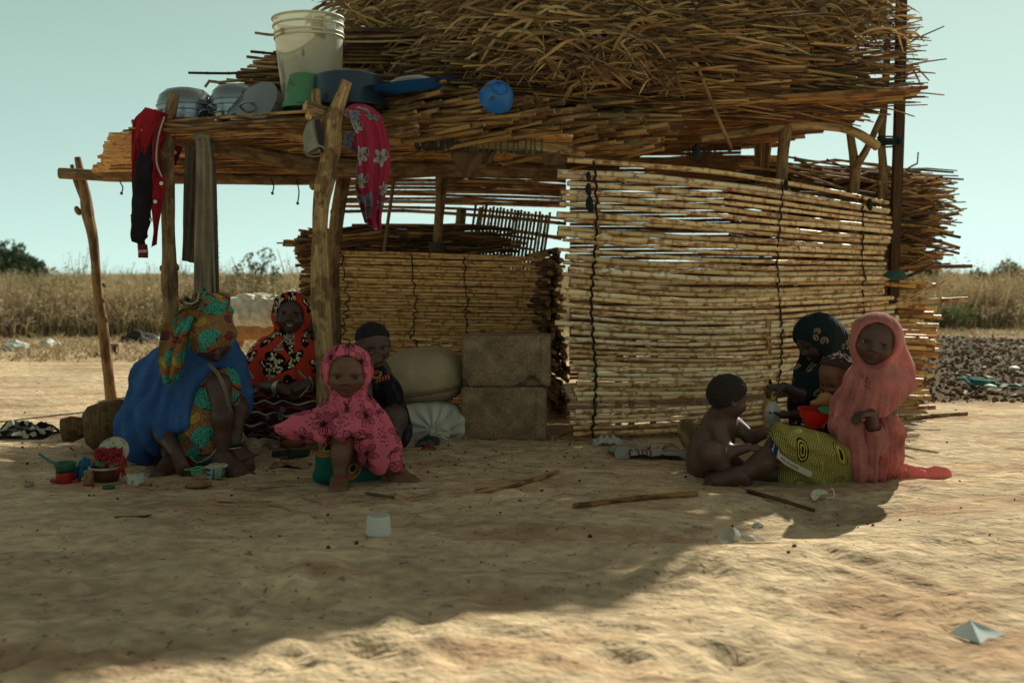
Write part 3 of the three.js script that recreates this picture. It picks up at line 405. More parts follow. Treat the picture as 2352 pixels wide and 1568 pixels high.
// the hut stands askew: its right end is further off
const askew = (x, d) => 1 + 0.20 * sst(0.25, 2.15, x * 5.2 / d), farther = (v) => { const f = askew(v.x, -v.z); return V(v.x * f, EYE + (v.y - EYE) * f, v.z * f); }, PR = (px, py, d) => farther(P(px, py, d));
{ // the big thatched roof
  const R = rngOf(33), t = thing('thatched_roof', 'big shaggy roof heap of dry stalks and leaves over the hut', 'roof', V(0.6, 1.75, -6.2)), list = [];
  // cross-section: (distance, height) of the heap's skin from the front eave to the ridge
  const skin = [[5.16, 1.74], [5.0, 1.86], [5.02, 2.0], [5.14, 2.14], [5.32, 2.28], [5.55, 2.42], [5.8, 2.58], [6.1, 2.74], [6.4, 2.85]];
  for (let i = 0; i < 9800; i++) {
    const k = R() * (skin.length - 1), a = skin[Math.floor(k)], b = skin[Math.min(skin.length - 1, Math.floor(k) + 1)], f = k % 1, deep = 0.42 * R() ** 1.3, d = lerp(a[0], b[0], f) + deep * 0.8, h = lerp(a[1], b[1], f) - deep * 0.55;
    if (h < 1.72) continue;
    const up = sst(1.75, 2.6, h), left = lerp(-1.62, -0.95, up) - 0.18 * R() ** 3, right = lerp(2.04, 1.78, up) + 0.22 * R() ** 4, len = 0.7 + 1.0 * R(), cx = lerp(left + len / 2, right - len / 2, R());
    const backx = 0.95 * sst(0.25, -0.8, cx - len * 0.3); const sag = -0.06 * sst(-0.2, -1.3, cx) + 0.04 * Math.sin(cx * 2.1 + 1), messy = sst(1.95, 2.3, h) * (cx < 1.2 ? 1 : 0.55);
    list.push([farther(V(cx, h + sag, -d - backx)), (R() - 0.5) * lerp(0.28, 1.3, messy) + 0.42 * sst(0.2, 1.0, cx), (R() - 0.5) * lerp(0.16, 0.75, messy) - 0.02, len * lerp(1, 0.6, messy), 0.5 + 0.7 * R(), deep + 0.15 * R() - (h < 2.5 ? 0.06 : 0)]);
  }
  // the back slope, seen from nowhere but shading the ground
  for (let i = 0; i < 1600; i++) { const f = R(), d = lerp(6.3, 7.7, f), h = lerp(2.75, 1.85, f) - 0.25 * R() * (1 - f), len = 1.0 + 1.1 * R(); list.push([farther(V(lerp(-1.0 + len / 2, 2.1 - len / 2, R()), h, -d)), 0.3 * (R() - 0.5), 0.1 * (R() - 0.5), len, 1.1, 5]); }
  heap(t, 'stalk_mass', list, 300);
  // underside: close-laid stalks running slightly towards the viewer on the right
  for (let i = 0; i < 95; i++) {
    const f = i / 95, d = lerp(5.1, 7.7, f), y = lerp(1.70, 1.765, f) + 0.02 * R(), l = V(lerp(-0.1, -0.1, f) - 0.2 * R(), y - 0.02, -d - 0.25), r = V(1.84 + 0.15 * R(), y + 0.015, -d + 0.32);
    part(t, 'stalk', cane([l, l.clone().lerp(r, 0.5).add(V(0, 0.012 * (R() - 0.5), 0)), r].map(farther), 0.0115 + 0.004 * R(), 900 + i, { sides: 6, node: 0.22 }), strawMats[[0, 2, 4, 1][i % 4]]);
  }
  // stalks sticking out at the left end, against the sky
  for (const [x0, y0, x1, y1, d] of [[432, 167, 640, 160, 5.5], [520, 182, 700, 190, 5.5], [585, 75, 680, 78, 5.6], [575, 118, 720, 122, 5.6], [566, 130, 760, 142, 5.5], [572, 150, 800, 158, 5.5], [500, 190, 620, 205, 5.5], [470, 200, 480, 186, 5.4], [478, 186, 560, 184, 5.4], [545, 165, 760, 176, 5.6], [790, 8, 830, 45, 5.7], [800, 20, 900, 60, 5.7], [770, 62, 772, 48, 5.6]]) { const a = PR(x0, y0, d), b = PR(x1, y1, d); part(t, 'stalk', cane([a, a.clone().lerp(b, 0.5).add(V(0, -0.01, 0)), b], 0.008, x0 * 3 + y0, { sides: 6 }), strawMats[(x0 + y0) % 6]); }
  for (let i = 0; i < 170; i++) { const f = R(), py = lerp(66, 250, f), d = 5.6 + 0.5 * R(), lx = lerp(700, 540, sst(0, 0.6, f)) + 80 * R() ** 1.4, a = PR(lx, py, d), b = PR(lx + 260 + 160 * R(), py - 10 + 24 * R(), d + 0.1); part(t, 'stalk', sweep(smoothPath([a, a.clone().lerp(b, 0.5).add(V(0, 0.02 * (R() - 0.5), 0)), b], 6), [0.006 + 0.003 * R(), 0.009], { sides: 6, seed: i + 7 }), strawMats[i % 6]); }
  // ragged stalk tips at the right end, against the sky
  for (let i = 0; i < 130; i++) { const py = 10 + 235 * R(), d = 5.1 + 0.6 * R(), rx = (py < 90 ? lerp(2020, 2095, py / 90) : 2075) + 60 * R() ** 2, a = PR(1830 + 60 * R(), py + 40 * (R() - 0.3), d + 0.1), b = PR(rx, py + 50 * (R() - 0.5), d); part(t, 'stalk', sweep(smoothPath([a, a.clone().lerp(b, 0.5).add(V(0, 0.02 * (R() - 0.5), 0)), b], 6), [0.007, 0.0035], { sides: 5, seed: i }), strawMats[i % 6]); }
  for (const [x0, y0, x1, y1] of [[2000, 95, 2120, 45], [2040, 130, 2170, 60], [2060, 220, 2170, 218], [2050, 165, 2175, 135], [2060, 120, 2115, 62], [1960, 60, 2050, 25], [1985, -8, 2050, 12], [1940, 35, 2052, 5], [2090, 150, 2135, 185], [2090, 150, 2120, 205], [2070, 175, 2150, 168]]) { const a = PR(x0, y0, 5.35), b = PR(x1, y1, 5.3); part(t, 'stalk', sweep(smoothPath([a, a.clone().lerp(b, 0.5).add(V(0, 0.015, 0)), b], 6), [0.008, 0.004], { sides: 5, seed: x0 }), strawMats[x0 % 6]); }
  // big pale dried leaves arching over the front
  const big = [[[1180, 20], [1290, 0], [1400, 60], [1440, 150]], [[1300, 8], [1420, 5], [1520, 60], [1545, 120]], [[1080, 60], [1160, 20], [1260, 15], [1330, 40]], [[1400, 0], [1500, 15], [1580, 40], [1620, 85]], [[1230, 30], [1310, 30], [1370, 70], [1390, 140]], [[1420, 30], [1450, 70], [1470, 110], [1500, 180]], [[1330, 30], [1400, 70], [1450, 130], [1462, 155]], [[1090, 90], [1150, 45], [1220, 40], [1290, 75]], [[900, 110], [960, 70], [1020, 30], [1040, -5]], [[870, 120], [880, 90], [892, 60], [900, 110]], [[1020, 70], [1060, 40], [1120, 20], [1180, 25]], [[950, 130], [1040, 100], [1100, 110], [1160, 150]], [[1560, 0], [1600, 30], [1640, 60], [1650, 120]], [[1850, 10], [1880, 60], [1900, 90], [1925, 110]], [[1880, 0], [1900, 40], [1910, 70], [1915, 95]], [[1010, 60], [1030, 20], [1050, 0], [1070, -10]], [[820, 190], [850, 150], [880, 130], [940, 135]], [[850, 200], [900, 165], [960, 160], [1020, 190]], [[760, 110], [800, 150], [830, 190], [850, 230]], [[1120, 150], [1170, 120], [1240, 130], [1290, 170]], [[940, 60], [975, 30], [990, 0], [1000, -20]], [[1500, 90], [1560, 70], [1620, 80], [1690, 110]], [[1620, 60], [1700, 90], [1760, 110], [1800, 100]], [[1250, -10], [1330, 0], [1440, 20], [1480, 80]], [[1150, 5], [1200, 40], [1240, 60], [1250, 130]]];
  const depthAt = (y) => { const h = EYE + (628 - y) * 5.1 / FPX; let k = 0; while (k < skin.length - 2 && skin[k + 1][1] < h) k++; return lerp(skin[k][0], skin[k + 1][0], clamp((h - skin[k][1]) / (skin[k + 1][1] - skin[k][1]))); };
  big.forEach((q, i) => part(t, 'leaf', blade(q.map(([x, y], j) => PR(x, y, depthAt(y) + 0.9 * sst(1250, 850, x) - 0.07 - 0.05 * Math.sin(j + i))), 0.014 + 0.012 * ((i * 7) % 5) / 5, i + 1, 0.5), driedLeaf[i % 4]));
  for (let i = 0; i < 170; i++) { const x = 800 + 1250 * R(), y = R() * R() * 235 - 5, d = depthAt(y) - 0.03 + 0.9 * sst(1250, 850, x), l = 40 + 90 * R(), dr = R() < 0.5 ? -1 : 1; part(t, 'leaf', blade([PR(x, y, d), PR(x + dr * l * 0.4, y - 12 * R(), d - 0.05 * R()), PR(x + dr * l * 0.8, y + 14 * R(), d - 0.05), PR(x + dr * l, y + 20 + 40 * R() ** 2, d - 0.02)], 0.005 + 0.010 * R(), i + 50, 1.2), driedLeaf[Math.floor(R() * 4)]); }
  const bl = [1, 2, 3, 4].map((k) => blade([V(-0.5, 0, 0), V(-0.15, 0.10 + 0.04 * k, 0.05), V(0.2, 0.05 * k - 0.05, 0.03), V(0.5, -0.16, -0.05)], 0.026, k * 7, 0.6 + 0.3 * k)), ll = bl.map(() => []);
  for (let i = 0; i < 1900; i++) { const x = 790 + 1250 * R() ** 1.3, y = -10 + (x < 1650 ? 190 : 110) * R() ** 1.5, d = depthAt(y) - 0.02 - 0.05 * R() + 0.9 * sst(1250, 850, x), L = 0.16 + 0.34 * R() ** 1.6; ll[i % 4].push([PR(x, y, d), [(R() - 0.5) * 1.6, (R() - 0.5) * 1.4 + (R() < 0.5 ? Math.PI : 0), (R() - 0.5) * 1.1], V(L, L * (0.5 + 0.6 * R()), L * 0.8), new THREE.Color(['#d3b580', '#b08f5e', '#e2cb9e', '#96764c'][Math.floor(R() * 4)]).multiplyScalar(0.75 + 0.35 * R())]); }
  const lim = mat({ color: 0xffffff, map: strawTex, roughness: 0.85, transmission: 0.2, thickness: 0, side: THREE.DoubleSide }); bl.forEach((g, k) => instances('leaf_litter', g, lim, ll[k], null, null, t));
  // short loose stalks lying on the front slope
  for (let i = 0; i < 90; i++) { const x = 830 + 1050 * R(), y = 30 + 240 * R(), d = depthAt(y) - 0.03 + 0.9 * sst(1250, 850, x), a = (R() - 0.5) * (y < 150 ? 2.2 : 0.9), l = 60 + 130 * R(), e0 = PR(x, y, d), e1 = PR(x + Math.cos(a) * l, y + Math.sin(a) * l * 0.6, d - 0.04 * R()); part(t, 'stalk', cane([e0, e0.clone().lerp(e1, 0.5).add(V(0, 0.008 * (R() - 0.5), 0)), e1], 0.006 + 0.006 * R(), 1500 + i, { sides: 6, node: 0.18 }), strawMats[Math.floor(R() * 6)]); }
  part(t, 'broken_stalk', cane([PR(1520, 80, 4.95), PR(1570, 118, 4.9), PR(1603, 152, 4.87)], 0.011, 7001), strawMats[2]);
  part(t, 'broken_stalk', cane([PR(1603, 152, 4.87), PR(1640, 245, 4.83), PR(1680, 342, 4.8)], 0.010, 7002), strawMats[4]);
  part(t, 'broken_stalk', cane([PR(1560, 40, 5.0), PR(1610, 75, 4.95), PR(1640, 84, 4.92)], 0.014, 7003), strawMats[2]);
}
// ---------------------------------------------------------------- cane wall, front right
{
  const R = rngOf(55), t = thing('cane_wall', 'tall bowed wall of pale horizontal canes behind the girl in salmon', 'cane wall', G(1330, 1003)), o = [];
  const N = 47, keys = [0, 0.22, 0.45, 0.62, 0.8, 1];
  const yl = [371, 396, 407, 424, 440, 455, 470, 492, 505, 523, 537, 553, 571, 589, 602, 618, 628, 644, 655, 668, 680, 698, 712, 726, 739, 748, 762, 778, 792, 806, 818, 831, 846, 858, 868, 880, 893, 905, 916, 945, 958, 972, 986, 1001];
  yl.forEach((y0, i) => {
    const f = i / (yl.length - 1), d0 = 5.02, pts = [], right = 2044 + 40 * sst(0.35, 0.75, f) - 20 * R() + (f > 0.86 ? -30 : 0), left = 1296 + 30 * sst(0.2, 0.9, f) + 26 * (R() - 0.7) - (i === 24 ? 30 : 0);
    for (const k of keys) {
      const px = lerp(left, right, k), d = d0 + 0.10 * k + 1.02 * k * k, y = (() => { // height of this cane in metres, then back to a world point
        const h0 = EYE - (y0 - 628) * d0 / FPX, sag = -0.045 * Math.sin(Math.PI * k) * Math.sin(Math.PI * f) * 1.2 + 0.06 * (1 - f) * Math.sin(Math.PI * k * 0.9) * 0.6; return h0 * lerp(1, 0.90, k * (1 - f)) + sag; })();
      const p = P(px, 700, d); pts.push(V(p.x, Math.max(0.012, y) + 0.011 * (R() - 0.5), -d + 0.02 * (R() - 0.5)));
    }
    part(t, 'cane', cane(pts, 0.0136 + 0.0068 * (R() - 0.42), 2000 + i, { sides: 9, node: 0.16, taper: 0.25 }), caneMats[Math.floor(R() * 4)]);
    o.push(pts);
  });
  // black rope laced up the wall in three places
  const lace = (k, rad, m, off) => {
    const mid = new THREE.CatmullRomCurve3(o[20], false, 'centripetal').getPoint(k).x, pts = [];
    o.forEach((c, i) => { const q = new THREE.CatmullRomCurve3(c, false, 'centripetal').getPoints(80), x = mid + 0.012 * Math.sin(i * 0.23 + off) + 0.004 * (i % 2 ? 1 : -1); let w = q[0]; for (const e of q) if (Math.abs(e.x - x) < Math.abs(w.x - x)) w = e; pts.push(V(x, w.y, w.z + 0.019), V(x + 0.003, w.y - 0.0145, w.z + 0.006)); });
    part(t, 'rope', sweep(smoothPath(pts, 260), rad, { sides: 6, wob: 0.25, wobF: 30 }), m);
  };
  lace(0.075, 0.0062, ropeM.black, 0); lace(0.635, 0.0048, ropeM.black, 2); lace(0.905, 0.0046, ropeM.black, 4);
  for (const [px, py, d, r] of [[1352, 436, 4.98, 0.02], [1355, 470, 4.98, 0.026], [1352, 405, 4.98, 0.016], [1806, 425, 5.4, 0.018], [1998, 470, 5.85, 0.022], [1770, 880, 5.4, 0.014]]) part(t, 'rope_knot', at(deform(new THREE.IcosahedronGeometry(r, 3), (v) => v.multiplyScalar(1 + 0.5 * fbm(v.x * 50, v.y * 50, v.z * 50))), P(px, py, d), [0, 0, 0], [0.8, 1.5, 0.6]), ropeM.black);
  // cane stakes holding it from behind
  for (const [px, d] of [[1365, 5.12], [1420, 5.12], [1450, 5.14], [1500, 5.16], [1590, 5.25], [1760, 5.45]]) { const a = P(px, 1000, d); part(t, 'stake', cane([V(a.x, 0, -d), V(a.x, 0.6, -d), V(a.x + 0.01, px < 1400 ? 1.3 : 0.32, -d)], 0.018, px, { sides: 7 }), strawMats[2]); }
  // leafy shreds peeling off the canes
  for (let i = 0; i < 46; i++) { const c = o[Math.floor(R() * o.length)], q = new THREE.CatmullRomCurve3(c).getPoint(0.02 + 0.9 * R()); q.z += 0.016; const l = 0.04 + 0.10 * R(); part(t, 'shred', blade([q, q.clone().add(V(l * 0.4, -0.01 * R(), 0.01)), q.clone().add(V(l * 0.7, -0.02 * R(), 0.015)), q.clone().add(V(l, -0.03 * R(), 0.01))], 0.004 + 0.004 * R(), i + 400), driedLeaf[2]); }
}
// loose cane ends poking out right of the wall
{
  const R = rngOf(60), t = thing('cane_stack', 'layered cane ends poking out to the right of the cane wall', 'cane stack', G(2100, 940));
  for (let i = 0; i < 64; i++) { const f = i / 64, py = 645 + 300 * f + 6 * R(), d = 6.25 + 0.3 * R(), h = EYE - (py - 628) * d / FPX, rx = 2120 + 45 * R() - 22 * sst(0.5, 1, f), e = P(rx, 700, d), s = P(1900 + 40 * R(), 700, d + 0.15); e.y = Math.max(0.03, h + 0.02 * (R() - 0.5)); s.y = Math.max(0.03, h + 0.02); part(t, 'cane', cane([s, s.clone().lerp(e, 0.5), e], 0.013 + 0.006 * R(), 2600 + i, { sides: 7, node: 0.14 }), [amberMats[0], amberMats[1], caneMats[1], strawMats[2]][i % 4]); }
  const stick = (a, b, r, m) => part(t, 'cane', cane([a, a.clone().lerp(b, 0.5), b], r, Math.round(a.x * 999)), m);
  stick(P(2060, 700, 5.95), P(2197, 633, 5.75), 0.013, caneMats[0]); stick(P(2080, 694, 5.95), P(2224, 687, 5.7), 0.017, caneMats[1]); stick(P(2020, 650, 6.2), P(2105, 657, 6.1), 0.015, amberMats[1]);
  for (const [x, y] of [[2135, 900], [2140, 912], [2120, 885], [2150, 935], [2110, 928]]) stick(P(2030, y + 4, 6.0), P(x, y, 5.85), 0.014, caneMats[3]);
  part(t, 'rag', at(deform(new THREE.IcosahedronGeometry(0.05, 3), (v) => { v.multiplyScalar(1 + 0.5 * fbm(v.x * 25, v.y * 25, v.z * 25)); v.x *= 1.5; v.y *= 0.6; }), P(2058, 632, 6.1)), std('#33504c', 0.95));
}
{ // bundle of dark stalks behind the right end
  const R = rngOf(66), t = thing('stalk_bundle', 'ragged dark bundle of stalks sticking out to the right behind the timber', 'stalk bundle', V(2.4, 0.7, -6.9)), list = [];
  const pt = (px, py, d) => P(px, py, d);
  for (let i = 0; i < 760; i++) { const f = R(), py = lerp(398, 622, f), bulge = Math.sin(Math.PI * clamp(0.15 + 0.75 * f)), rx = 2070 + 75 * bulge * (0.3 + 0.7 * R()) + 85 * R() ** 5, d = 6.6 + 0.5 * R(), len = 0.6 + 0.7 * R(), e = pt(rx, py, d), yaw = 0.8 * (R() - 0.5), pit = 0.75 * (R() - 0.5) * R() + 0.25 * (0.5 - f); list.push([e.clone().add(V(-Math.cos(yaw) * Math.cos(pit) * len / 2, -Math.sin(pit) * len / 2, Math.sin(yaw) * len / 2)), yaw, pit, len, 0.9 + 0.6 * R(), -e.x + d * 0.1]); }
  for (let i = 0; i < 260; i++) { const d = 6.9 + 0.6 * R(), len = 0.7 + 0.6 * R(), e = pt(1830 + 200 * R(), lerp(398, 470, R()), d); list.push([e, 0.2 * (R() - 0.5), 0.12 * (R() - 0.5) - 0.02, len, 1, 0.2 + R()]); }
  heap(t, 'stalk_mass', list, 220);
  for (const [x0, y0, x1, y1, r] of [[2060, 620, 2234, 611, 0.014], [2100, 510, 2204, 490, 0.012], [2100, 540, 2206, 570, 0.012], [2120, 420, 2155, 408, 0.010], [2090, 560, 2205, 582, 0.010], [2100, 470, 2190, 450, 0.010], [2110, 530, 2208, 545, 0.010], [2150, 460, 2208, 482, 0.009], [2060, 405, 2108, 375, 0.006], [2108, 375, 2110, 350, 0.005]]) { const a = P(x0, y0, 6.7), b = P(x1, y1, 6.6); part(t, 'stalk', cane([a, a.clone().lerp(b, 0.5).add(V(0, 0.008, 0)), b], r, x1), strawMats[(x1 + y1) % 6]); }
}
{ // centre screen of amber canes
  const R = rngOf(70), t = thing('cane_screen', 'neat low screen of amber canes behind the sacks', 'cane screen', G(1000, 930));
  const rows = 48, cs = [];
  for (let i = 0; i < rows; i++) { const y = 577 + i * 7.75 + 1.5 * R(), d = 6.28, tilt = lerp(14, -2, i / rows), l = 754 + 26 * sst(0, 0.25, i / rows) * R() + 10 * R(), r = 1254 + 14 * (R() - 0.6), pts = [0, 0.33, 0.66, 1].map((k) => P(lerp(l, r, k), y + tilt * k + 2.2 * (R() - 0.5), d + 0.03 * Math.sin(k * 3) + 0.012 * (R() - 0.5))); cs.push(pts); part(t, 'cane', cane(pts, 0.0102 + 0.0024 * (R() - 0.3), 3000 + i, { sides: 8, node: 0.19 }), amberMats[i % 3]); if (i % 2) part(t, 'cane', cane(pts.map((p) => p.clone().add(V(0.12, 0.005, -0.03))), 0.0115, 3100 + i, { sides: 6, node: 0.2 }), amberMats[(i + 1) % 3]); }
  for (const k of [0.05, 0.38, 0.63]) { const pts = []; cs.forEach((c, i) => { const q = new THREE.CatmullRomCurve3(c).getPoint(k + 0.004 * Math.sin(i * 1.9)); pts.push(q.clone().add(V(0, 0, 0.015)), q.clone().add(V(0.005 * Math.sin(i), -0.011, 0.006))); }); part(t, 'string', sweep(smoothPath(pts, 130), 0.0042, { sides: 5, wob: 0.3 }), ropeM.black); }
}
{ // open lattice at the back
  const R = rngOf(75), t = thing('lattice', 'open back lattice of thin canes with sky showing through', 'lattice', G(1000, 900));
  const ys = [386, 393, 401, 409, 417, 425, 433, 441, 449, 457, 465, 474, 485, 516];
  ys.forEach((y, i) => { const d = 7.3, l = i === 13 ? 808 : 770, rows = [0, 0.3, 0.6, 0.8, 1].map((k) => P(lerp(l, 1300, k), y + (i > 10 ? 30 : 8) * k * k + 14 * Math.sin(k * 3.1) * (i < 4 ? -1 : -0.2) + 4 * (R() - 0.5), d + 0.3 * k)); part(t, 'cane', cane(rows, 0.0128 + 0.004 * (R() - 0.4), 3300 + i, { sides: 7, node: 0.2 }), strawMats[[0, 2, 4][i % 3]]); });
  for (let i = 0; i < 8; i++) { const y = 395 + i * 10 + 4 * R(), rows = [0, 0.5, 1].map((k) => P(lerp(1000, 1300, k), y + 8 * k + 3 * (R() - 0.5), 7.45 + 0.2 * k)); part(t, 'cane', cane(rows, 0.011, 3350 + i, { sides: 6 }), strawMats[[0, 1, 4][i % 3]]); }
  for (const [a, b] of [[[808, 518], [1130, 524]], [[1130, 524], [1290, 548]]]) part(t, 'cane', cane([P(...a, 7.0), P((a[0] + b[0]) / 2, (a[1] + b[1]) / 2 - 2, 7.0), P(...b, 7.0)], 0.013, a[0]), strawMats[2]);
  // second wall of the hut, mostly out of view: darkens the gaps of the cane wall
  for (let i = 0; i < 61; i++) { const y = 0.03 + i * 0.030, d = 7.75; part(t, 'cane', cane([V(0.45, y, -d), V(1.2, y + 0.01 * R(), -d - 0.05), V(y > 1.2 ? 1.75 : 2.5, y, -d + 0.1)], 0.0150, 3400 + i, { sides: 5, node: 0.25 }), strawMats[i % 4]); }
}
{ // leaning screen of upright canes
  const R = rngOf(78), t = thing('cane_screen', 'leaning screen of upright canes at the back of the hut', 'cane screen', G(1160, 900));
  for (let i = 0; i < 22; i++) { const f = i / 21, a = P(lerp(1072, 1246, f) + 2 * R(), 600, 6.75), b = P(lerp(1092, 1262, f) + 3 * R(), lerp(468, 488, f) + 8 * R(), 6.95), c = a.clone().lerp(b, -1.6); c.y = Math.max(0.02, c.y); part(t, 'cane', cane([c, a, b], 0.0105, 3600 + i, { sides: 6 }), strawMats[[0, 2, 4][i % 3]]); }
}
{ // stalk walls left and right of the centre screen
  const R = rngOf(80), t = thing('stalk_stack', 'stack of dark stalks with ragged ends behind the forked front post', 'stalk stack', V(-1.0, 0, -6.9)), list = [];
  for (let i = 0; i < 520; i++) { const f = R(), py = lerp(535, 760, f), d = 6.6 + 0.3 * R(), len = 0.8 + 0.6 * R(), lx = 690 - 18 * Math.sin(f * 9) * R() + 45 * R() ** 2 - (f > 0.45 ? 8 : 0), e = P(lx, py, d); list.push([e.clone().add(V(len / 2, 0.01, 0)), 0.12 * (R() - 0.5), 0.12 * (R() - 0.5), len, 1.1, e.x]); }
  for (let i = 0; i < 70; i++) { const d = 6.6 + 0.3 * R(), len = 0.8 + 0.5 * R(), e = P(760 + 200 * R(), 548 + 28 * R(), d); list.push([e.clone().add(V(len * 0.2, 0, 0)), 0.1 * (R() - 0.5), 0.03 * (R() - 0.5) - 0.015, len, 1.1, 0]); }
  for (const [x0, y0, x1, y1] of [[694, 536, 780, 545], [685, 566, 760, 552], [672, 563, 740, 570], [678, 610, 760, 605]]) part(t, 'stalk', cane([P(x0, y0, 6.6), P((x0 + x1) / 2, (y0 + y1) / 2 - 2, 6.6), P(x1, y1, 6.6)], 0.011, x0), strawMats[1]);
  heap(t, 'stalk_mass', list, 150);
  const t2 = thing('stalk_stack', 'wall of stacked stalk ends between the blocks and the cane wall', 'stalk stack', G(1270, 960));
  for (let i = 0; i < 170; i++) { const py = lerp(572, 960, i / 170) + 4 * R(), d = 5.75 + 0.25 * R(), px = 1246 + 46 * R() + 18 * sst(700, 900, py), h = EYE - (py - 628) * d / FPX, e = P(px, 700, d); e.y = Math.max(0.02, h); const s = e.clone().add(V(0.15 * (R() - 0.8), 0.02 * (R() - 0.5), -0.75)); part(t2, 'stalk', cane([s, s.clone().lerp(e, 0.5), e], 0.011 + 0.006 * R(), 3800 + i, { sides: 7, node: 0.2 }), strawMats[i % 6]); }
}
{ // sacking stretched under the roof at the back, lit through by the sun
  const t = single('sacking', sheet(14, 8, (u, v) => { const p = P(lerp(1480, 1790, u), lerp(358, 420, v) + 18 * Math.abs(u - 0.45) - 10 * u, 7.6); p.z += 0.03 * Math.sin(u * 8 + v * 5); return p; }, [1, 1]), mat({ color: new THREE.Color('#a06a32'), roughness: 0.95, transmission: 0.45, thickness: 0, side: THREE.DoubleSide }), 'orange brown sacking glowing behind the top of the cane wall', 'sacking');
  const b = thing('cane_bunch', 'small bunch of upright canes tied below the roof', 'cane bunch', P(1745, 440, 6.7));
  for (let i = 0; i < 6; i++) part(b, 'cane', cane([P(1736 + i * 6, 450, 6.7), P(1738 + i * 5, 400, 6.7), P(1735 + i * 7, 330, 6.75)], 0.011, 4200 + i, { sides: 6 }), strawMats[i % 3]);
  part(b, 'tie', at(new THREE.TorusGeometry(0.045, 0.008, 6, 20), P(1750, 408, 6.7), [Math.PI / 2, 0, 0], [1, 0.5, 1]), ropeM.black);
  const k = thing('hanging_twigs', 'dark knot of twigs and cord hanging under the roof', 'twigs', P(1600, 350, 6.1)), R = rngOf(5);
  for (let i = 0; i < 40; i++) { const a = P(1590 + 30 * R(), 345 + 20 * R(), 6.1), e = P(1570 + (i % 3 ? 80 : 170) * R(), 330 + 50 * R(), 6.1 + 0.2 * R()); part(k, 'twig', sweep(smoothPath([a, a.clone().lerp(e, 0.5).add(V(0, -0.03, 0)), e], 5), 0.004, { sides: 4 }), strawMats[1]); }
  part(k, 'cord', at(deform(new THREE.IcosahedronGeometry(0.035, 3), (v) => { v.multiplyScalar(1 + 0.5 * fbm(v.x * 30, v.y * 30, v.z * 30)); v.y *= 1.4; v.x *= 0.8; }), P(1600, 352, 6.08)), std('#3c3a34', 1));
}
// ================================================================ bodies: distance fields meshed with surface nets
const smin = (a, b, k) => { const h = Math.max(k - Math.abs(a - b), 0) / k; return Math.min(a, b) - h * h * k * 0.25; };
const smax = (a, b, k) => -smin(-a, -b, k);
function capD(x, y, z, A, B, ra, rb) { const bx = B.x - A.x, by = B.y - A.y, bz = B.z - A.z, px = x - A.x, py = y - A.y, pz = z - A.z; let t = (px * bx + py * by + pz * bz) / (bx * bx + by * by + bz * bz + 1e-12); t = t < 0 ? 0 : t > 1 ? 1 : t; const dx = px - bx * t, dy = py - by * t, dz = pz - bz * t; return Math.sqrt(dx * dx + dy * dy + dz * dz) - (ra + (rb - ra) * t); }
function ellD(x, y, z, c, r) { const ax = (x - c.x) / r.x, ay = (y - c.y) / r.y, az = (z - c.z) / r.z, k0 = Math.sqrt(ax * ax + ay * ay + az * az), bx = ax / r.x, by = ay / r.y, bz = az / r.z, k1 = Math.sqrt(bx * bx + by * by + bz * bz); return k1 < 1e-9 ? -Math.min(r.x, r.y, r.z) : k0 * (k0 - 1) / k1; }
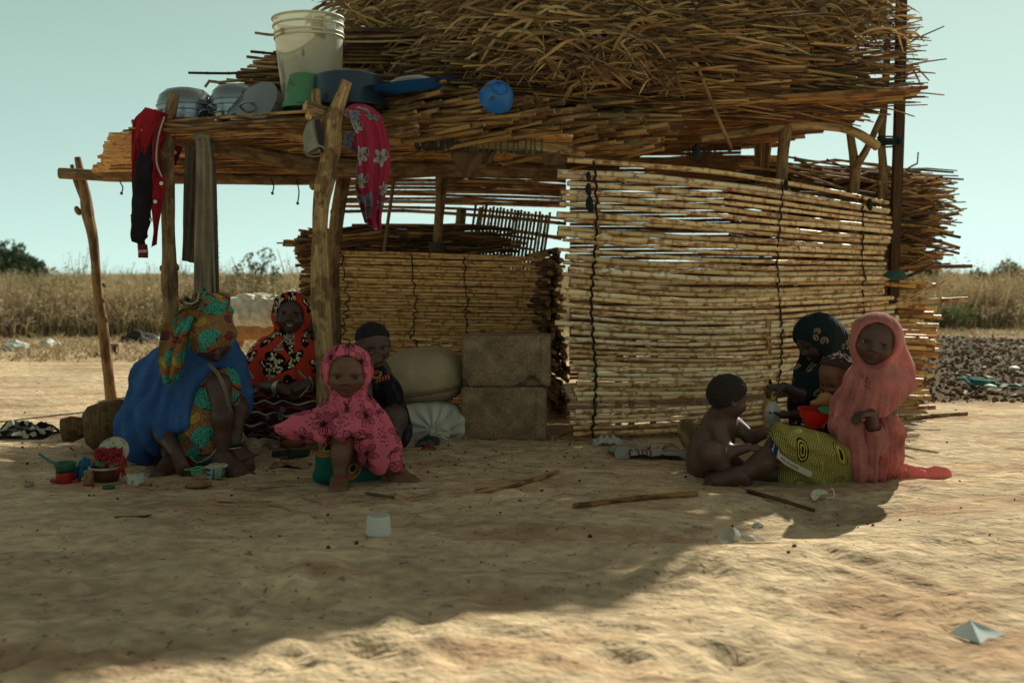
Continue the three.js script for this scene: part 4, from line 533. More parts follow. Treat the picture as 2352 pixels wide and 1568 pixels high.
// field of bones: [A, B, ra, rb, k]  (k = blend with what came before)
function bonesField(bones) { return (x, y, z) => { let d = 1e3; for (let i = 0; i < bones.length; i++) { const b = bones[i], q = capD(x, y, z, b[0], b[1], b[2], b[3]); d = i ? smin(d, q, b[4] ?? 0.03) : q; } return d; }; }
function boundsOf(bones, pad) { const lo = V(1e9, 1e9, 1e9), hi = V(-1e9, -1e9, -1e9); for (const b of bones) for (const [p, r] of [[b[0], b[2]], [b[1], b[3]]]) { lo.min(V(p.x - r, p.y - r, p.z - r)); hi.max(V(p.x + r, p.y + r, p.z + r)); } return [lo.addScalar(-pad), hi.addScalar(pad)]; }
function nets(f, lo, hi, cell, slack = 1.6) {
  const nx = Math.ceil((hi.x - lo.x) / cell) + 2, ny = Math.ceil((hi.y - lo.y) / cell) + 2, nz = Math.ceil((hi.z - lo.z) / cell) + 2, D = new Float32Array(nx * ny * nz), Bk = 4;
  for (let bz = 0; bz < nz; bz += Bk) for (let by = 0; by < ny; by += Bk) for (let bx = 0; bx < nx; bx += Bk) {
    const c = f(lo.x + (bx + 1.5) * cell, lo.y + (by + 1.5) * cell, lo.z + (bz + 1.5) * cell), skip = Math.abs(c) > cell * 2.6 * slack;
    for (let z = bz; z < Math.min(nz, bz + Bk); z++) for (let y = by; y < Math.min(ny, by + Bk); y++) for (let x = bx; x < Math.min(nx, bx + Bk); x++) D[(z * ny + y) * nx + x] = skip ? c : f(lo.x + x * cell, lo.y + y * cell, lo.z + z * cell);
  }
  const vid = new Int32Array(nx * ny * nz).fill(-1), pos = [], idx = [], sx = 1, sy = nx, sz = nx * ny;
  for (let z = 0; z < nz - 1; z++) for (let y = 0; y < ny - 1; y++) for (let x = 0; x < nx - 1; x++) {
    const o = z * sz + y * sy + x; let m = 0; const d = [];
    for (let k = 0; k < 8; k++) { const v = D[o + (k & 1) + (k >> 1 & 1) * sy + (k >> 2) * sz]; d.push(v); if (v < 0) m |= 1 << k; }
    if (m === 0 || m === 255) continue;
    let cx = 0, cy = 0, cz = 0, n = 0;
    for (let a = 0; a < 8; a++) for (let e = 0; e < 3; e++) { const b = a | 1 << e; if (b === a) continue; if ((d[a] < 0) === (d[b] < 0)) continue; const t = d[a] / (d[a] - d[b]); cx += (a & 1) + (e === 0 ? t : 0); cy += (a >> 1 & 1) + (e === 1 ? t : 0); cz += (a >> 2) + (e === 2 ? t : 0); n++; }
    vid[o] = pos.length / 3; pos.push(lo.x + (x + cx / n) * cell, lo.y + (y + cy / n) * cell, lo.z + (z + cz / n) * cell);
  }
  for (let z = 1; z < nz - 1; z++) for (let y = 1; y < ny - 1; y++) for (let x = 1; x < nx - 1; x++) {
    const o = z * sz + y * sy + x, s0 = D[o] < 0;
    for (const [st, u, v] of [[sx, sy, sz], [sy, sz, sx], [sz, sx, sy]]) { const s1 = D[o + st] < 0; if (s0 === s1) continue; const a = vid[o - u - v], b = vid[o - v], c = vid[o], e = vid[o - u]; if (a < 0 || b < 0 || c < 0 || e < 0) continue; s0 ? idx.push(a, b, c, a, c, e) : idx.push(a, c, b, a, e, c); }
  }
  const g = new THREE.BufferGeometry(); g.setAttribute('position', new THREE.Float32BufferAttribute(pos, 3)); g.setIndex(idx);
  const N = new Float32Array(pos.length), h = cell * 0.6;
  for (let i = 0; i < pos.length; i += 3) { const x = pos[i], y = pos[i + 1], z = pos[i + 2]; let a = f(x + h, y, z) - f(x - h, y, z), b = f(x, y + h, z) - f(x, y - h, z), c = f(x, y, z + h) - f(x, y, z - h); const l = Math.hypot(a, b, c) || 1; N[i] = a / l; N[i + 1] = b / l; N[i + 2] = c / l; }
  g.setAttribute('normal', new THREE.BufferAttribute(N, 3)); return g;
}
// uv in metres wrapped round an upright (or given) axis through c
function wrapUV(g, c, R = 0.2, ax = V(0, 1, 0), back = V(0, 0, -1)) {
  const p = g.attributes.position, uv = new Float32Array(p.count * 2), a = ax.clone().normalize(), b = back.clone().addScaledVector(a, -back.dot(a)).normalize(), s = V().crossVectors(a, b), v = V();
  for (let i = 0; i < p.count; i++) { v.fromBufferAttribute(p, i).sub(c); uv[i * 2] = Math.atan2(v.dot(s), -v.dot(b)) * R; uv[i * 2 + 1] = v.dot(a); }
  g.setAttribute('uv', new THREE.BufferAttribute(uv, 2)); return g;
}
// planar uv in metres for a bolt of cloth lying across given axes (seen print follows the cloth, not the viewer)
function planeUV(g, c, ux, vx) { const p = g.attributes.position, uv = new Float32Array(p.count * 2), v = V(); for (let i = 0; i < p.count; i++) { v.fromBufferAttribute(p, i).sub(c); uv[i * 2] = v.dot(ux); uv[i * 2 + 1] = v.dot(vx); } g.setAttribute('uv', new THREE.BufferAttribute(uv, 2)); return g; }
const basis = (fwd, up) => { const z = fwd.clone().normalize(), x = V().crossVectors(up, z).normalize(), y = V().crossVectors(z, x); return new THREE.Matrix4().makeBasis(x, y, z); };
// ---------------------------------------------------------------- skin
const skinTex = dataTex(256, 256, (u, v) => { const a = pfbm(u, v, 6, 6, 3, 4), b = pfbm(u, v, 40, 40, 9, 2), k = 1 + 0.14 * a + 0.08 * b; return [235 * k, 232 * k, 228 * k]; });
skinTex.repeat.set(6, 6);
const skin = (hex, rough = 0.52) => mat({ color: new THREE.Color(hex), map: skinTex, roughness: rough });
const eyeWhite = std('#b8aca0', 0.15), eyeIris = std('#120b08', 0.2), toothM = std('#d8cdb4', 0.4), browM = std('#120c0a', 0.9), lipM = std('#4e2a24', 0.4);
// head in its own frame: chin at y=-0.5, crown at +0.5, face towards +z; s = head height in metres
function headField(o = {}) {
  const lw0 = o.low ?? 0, ck = o.cheek ?? 0.12, child = o.child ?? 1, smile = o.smile ?? 0, open = o.open ?? 0;
  const cr = V(0.355, 0.39, 0.43), crc = V(0, 0.115, -0.055), fr = V(0.285, 0.37, 0.315), frc = V(0, -0.13, 0.05);
  const c1 = V(0.155, -0.15, 0.215), c2 = V(-0.155, -0.15, 0.215), chin = V(0, -0.415, 0.19), n0 = V(0, 0.015 - lw0, 0.345), n1 = V(0, -0.115 - lw0 * 0.7, child ? 0.40 : 0.425), al = V(0.062, -0.14 - lw0 * 0.7, 0.355), ar = V(-0.062, -0.14 - lw0 * 0.7, 0.355);
  const b0 = V(-0.20, 0.075 - lw0, 0.27), b1 = V(0, 0.055 - lw0, 0.335), b2 = V(0.20, 0.075 - lw0, 0.27), eL = V(0.15, -0.005 - lw0, 0.415), eR = V(-0.15, -0.005 - lw0, 0.415);
  const lw = 0.10 + 0.035 * smile, ly = -0.265 - lw0 * 0.35, cy = ly + 0.03 * smile;
  const u0 = V(-lw, cy, 0.275), u1 = V(0, ly + 0.005, 0.352), u2 = V(lw, cy, 0.275), d1 = V(0, ly - 0.05 - 0.05 * open, 0.335), m1 = V(0, ly - 0.022 - 0.02 * open, 0.372);
  const eaL = V(0.365, -0.03, -0.05), eaR = V(-0.365, -0.03, -0.05), ea = V(0.045, 0.105, 0.075), eai = V(0.02, 0.07, 0.045);
  return (x, y, z) => {
    let d = ellD(x, y, z, crc, cr); d = smin(d, ellD(x, y, z, frc, fr), 0.12);
    d = smin(d, Math.hypot(x - chin.x, y - chin.y, z - chin.z) - 0.085, 0.10);
    d = smin(d, Math.hypot(x - c1.x, y - c1.y, z - c1.z) - ck, 0.09); d = smin(d, Math.hypot(x - c2.x, y - c2.y, z - c2.z) - ck, 0.09);
    d = smin(d, Math.min(capD(x, y, z, b0, b1, 0.045, 0.045), capD(x, y, z, b1, b2, 0.045, 0.045)), 0.06);
    d = smax(d, -(Math.min(ellD(x, y, z, eL, V(0.095, 0.06, 0.085)), ellD(x, y, z, eR, V(0.095, 0.06, 0.085)))), 0.07);
    d = smin(d, capD(x, y, z, n0, n1, 0.035, 0.052), 0.05); d = smin(d, Math.min(Math.hypot(x - al.x, y - al.y, z - al.z), Math.hypot(x - ar.x, y - ar.y, z - ar.z)) - 0.038, 0.03);
    const up = Math.min(capD(x, y, z, u0, u1, 0.016, 0.034), capD(x, y, z, u1, u2, 0.034, 0.016)), lo = Math.min(capD(x, y, z, u0, d1, 0.016, 0.040), capD(x, y, z, d1, u2, 0.040, 0.016));
    d = smin(d, Math.min(up, lo), 0.03);
    d = smax(d, -Math.min(capD(x, y, z, u0, m1, 0.009, 0.014 + 0.028 * open), capD(x, y, z, m1, u2, 0.014 + 0.028 * open, 0.009)), 0.02);
    if (!o.noEars) d = smin(d, Math.min(smax(ellD(x, y, z, eaL, ea), -ellD(x, y, z, V(0.40, -0.02, -0.03), eai), 0.02), smax(ellD(x, y, z, eaR, ea), -ellD(x, y, z, V(-0.40, -0.02, -0.03), eai), 0.02)), 0.03);
    return d;
  };
}
// places a head: c = centre, face direction, up, s = height. Returns {geo (skin, merged later), add(thing): eyes etc., M}
function makeHead(c, fwd, up, s, o = {}) {
  const Mx = basis(fwd, up).setPosition(c).multiply(new THREE.Matrix4().makeScale(s * (o.wide ?? 1.1), s, s)), f = headField(o), g = nets(f, V(-0.46, -0.56, -0.55), V(0.46, 0.56, 0.55), o.cell ?? 0.019);
  g.applyMatrix4(Mx);
  const lw0 = o.low ?? 0, put = (geo) => geo.applyMatrix4(Mx), extra = (t) => {
    if (!o.noEyes) for (const e of [-1, 1]) {
      const lid = o.eye ?? 1, w = new THREE.SphereGeometry(1, 18, 12); w.scale(0.062, 0.030 * lid, 0.05); w.rotateY(e * 0.16); w.translate(e * 0.148, -0.008 - lw0, 0.287);
      const ey = part(t, 'eye', put(w), eyeWhite); const look = o.look ?? [0, 0], ir = new THREE.SphereGeometry(0.040, 14, 10); ir.scale(1, 0.92 * lid, 0.55); ir.translate(e * 0.148 + look[0] * 0.03, -0.008 - lw0 + look[1] * 0.012, 0.322); part(ey, 'iris', put(ir), eyeIris);
      // upper lid fold
      const lidPts = [V(e * 0.075, -0.005, 0.318), V(e * 0.115, 0.024 * lid, 0.330), V(e * 0.16, 0.026 * lid, 0.318), V(e * 0.215, -0.004, 0.268)].map((q) => q.add(V(0, -lw0, 0)).applyMatrix4(Mx)); part(t, 'eyelid', sweep(smoothPath(lidPts, 8), 0.013 * s, { sides: 6 }), o.lidM ?? browM);
      const bp = [V(e * 0.07, 0.082, 0.368), V(e * 0.14, 0.108, 0.338), V(e * 0.215, 0.090, 0.275)].map((q) => q.add(V(0, -lw0, 0)).applyMatrix4(Mx)); part(t, 'eyebrow', sweep(smoothPath(bp, 8), [0.009 * s, 0.014 * s, 0.006 * s], { sides: 6, flat: 0.6 }), browM);
    }
    if (!o.noEyes && !o.teeth) { const sm = o.smile ?? 0, op = o.open ?? 0, ly = -0.265 - lw0 * 0.35, lw = 0.085 + 0.03 * sm, cy = ly + 0.03 * sm, lp = (a) => sweep(smoothPath(a.map((q) => V(...q).applyMatrix4(Mx)), 12), [0.006 * s, 0.022 * s, 0.006 * s], { sides: 8, flat: 0.7 }); part(t, 'lip', lp([[-lw, cy, 0.305], [0, ly + 0.004, 0.376], [lw, cy, 0.305]]), o.lipM ?? lipM); part(t, 'lip', lp([[-lw * 0.9, cy - 0.01, 0.302], [0, ly - 0.052 - 0.05 * op, 0.364], [lw * 0.9, cy - 0.01, 0.302]]), o.lipM ?? lipM); }
    if (o.teeth) { for (let i = -3; i <= 3; i++) { if (i === 0) continue; const b = new THREE.BoxGeometry(0.027, 0.036, 0.02); b.translate(i * 0.029 - Math.sign(i) * 0.014, -0.272 + 0.022 * (i / 3) ** 2, 0.338 - 0.012 * i * i / 2); part(t, 'tooth', put(b), toothM); } }
  };
  return { geo: g, extra, M: Mx, f, s };
}
// cap of hair: the skull grown by th, above a hairline plane; bumpy
function hairGeo(H, th, line, bump, freq, o = {}) { // line: fn(x,y,z) < 0 keeps
  const g = nets((x, y, z) => { const n = bump * fbm(x * freq, y * freq, z * freq, 2) + (o.braid ? o.braid(x, y, z) : 0); let d = ellD(x, y, z, V(0, 0.115, -0.055), V(0.355 + th, 0.39 + th, 0.43 + th)) - n; return smax(d, line(x, y, z), 0.03); }, V(-0.62, -0.5, -0.7), V(0.62, 0.72, 0.6), o.cell ?? 0.024, 2.2);
  g.applyMatrix4(H.M); return g;
}
const hairM = std('#171210', 0.95), hairBrown = std('#2a1f19', 0.98);
// hand: wrist w, direction of the fingers, palm normal (back of hand = -palm), size = length; curl per finger; side +1: thumb along palm x dir
function handBones(w, dir, palm, size, side, curl = [0.3, 0.35, 0.4, 0.45], o = {}) {
  const f = dir.clone().normalize(), n = palm.clone().addScaledVector(f, -palm.dot(f)).normalize(), x = V().crossVectors(f, n).multiplyScalar(side), B = [], L = size;
  const pt = (a, b, c) => w.clone().addScaledVector(f, a * L).addScaledVector(x, b * L).addScaledVector(n, c * L);
  for (const b of [-0.14, -0.045, 0.05, 0.14]) B.push([pt(0, b * 0.55, 0), pt(0.46, b * 1.12, 0), 0.10 * L, 0.088 * L, 0.03 * L * 3]);
  [[0.15, 0.36, 0.062], [0.052, 0.42, 0.064], [-0.048, 0.40, 0.060], [-0.145, 0.31, 0.052]].forEach(([b, len, r], i) => {
    let p = pt(0.46, b, 0.0), a = curl[i] * 0.5, sp = (o.spread ?? 0.25) * b; const seg = [0.48, 0.3, 0.24];
    seg.forEach((q, k) => { a += curl[i] * (k ? 0.9 : 0.6); const dv = f.clone().multiplyScalar(Math.cos(a)).addScaledVector(n, Math.sin(a)).addScaledVector(x, sp).normalize(), e = p.clone().addScaledVector(dv, q * len * L); B.push([p, e, r * L * (1 - 0.1 * k), r * L * (0.92 - 0.12 * k), 0.012 * L * 2]); p = e; });
  });
  { let p = pt(0.10, 0.14, 0.02); const th = o.thumb ?? 0.5; const d1 = f.clone().multiplyScalar(0.75).addScaledVector(x, 0.75 * (1.1 - th * 0.5)).addScaledVector(n, 0.35 * th + 0.1).normalize(), e = p.clone().addScaledVector(d1, 0.24 * L), d2 = d1.clone().addScaledVector(f, 0.5).addScaledVector(x, -0.25 * th).normalize(), e2 = e.clone().addScaledVector(d2, 0.19 * L); B.push([p, e, 0.085 * L, 0.07 * L, 0.05 * L], [e, e2, 0.068 * L, 0.052 * L, 0.03 * L]); }
  return B;
}
// foot: ankle a, heel-to-toe direction, length; flat on the ground plane given by normal up
function footBones(a, dir, up, L, side) {
  const f = dir.clone().addScaledVector(up, -dir.dot(up)).normalize(), x = V().crossVectors(up, f).multiplyScalar(side), B = [], pt = (p, q, h) => a.clone().addScaledVector(f, p * L).addScaledVector(x, q * L).addScaledVector(up, h * L);
  const hgt = -0.20;
  B.push([pt(0, 0, 0), pt(-0.14, 0, hgt - 0.02), 0.135 * L, 0.115 * L, 0.05], [pt(-0.14, 0, hgt - 0.02), pt(0.45, 0.06, hgt - 0.04), 0.12 * L, 0.10 * L, 0.05], [pt(0, 0, 0), pt(0.40, 0.06, hgt + 0.03), 0.125 * L, 0.095 * L, 0.06], [pt(-0.1, -0.02, hgt), pt(0.40, -0.10, hgt - 0.05), 0.11 * L, 0.085 * L, 0.05]);
  [[0.14, 0.24, 0.075], [0.045, 0.21, 0.055], [-0.03, 0.18, 0.05], [-0.10, 0.14, 0.046], [-0.165, 0.08, 0.044]].forEach(([q, l, r]) => B.push([pt(0.46, q * 0.95, hgt - 0.055), pt(0.52 + l * 0.6, q * 1.08, hgt - 0.075), r * L * 1.05, r * L, 0.022 * L * 1.2]));
  return B;
}
// a person: skin made of bone groups (body, hands, feet, head), one mesh
function makeSkin(t, groups, head, material) {
  const gs = groups.map(([bones, cell]) => { const [lo, hi] = boundsOf(bones, cell * 3); return nets(bonesField(bones), lo, hi, cell); });
  if (head) gs.push(head.geo);
  const g = mergeGeometries(gs); wrapUV(g, t.position, 0.12); return part(t, 'body', g, material);
}
function cloth(t, name, f, lo, hi, cell, material, uv, label, slack = 2.2) { const g = nets(f, lo, hi, cell, slack); uv(g); return part(t, name, g, material, label); }
// ================================================================ printed cloths (flat prints)
const TAU = Math.PI * 2;
function petals(c, x, y, r, n, w, rot, fill, line, lw) { for (let i = 0; i < n; i++) { c.save(); c.translate(x, y); c.rotate(rot + i * TAU / n); c.beginPath(); c.moveTo(0, 0); c.bezierCurveTo(r * 0.3, -w, r * 0.8, -w, r, 0); c.bezierCurveTo(r * 0.8, w, r * 0.3, w, 0, 0); if (fill) { c.fillStyle = fill; c.fill(); } c.strokeStyle = line; c.lineWidth = lw; c.stroke(); c.beginPath(); for (const k of [-0.4, 0, 0.4]) { c.moveTo(r * 0.1, 0); c.quadraticCurveTo(r * 0.4, k * w, r * 0.75, k * w * 1.1); } c.lineWidth = lw * 0.75; c.stroke(); c.restore(); } }
function tiled(c, w, h, fn) { for (const dx of [-w, 0, w]) for (const dy of [-h, 0, h]) { c.save(); c.translate(dx, dy); fn(); c.restore(); } }
const prints = {
  pink: canvasTex(1024, 1024, (c, w, h) => {
    c.fillStyle = '#d06274'; c.fillRect(0, 0, w, h); const R = rngOf(3), it = []; for (let j = 0; j < 5; j++) for (let i = 0; i < 5; i++) it.push([(i + 0.2 + 0.6 * R()) * w / 5, (j + 0.2 + 0.6 * R()) * h / 5, R(), R() * 6]);
    it.forEach(([x, y, k, a], i) => tiled(c, w, h, () => { if (i % 3 === 0) { petals(c, x, y, 108 + 20 * k, 5, 46, a, 'rgba(60,18,32,0.10)', '#3a1420', 7); c.fillStyle = '#3a1420'; c.beginPath(); c.arc(x, y, 12, 0, TAU); c.fill(); } else if (i % 3 === 1) { c.strokeStyle = '#3a1420'; c.lineWidth = 5; for (let q = 0; q < 18; q++) { const rr = 9 * (q ** 0.6), aa = a + q * 2.4; c.beginPath(); c.arc(x + Math.cos(aa) * rr * 1.3, y + Math.sin(aa) * rr * 2.4, 9, 0, TAU); c.stroke(); } } else { petals(c, x, y, 96, 2, 34, a, 'rgba(60,18,32,0.12)', '#3a1420', 6); petals(c, x + 30, y + 36, 66, 2, 22, a + 1, 'rgba(60,18,32,0.22)', '#3a1420', 6); } }));
  }),
  wax: canvasTex(1024, 1024, (c, w, h) => {
    c.fillStyle = '#84562f'; c.fillRect(0, 0, w, h); const R = rngOf(8);
    c.fillStyle = '#c8b49a'; for (let i = 0; i < 9000; i++) { if (R() < 0.55) c.fillRect(R() * w, R() * h, 3 + 3 * R(), 3 + 2 * R()); }
    const leaf = (x, y, rx, ry, a) => { c.save(); c.translate(x, y); c.rotate(a); c.beginPath(); c.ellipse(0, 0, rx, ry, 0, 0, TAU); c.fillStyle = '#2c3a2c'; c.fill(); c.save(); c.clip(); c.fillStyle = '#4fb39c'; for (let i = -rx; i < rx; i += 26) for (let j = -ry; j < ry; j += 30) { c.beginPath(); c.ellipse(i + 8 * R(), j + 8 * R() + ((i / 26) % 2) * 14, 9 + 3 * R(), 12 + 3 * R(), R(), 0, TAU); c.fill(); } c.restore(); c.lineWidth = 12; c.strokeStyle = '#17140f'; c.stroke(); c.restore(); };
    const flower = (x, y) => { c.fillStyle = '#a3262c'; for (let i = 0; i < 9; i++) { c.beginPath(); c.arc(x + Math.cos(i * TAU / 9) * 62, y + Math.sin(i * TAU / 9) * 62, 27, 0, TAU); c.fill(); } c.fillStyle = '#17181a'; c.beginPath(); c.arc(x, y, 62, 0, TAU); c.fill(); c.fillStyle = '#4d9a92'; for (let i = 0; i < 9; i++) { c.beginPath(); c.arc(x + Math.cos(i * TAU / 9) * 42, y + Math.sin(i * TAU / 9) * 42, 9, 0, TAU); c.fill(); } c.fillStyle = '#a3262c'; c.beginPath(); c.arc(x, y, 22, 0, TAU); c.fill(); };
    const fan = (x, y, a) => { c.save(); c.translate(x, y); c.rotate(a); c.fillStyle = '#c7a243'; c.beginPath(); c.arc(0, 0, 76, -1.6, 1.6); c.closePath(); c.fill(); for (let r = 30; r < 76; r += 13) { c.strokeStyle = '#241c10'; c.lineWidth = 4; c.beginPath(); c.arc(0, 0, r, -1.5, 1.5); c.stroke(); } for (let i = -6; i <= 6; i++) { c.strokeStyle = '#c7a243'; c.lineWidth = 5; c.beginPath(); c.arc(Math.cos(i * 0.24) * 88, Math.sin(i * 0.24) * 88, 10, 0, TAU); c.stroke(); } c.restore(); };
    const rope = (x, y, r, a0, a1) => { c.strokeStyle = '#1a120e'; c.lineWidth = 34; c.beginPath(); c.arc(x, y, r, a0, a1); c.stroke(); c.strokeStyle = '#9d2a2c'; c.lineWidth = 24; c.setLineDash([18, 9]); c.beginPath(); c.arc(x, y, r, a0, a1); c.stroke(); c.setLineDash([]); };
    tiled(c, w, h, () => { leaf(300, 260, 210, 150, 0.5); leaf(760, 620, 220, 165, -0.4); leaf(240, 780, 190, 140, -0.8); leaf(840, 150, 170, 120, 1.0); leaf(500, 620, 120, 90, 0.2); leaf(960, 420, 120, 90, 0.9); rope(300, 300, 220, 0.4, 2.0); rope(760, 660, 230, 3.4, 5.2); rope(260, 760, 190, 4.0, 5.8); flower(560, 130); flower(520, 860); flower(60, 520); fan(520, 470, 0.3); fan(960, 880, 2.4); fan(60, 60, 1.2); });
  }),
  red: canvasTex(1024, 1024, (c, w, h) => {
    c.fillStyle = '#bb3a28'; c.fillRect(0, 0, w, h); const R = rngOf(12);
    tiled(c, w, h, () => { const R2 = rngOf(5); for (let i = 0; i < 9; i++) { const x = R2() * w, y = R2() * h, a = R2() * 3, W2 = 190 + 90 * R2(), H2 = 130 + 60 * R2(); c.save(); c.translate(x, y); c.rotate(a); c.fillStyle = '#15110f'; c.beginPath(); c.ellipse(0, 0, W2, H2 * 0.62, 0, 0, TAU); c.fill(); for (let k = 0; k < 13; k++) { c.fillStyle = k % 3 ? '#cdb78a' : '#e2d8c4'; const q = R2() * TAU, rr = Math.sqrt(R2()); c.beginPath(); c.ellipse(Math.cos(q) * rr * W2 * 0.8, Math.sin(q) * rr * H2 * 0.46, 22 + 10 * R2(), 17 + 6 * R2(), R2() * 3, 0, TAU); c.fill(); c.strokeStyle = '#7d6032'; c.lineWidth = 4; c.stroke(); } c.restore(); }
      c.strokeStyle = '#d8cfbd'; for (let i = 0; i < 7; i++) { const x = R2() * w, y = R2() * h, a = (Math.floor(R2() * 4)) * 0.78; c.save(); c.translate(x, y); c.rotate(a); c.fillStyle = '#1a1512'; c.fillRect(-110, -22, 220, 44); for (let k = -100; k < 100; k += 50) { c.lineWidth = 5; c.strokeRect(k, -15, 34, 30); c.strokeRect(k + 10, -6, 14, 12); } c.restore(); }
      for (let i = 0; i < 700; i++) { const x = 650 + 220 * R2(), y = 180 + 300 * R2(); c.fillStyle = R2() < 0.5 ? '#15110f' : '#d5cbb5'; c.beginPath(); c.arc(x, y, 4 + 5 * R2(), 0, TAU); c.fill(); } });
  }),
  lap: canvasTex(512, 512, (c, w, h) => { c.fillStyle = '#3a1e24'; c.fillRect(0, 0, w, h); for (let i = 0; i < 16; i++) { c.strokeStyle = ['#8a3a30', '#1b1418', '#b7a184', '#5a2c3c'][i % 4]; c.lineWidth = 12 + (i % 3) * 5; c.beginPath(); for (let x = -10; x <= w + 10; x += 8) { const y = i * 32 + 18 * Math.sin(x / w * TAU * 2 + i * 0.9); x < 0 ? c.moveTo(x, y) : c.lineTo(x, y); } c.stroke(); } const R = rngOf(4); for (let i = 0; i < 8; i++) { petals(c, R() * w, R() * h, 34, 7, 9, R() * 3, '#cbb9b9', '#2b1a20', 2); } }),
  olive: canvasTex(1024, 1024, (c, w, h) => {
    c.fillStyle = '#a99a50'; c.fillRect(0, 0, w, h); c.strokeStyle = '#141a1c'; c.lineCap = 'round';
    for (let j = 0; j < 44; j++) for (let i = 0; i < 30; i++) { const y0 = j * (h / 44), x0 = i * (w / 30) + (j % 2) * 14 + 6 * Math.sin(j * 0.7); c.lineWidth = 9; c.beginPath(); c.moveTo(x0, y0 + 9 * Math.sin(x0 / w * TAU * 3)); c.lineTo(x0 + 22, y0 + 9 * Math.sin((x0 + 22) / w * TAU * 3)); c.stroke(); }
    const eye = (x, y, a) => { c.save(); c.translate(x, y); c.rotate(a); for (const [rx, ry, f] of [[160, 84, '#141a1c'], [146, 72, '#b29c49'], [128, 58, '#141a1c'], [116, 48, '#b8a24e'], [60, 24, '#141a1c']]) { c.fillStyle = f; c.beginPath(); c.ellipse(0, 0, rx, ry, 0, 0, TAU); c.fill(); } c.restore(); };
    const waves = (x, y, n) => { for (let i = n; i > 0; i--) { c.fillStyle = i % 2 ? '#141a1c' : '#b09d4c'; c.beginPath(); c.arc(x, y, i * 17, 0, TAU); c.fill(); } };
    tiled(c, w, h, () => { eye(300, 300, 0.6); eye(760, 740, 0.4); waves(770, 260, 5); waves(200, 800, 5); });
  }),
  teal: canvasTex(1024, 1024, (c, w, h) => {
    c.fillStyle = '#1b2626'; c.fillRect(0, 0, w, h); c.strokeStyle = '#101718'; c.lineWidth = 5; const R = rngOf(6); for (let i = 0; i < 120; i++) { c.beginPath(); c.arc(R() * w, R() * h, 40 + 40 * R(), R() * 6, R() * 6 + 1); c.stroke(); }
    tiled(c, w, h, () => { const Q = rngOf(9); for (let i = 0; i < 30; i++) { const x = Q() * w, y = Q() * h, a = Q() * 3, s = 0.8 + 0.5 * Q(), e = i % 3 === 0; c.save(); c.translate(x, y); c.rotate(a); c.strokeStyle = '#a58a66'; c.lineWidth = 9 * s; c.beginPath(); c.ellipse(0, 0, 34 * s, (e ? 22 : 34) * s, 0, 0.2, e ? 6.4 : 5.4); c.stroke(); c.lineWidth = 6 * s; c.beginPath(); c.arc(4, 2, 17 * s, 0.5, 5.6); c.stroke(); c.fillStyle = '#a58a66'; c.beginPath(); c.arc(0, 0, 5 * s, 0, TAU); c.fill(); c.restore(); } });
  }),
  orange: canvasTex(512, 512, (c, w, h) => { c.fillStyle = '#1f5a4e'; c.fillRect(0, 0, w, h); tiled(c, w, h, () => { for (const [x, y] of [[140, 150], [390, 380]]) { for (let r = 130; r > 20; r -= 22) { c.fillStyle = ['#b5672b', '#2b2a24', '#c28a3d', '#1f5a4e', '#9c4f25'][Math.floor(r / 22) % 5]; c.beginPath(); c.ellipse(x, y, r, r * 0.7, 0.5, 0, TAU); c.fill(); } c.strokeStyle = '#e0b35c'; c.lineWidth = 4; for (let i = 0; i < 26; i++) { c.beginPath(); c.moveTo(x + Math.cos(i * TAU / 26) * 80, y + Math.sin(i * TAU / 26) * 60); c.lineTo(x + Math.cos(i * TAU / 26) * 105, y + Math.sin(i * TAU / 26) * 78); c.stroke(); } } }); }),
  dark: canvasTex(512, 512, (c, w, h) => { c.fillStyle = '#1c1820'; c.fillRect(0, 0, w, h); tiled(c, w, h, () => { const Q = rngOf(2); for (let i = 0; i < 26; i++) { const x = Q() * w, y = Q() * h; for (let k = 0; k < 14; k++) { const a = k * TAU / 14 + Q(); c.strokeStyle = ['#4c5661', '#3d2430', '#5a5a58'][k % 3]; c.lineWidth = 3; c.beginPath(); c.moveTo(x + Math.cos(a) * 8, y + Math.sin(a) * 8); c.lineTo(x + Math.cos(a) * 46, y + Math.sin(a) * 46); c.stroke(); } } }); }),
  crimson: canvasTex(1024, 1024, (c, w, h) => { c.fillStyle = '#a8324a'; c.fillRect(0, 0, w, h); for (let i = 0; i < 300; i++) { c.fillStyle = 'rgba(90,20,40,0.13)'; c.fillRect((i * 37) % w, 0, 3, h); } tiled(c, w, h, () => { const Q = rngOf(31); for (let i = 0; i < 26; i++) { const x = Q() * w, y = Q() * h, a = Q() * 6; petals(c, x, y, 98, i % 3 ? 5 : 6, 38, a, i % 2 ? '#b8ae9e' : '#8f9295', '#33323c', 5); if (i % 2) { c.save(); c.translate(x + 90, y + 30); c.rotate(a); c.fillStyle = '#33384a'; c.beginPath(); c.ellipse(0, 0, 40, 17, 0, 0, TAU); c.fill(); c.strokeStyle = '#d3cabb'; c.lineWidth = 5; c.stroke(); c.restore(); } } }); }),
  daisies: canvasTex(512, 512, (c, w, h) => { c.fillStyle = '#1b1b1c'; c.fillRect(0, 0, w, h); tiled(c, w, h, () => { const Q = rngOf(41); for (let i = 0; i < 30; i++) { const x = Q() * w, y = Q() * h, r = 24 + 16 * Q(); c.fillStyle = '#b9b39c'; for (let k = 0; k < 5; k++) { c.beginPath(); c.arc(x + Math.cos(k * TAU / 5) * r * 0.6, y + Math.sin(k * TAU / 5) * r * 0.6, r * 0.48, 0, TAU); c.fill(); } c.fillStyle = '#6d6a55'; c.beginPath(); c.arc(x, y, r * 0.25, 0, TAU); c.fill(); } }); }),
};
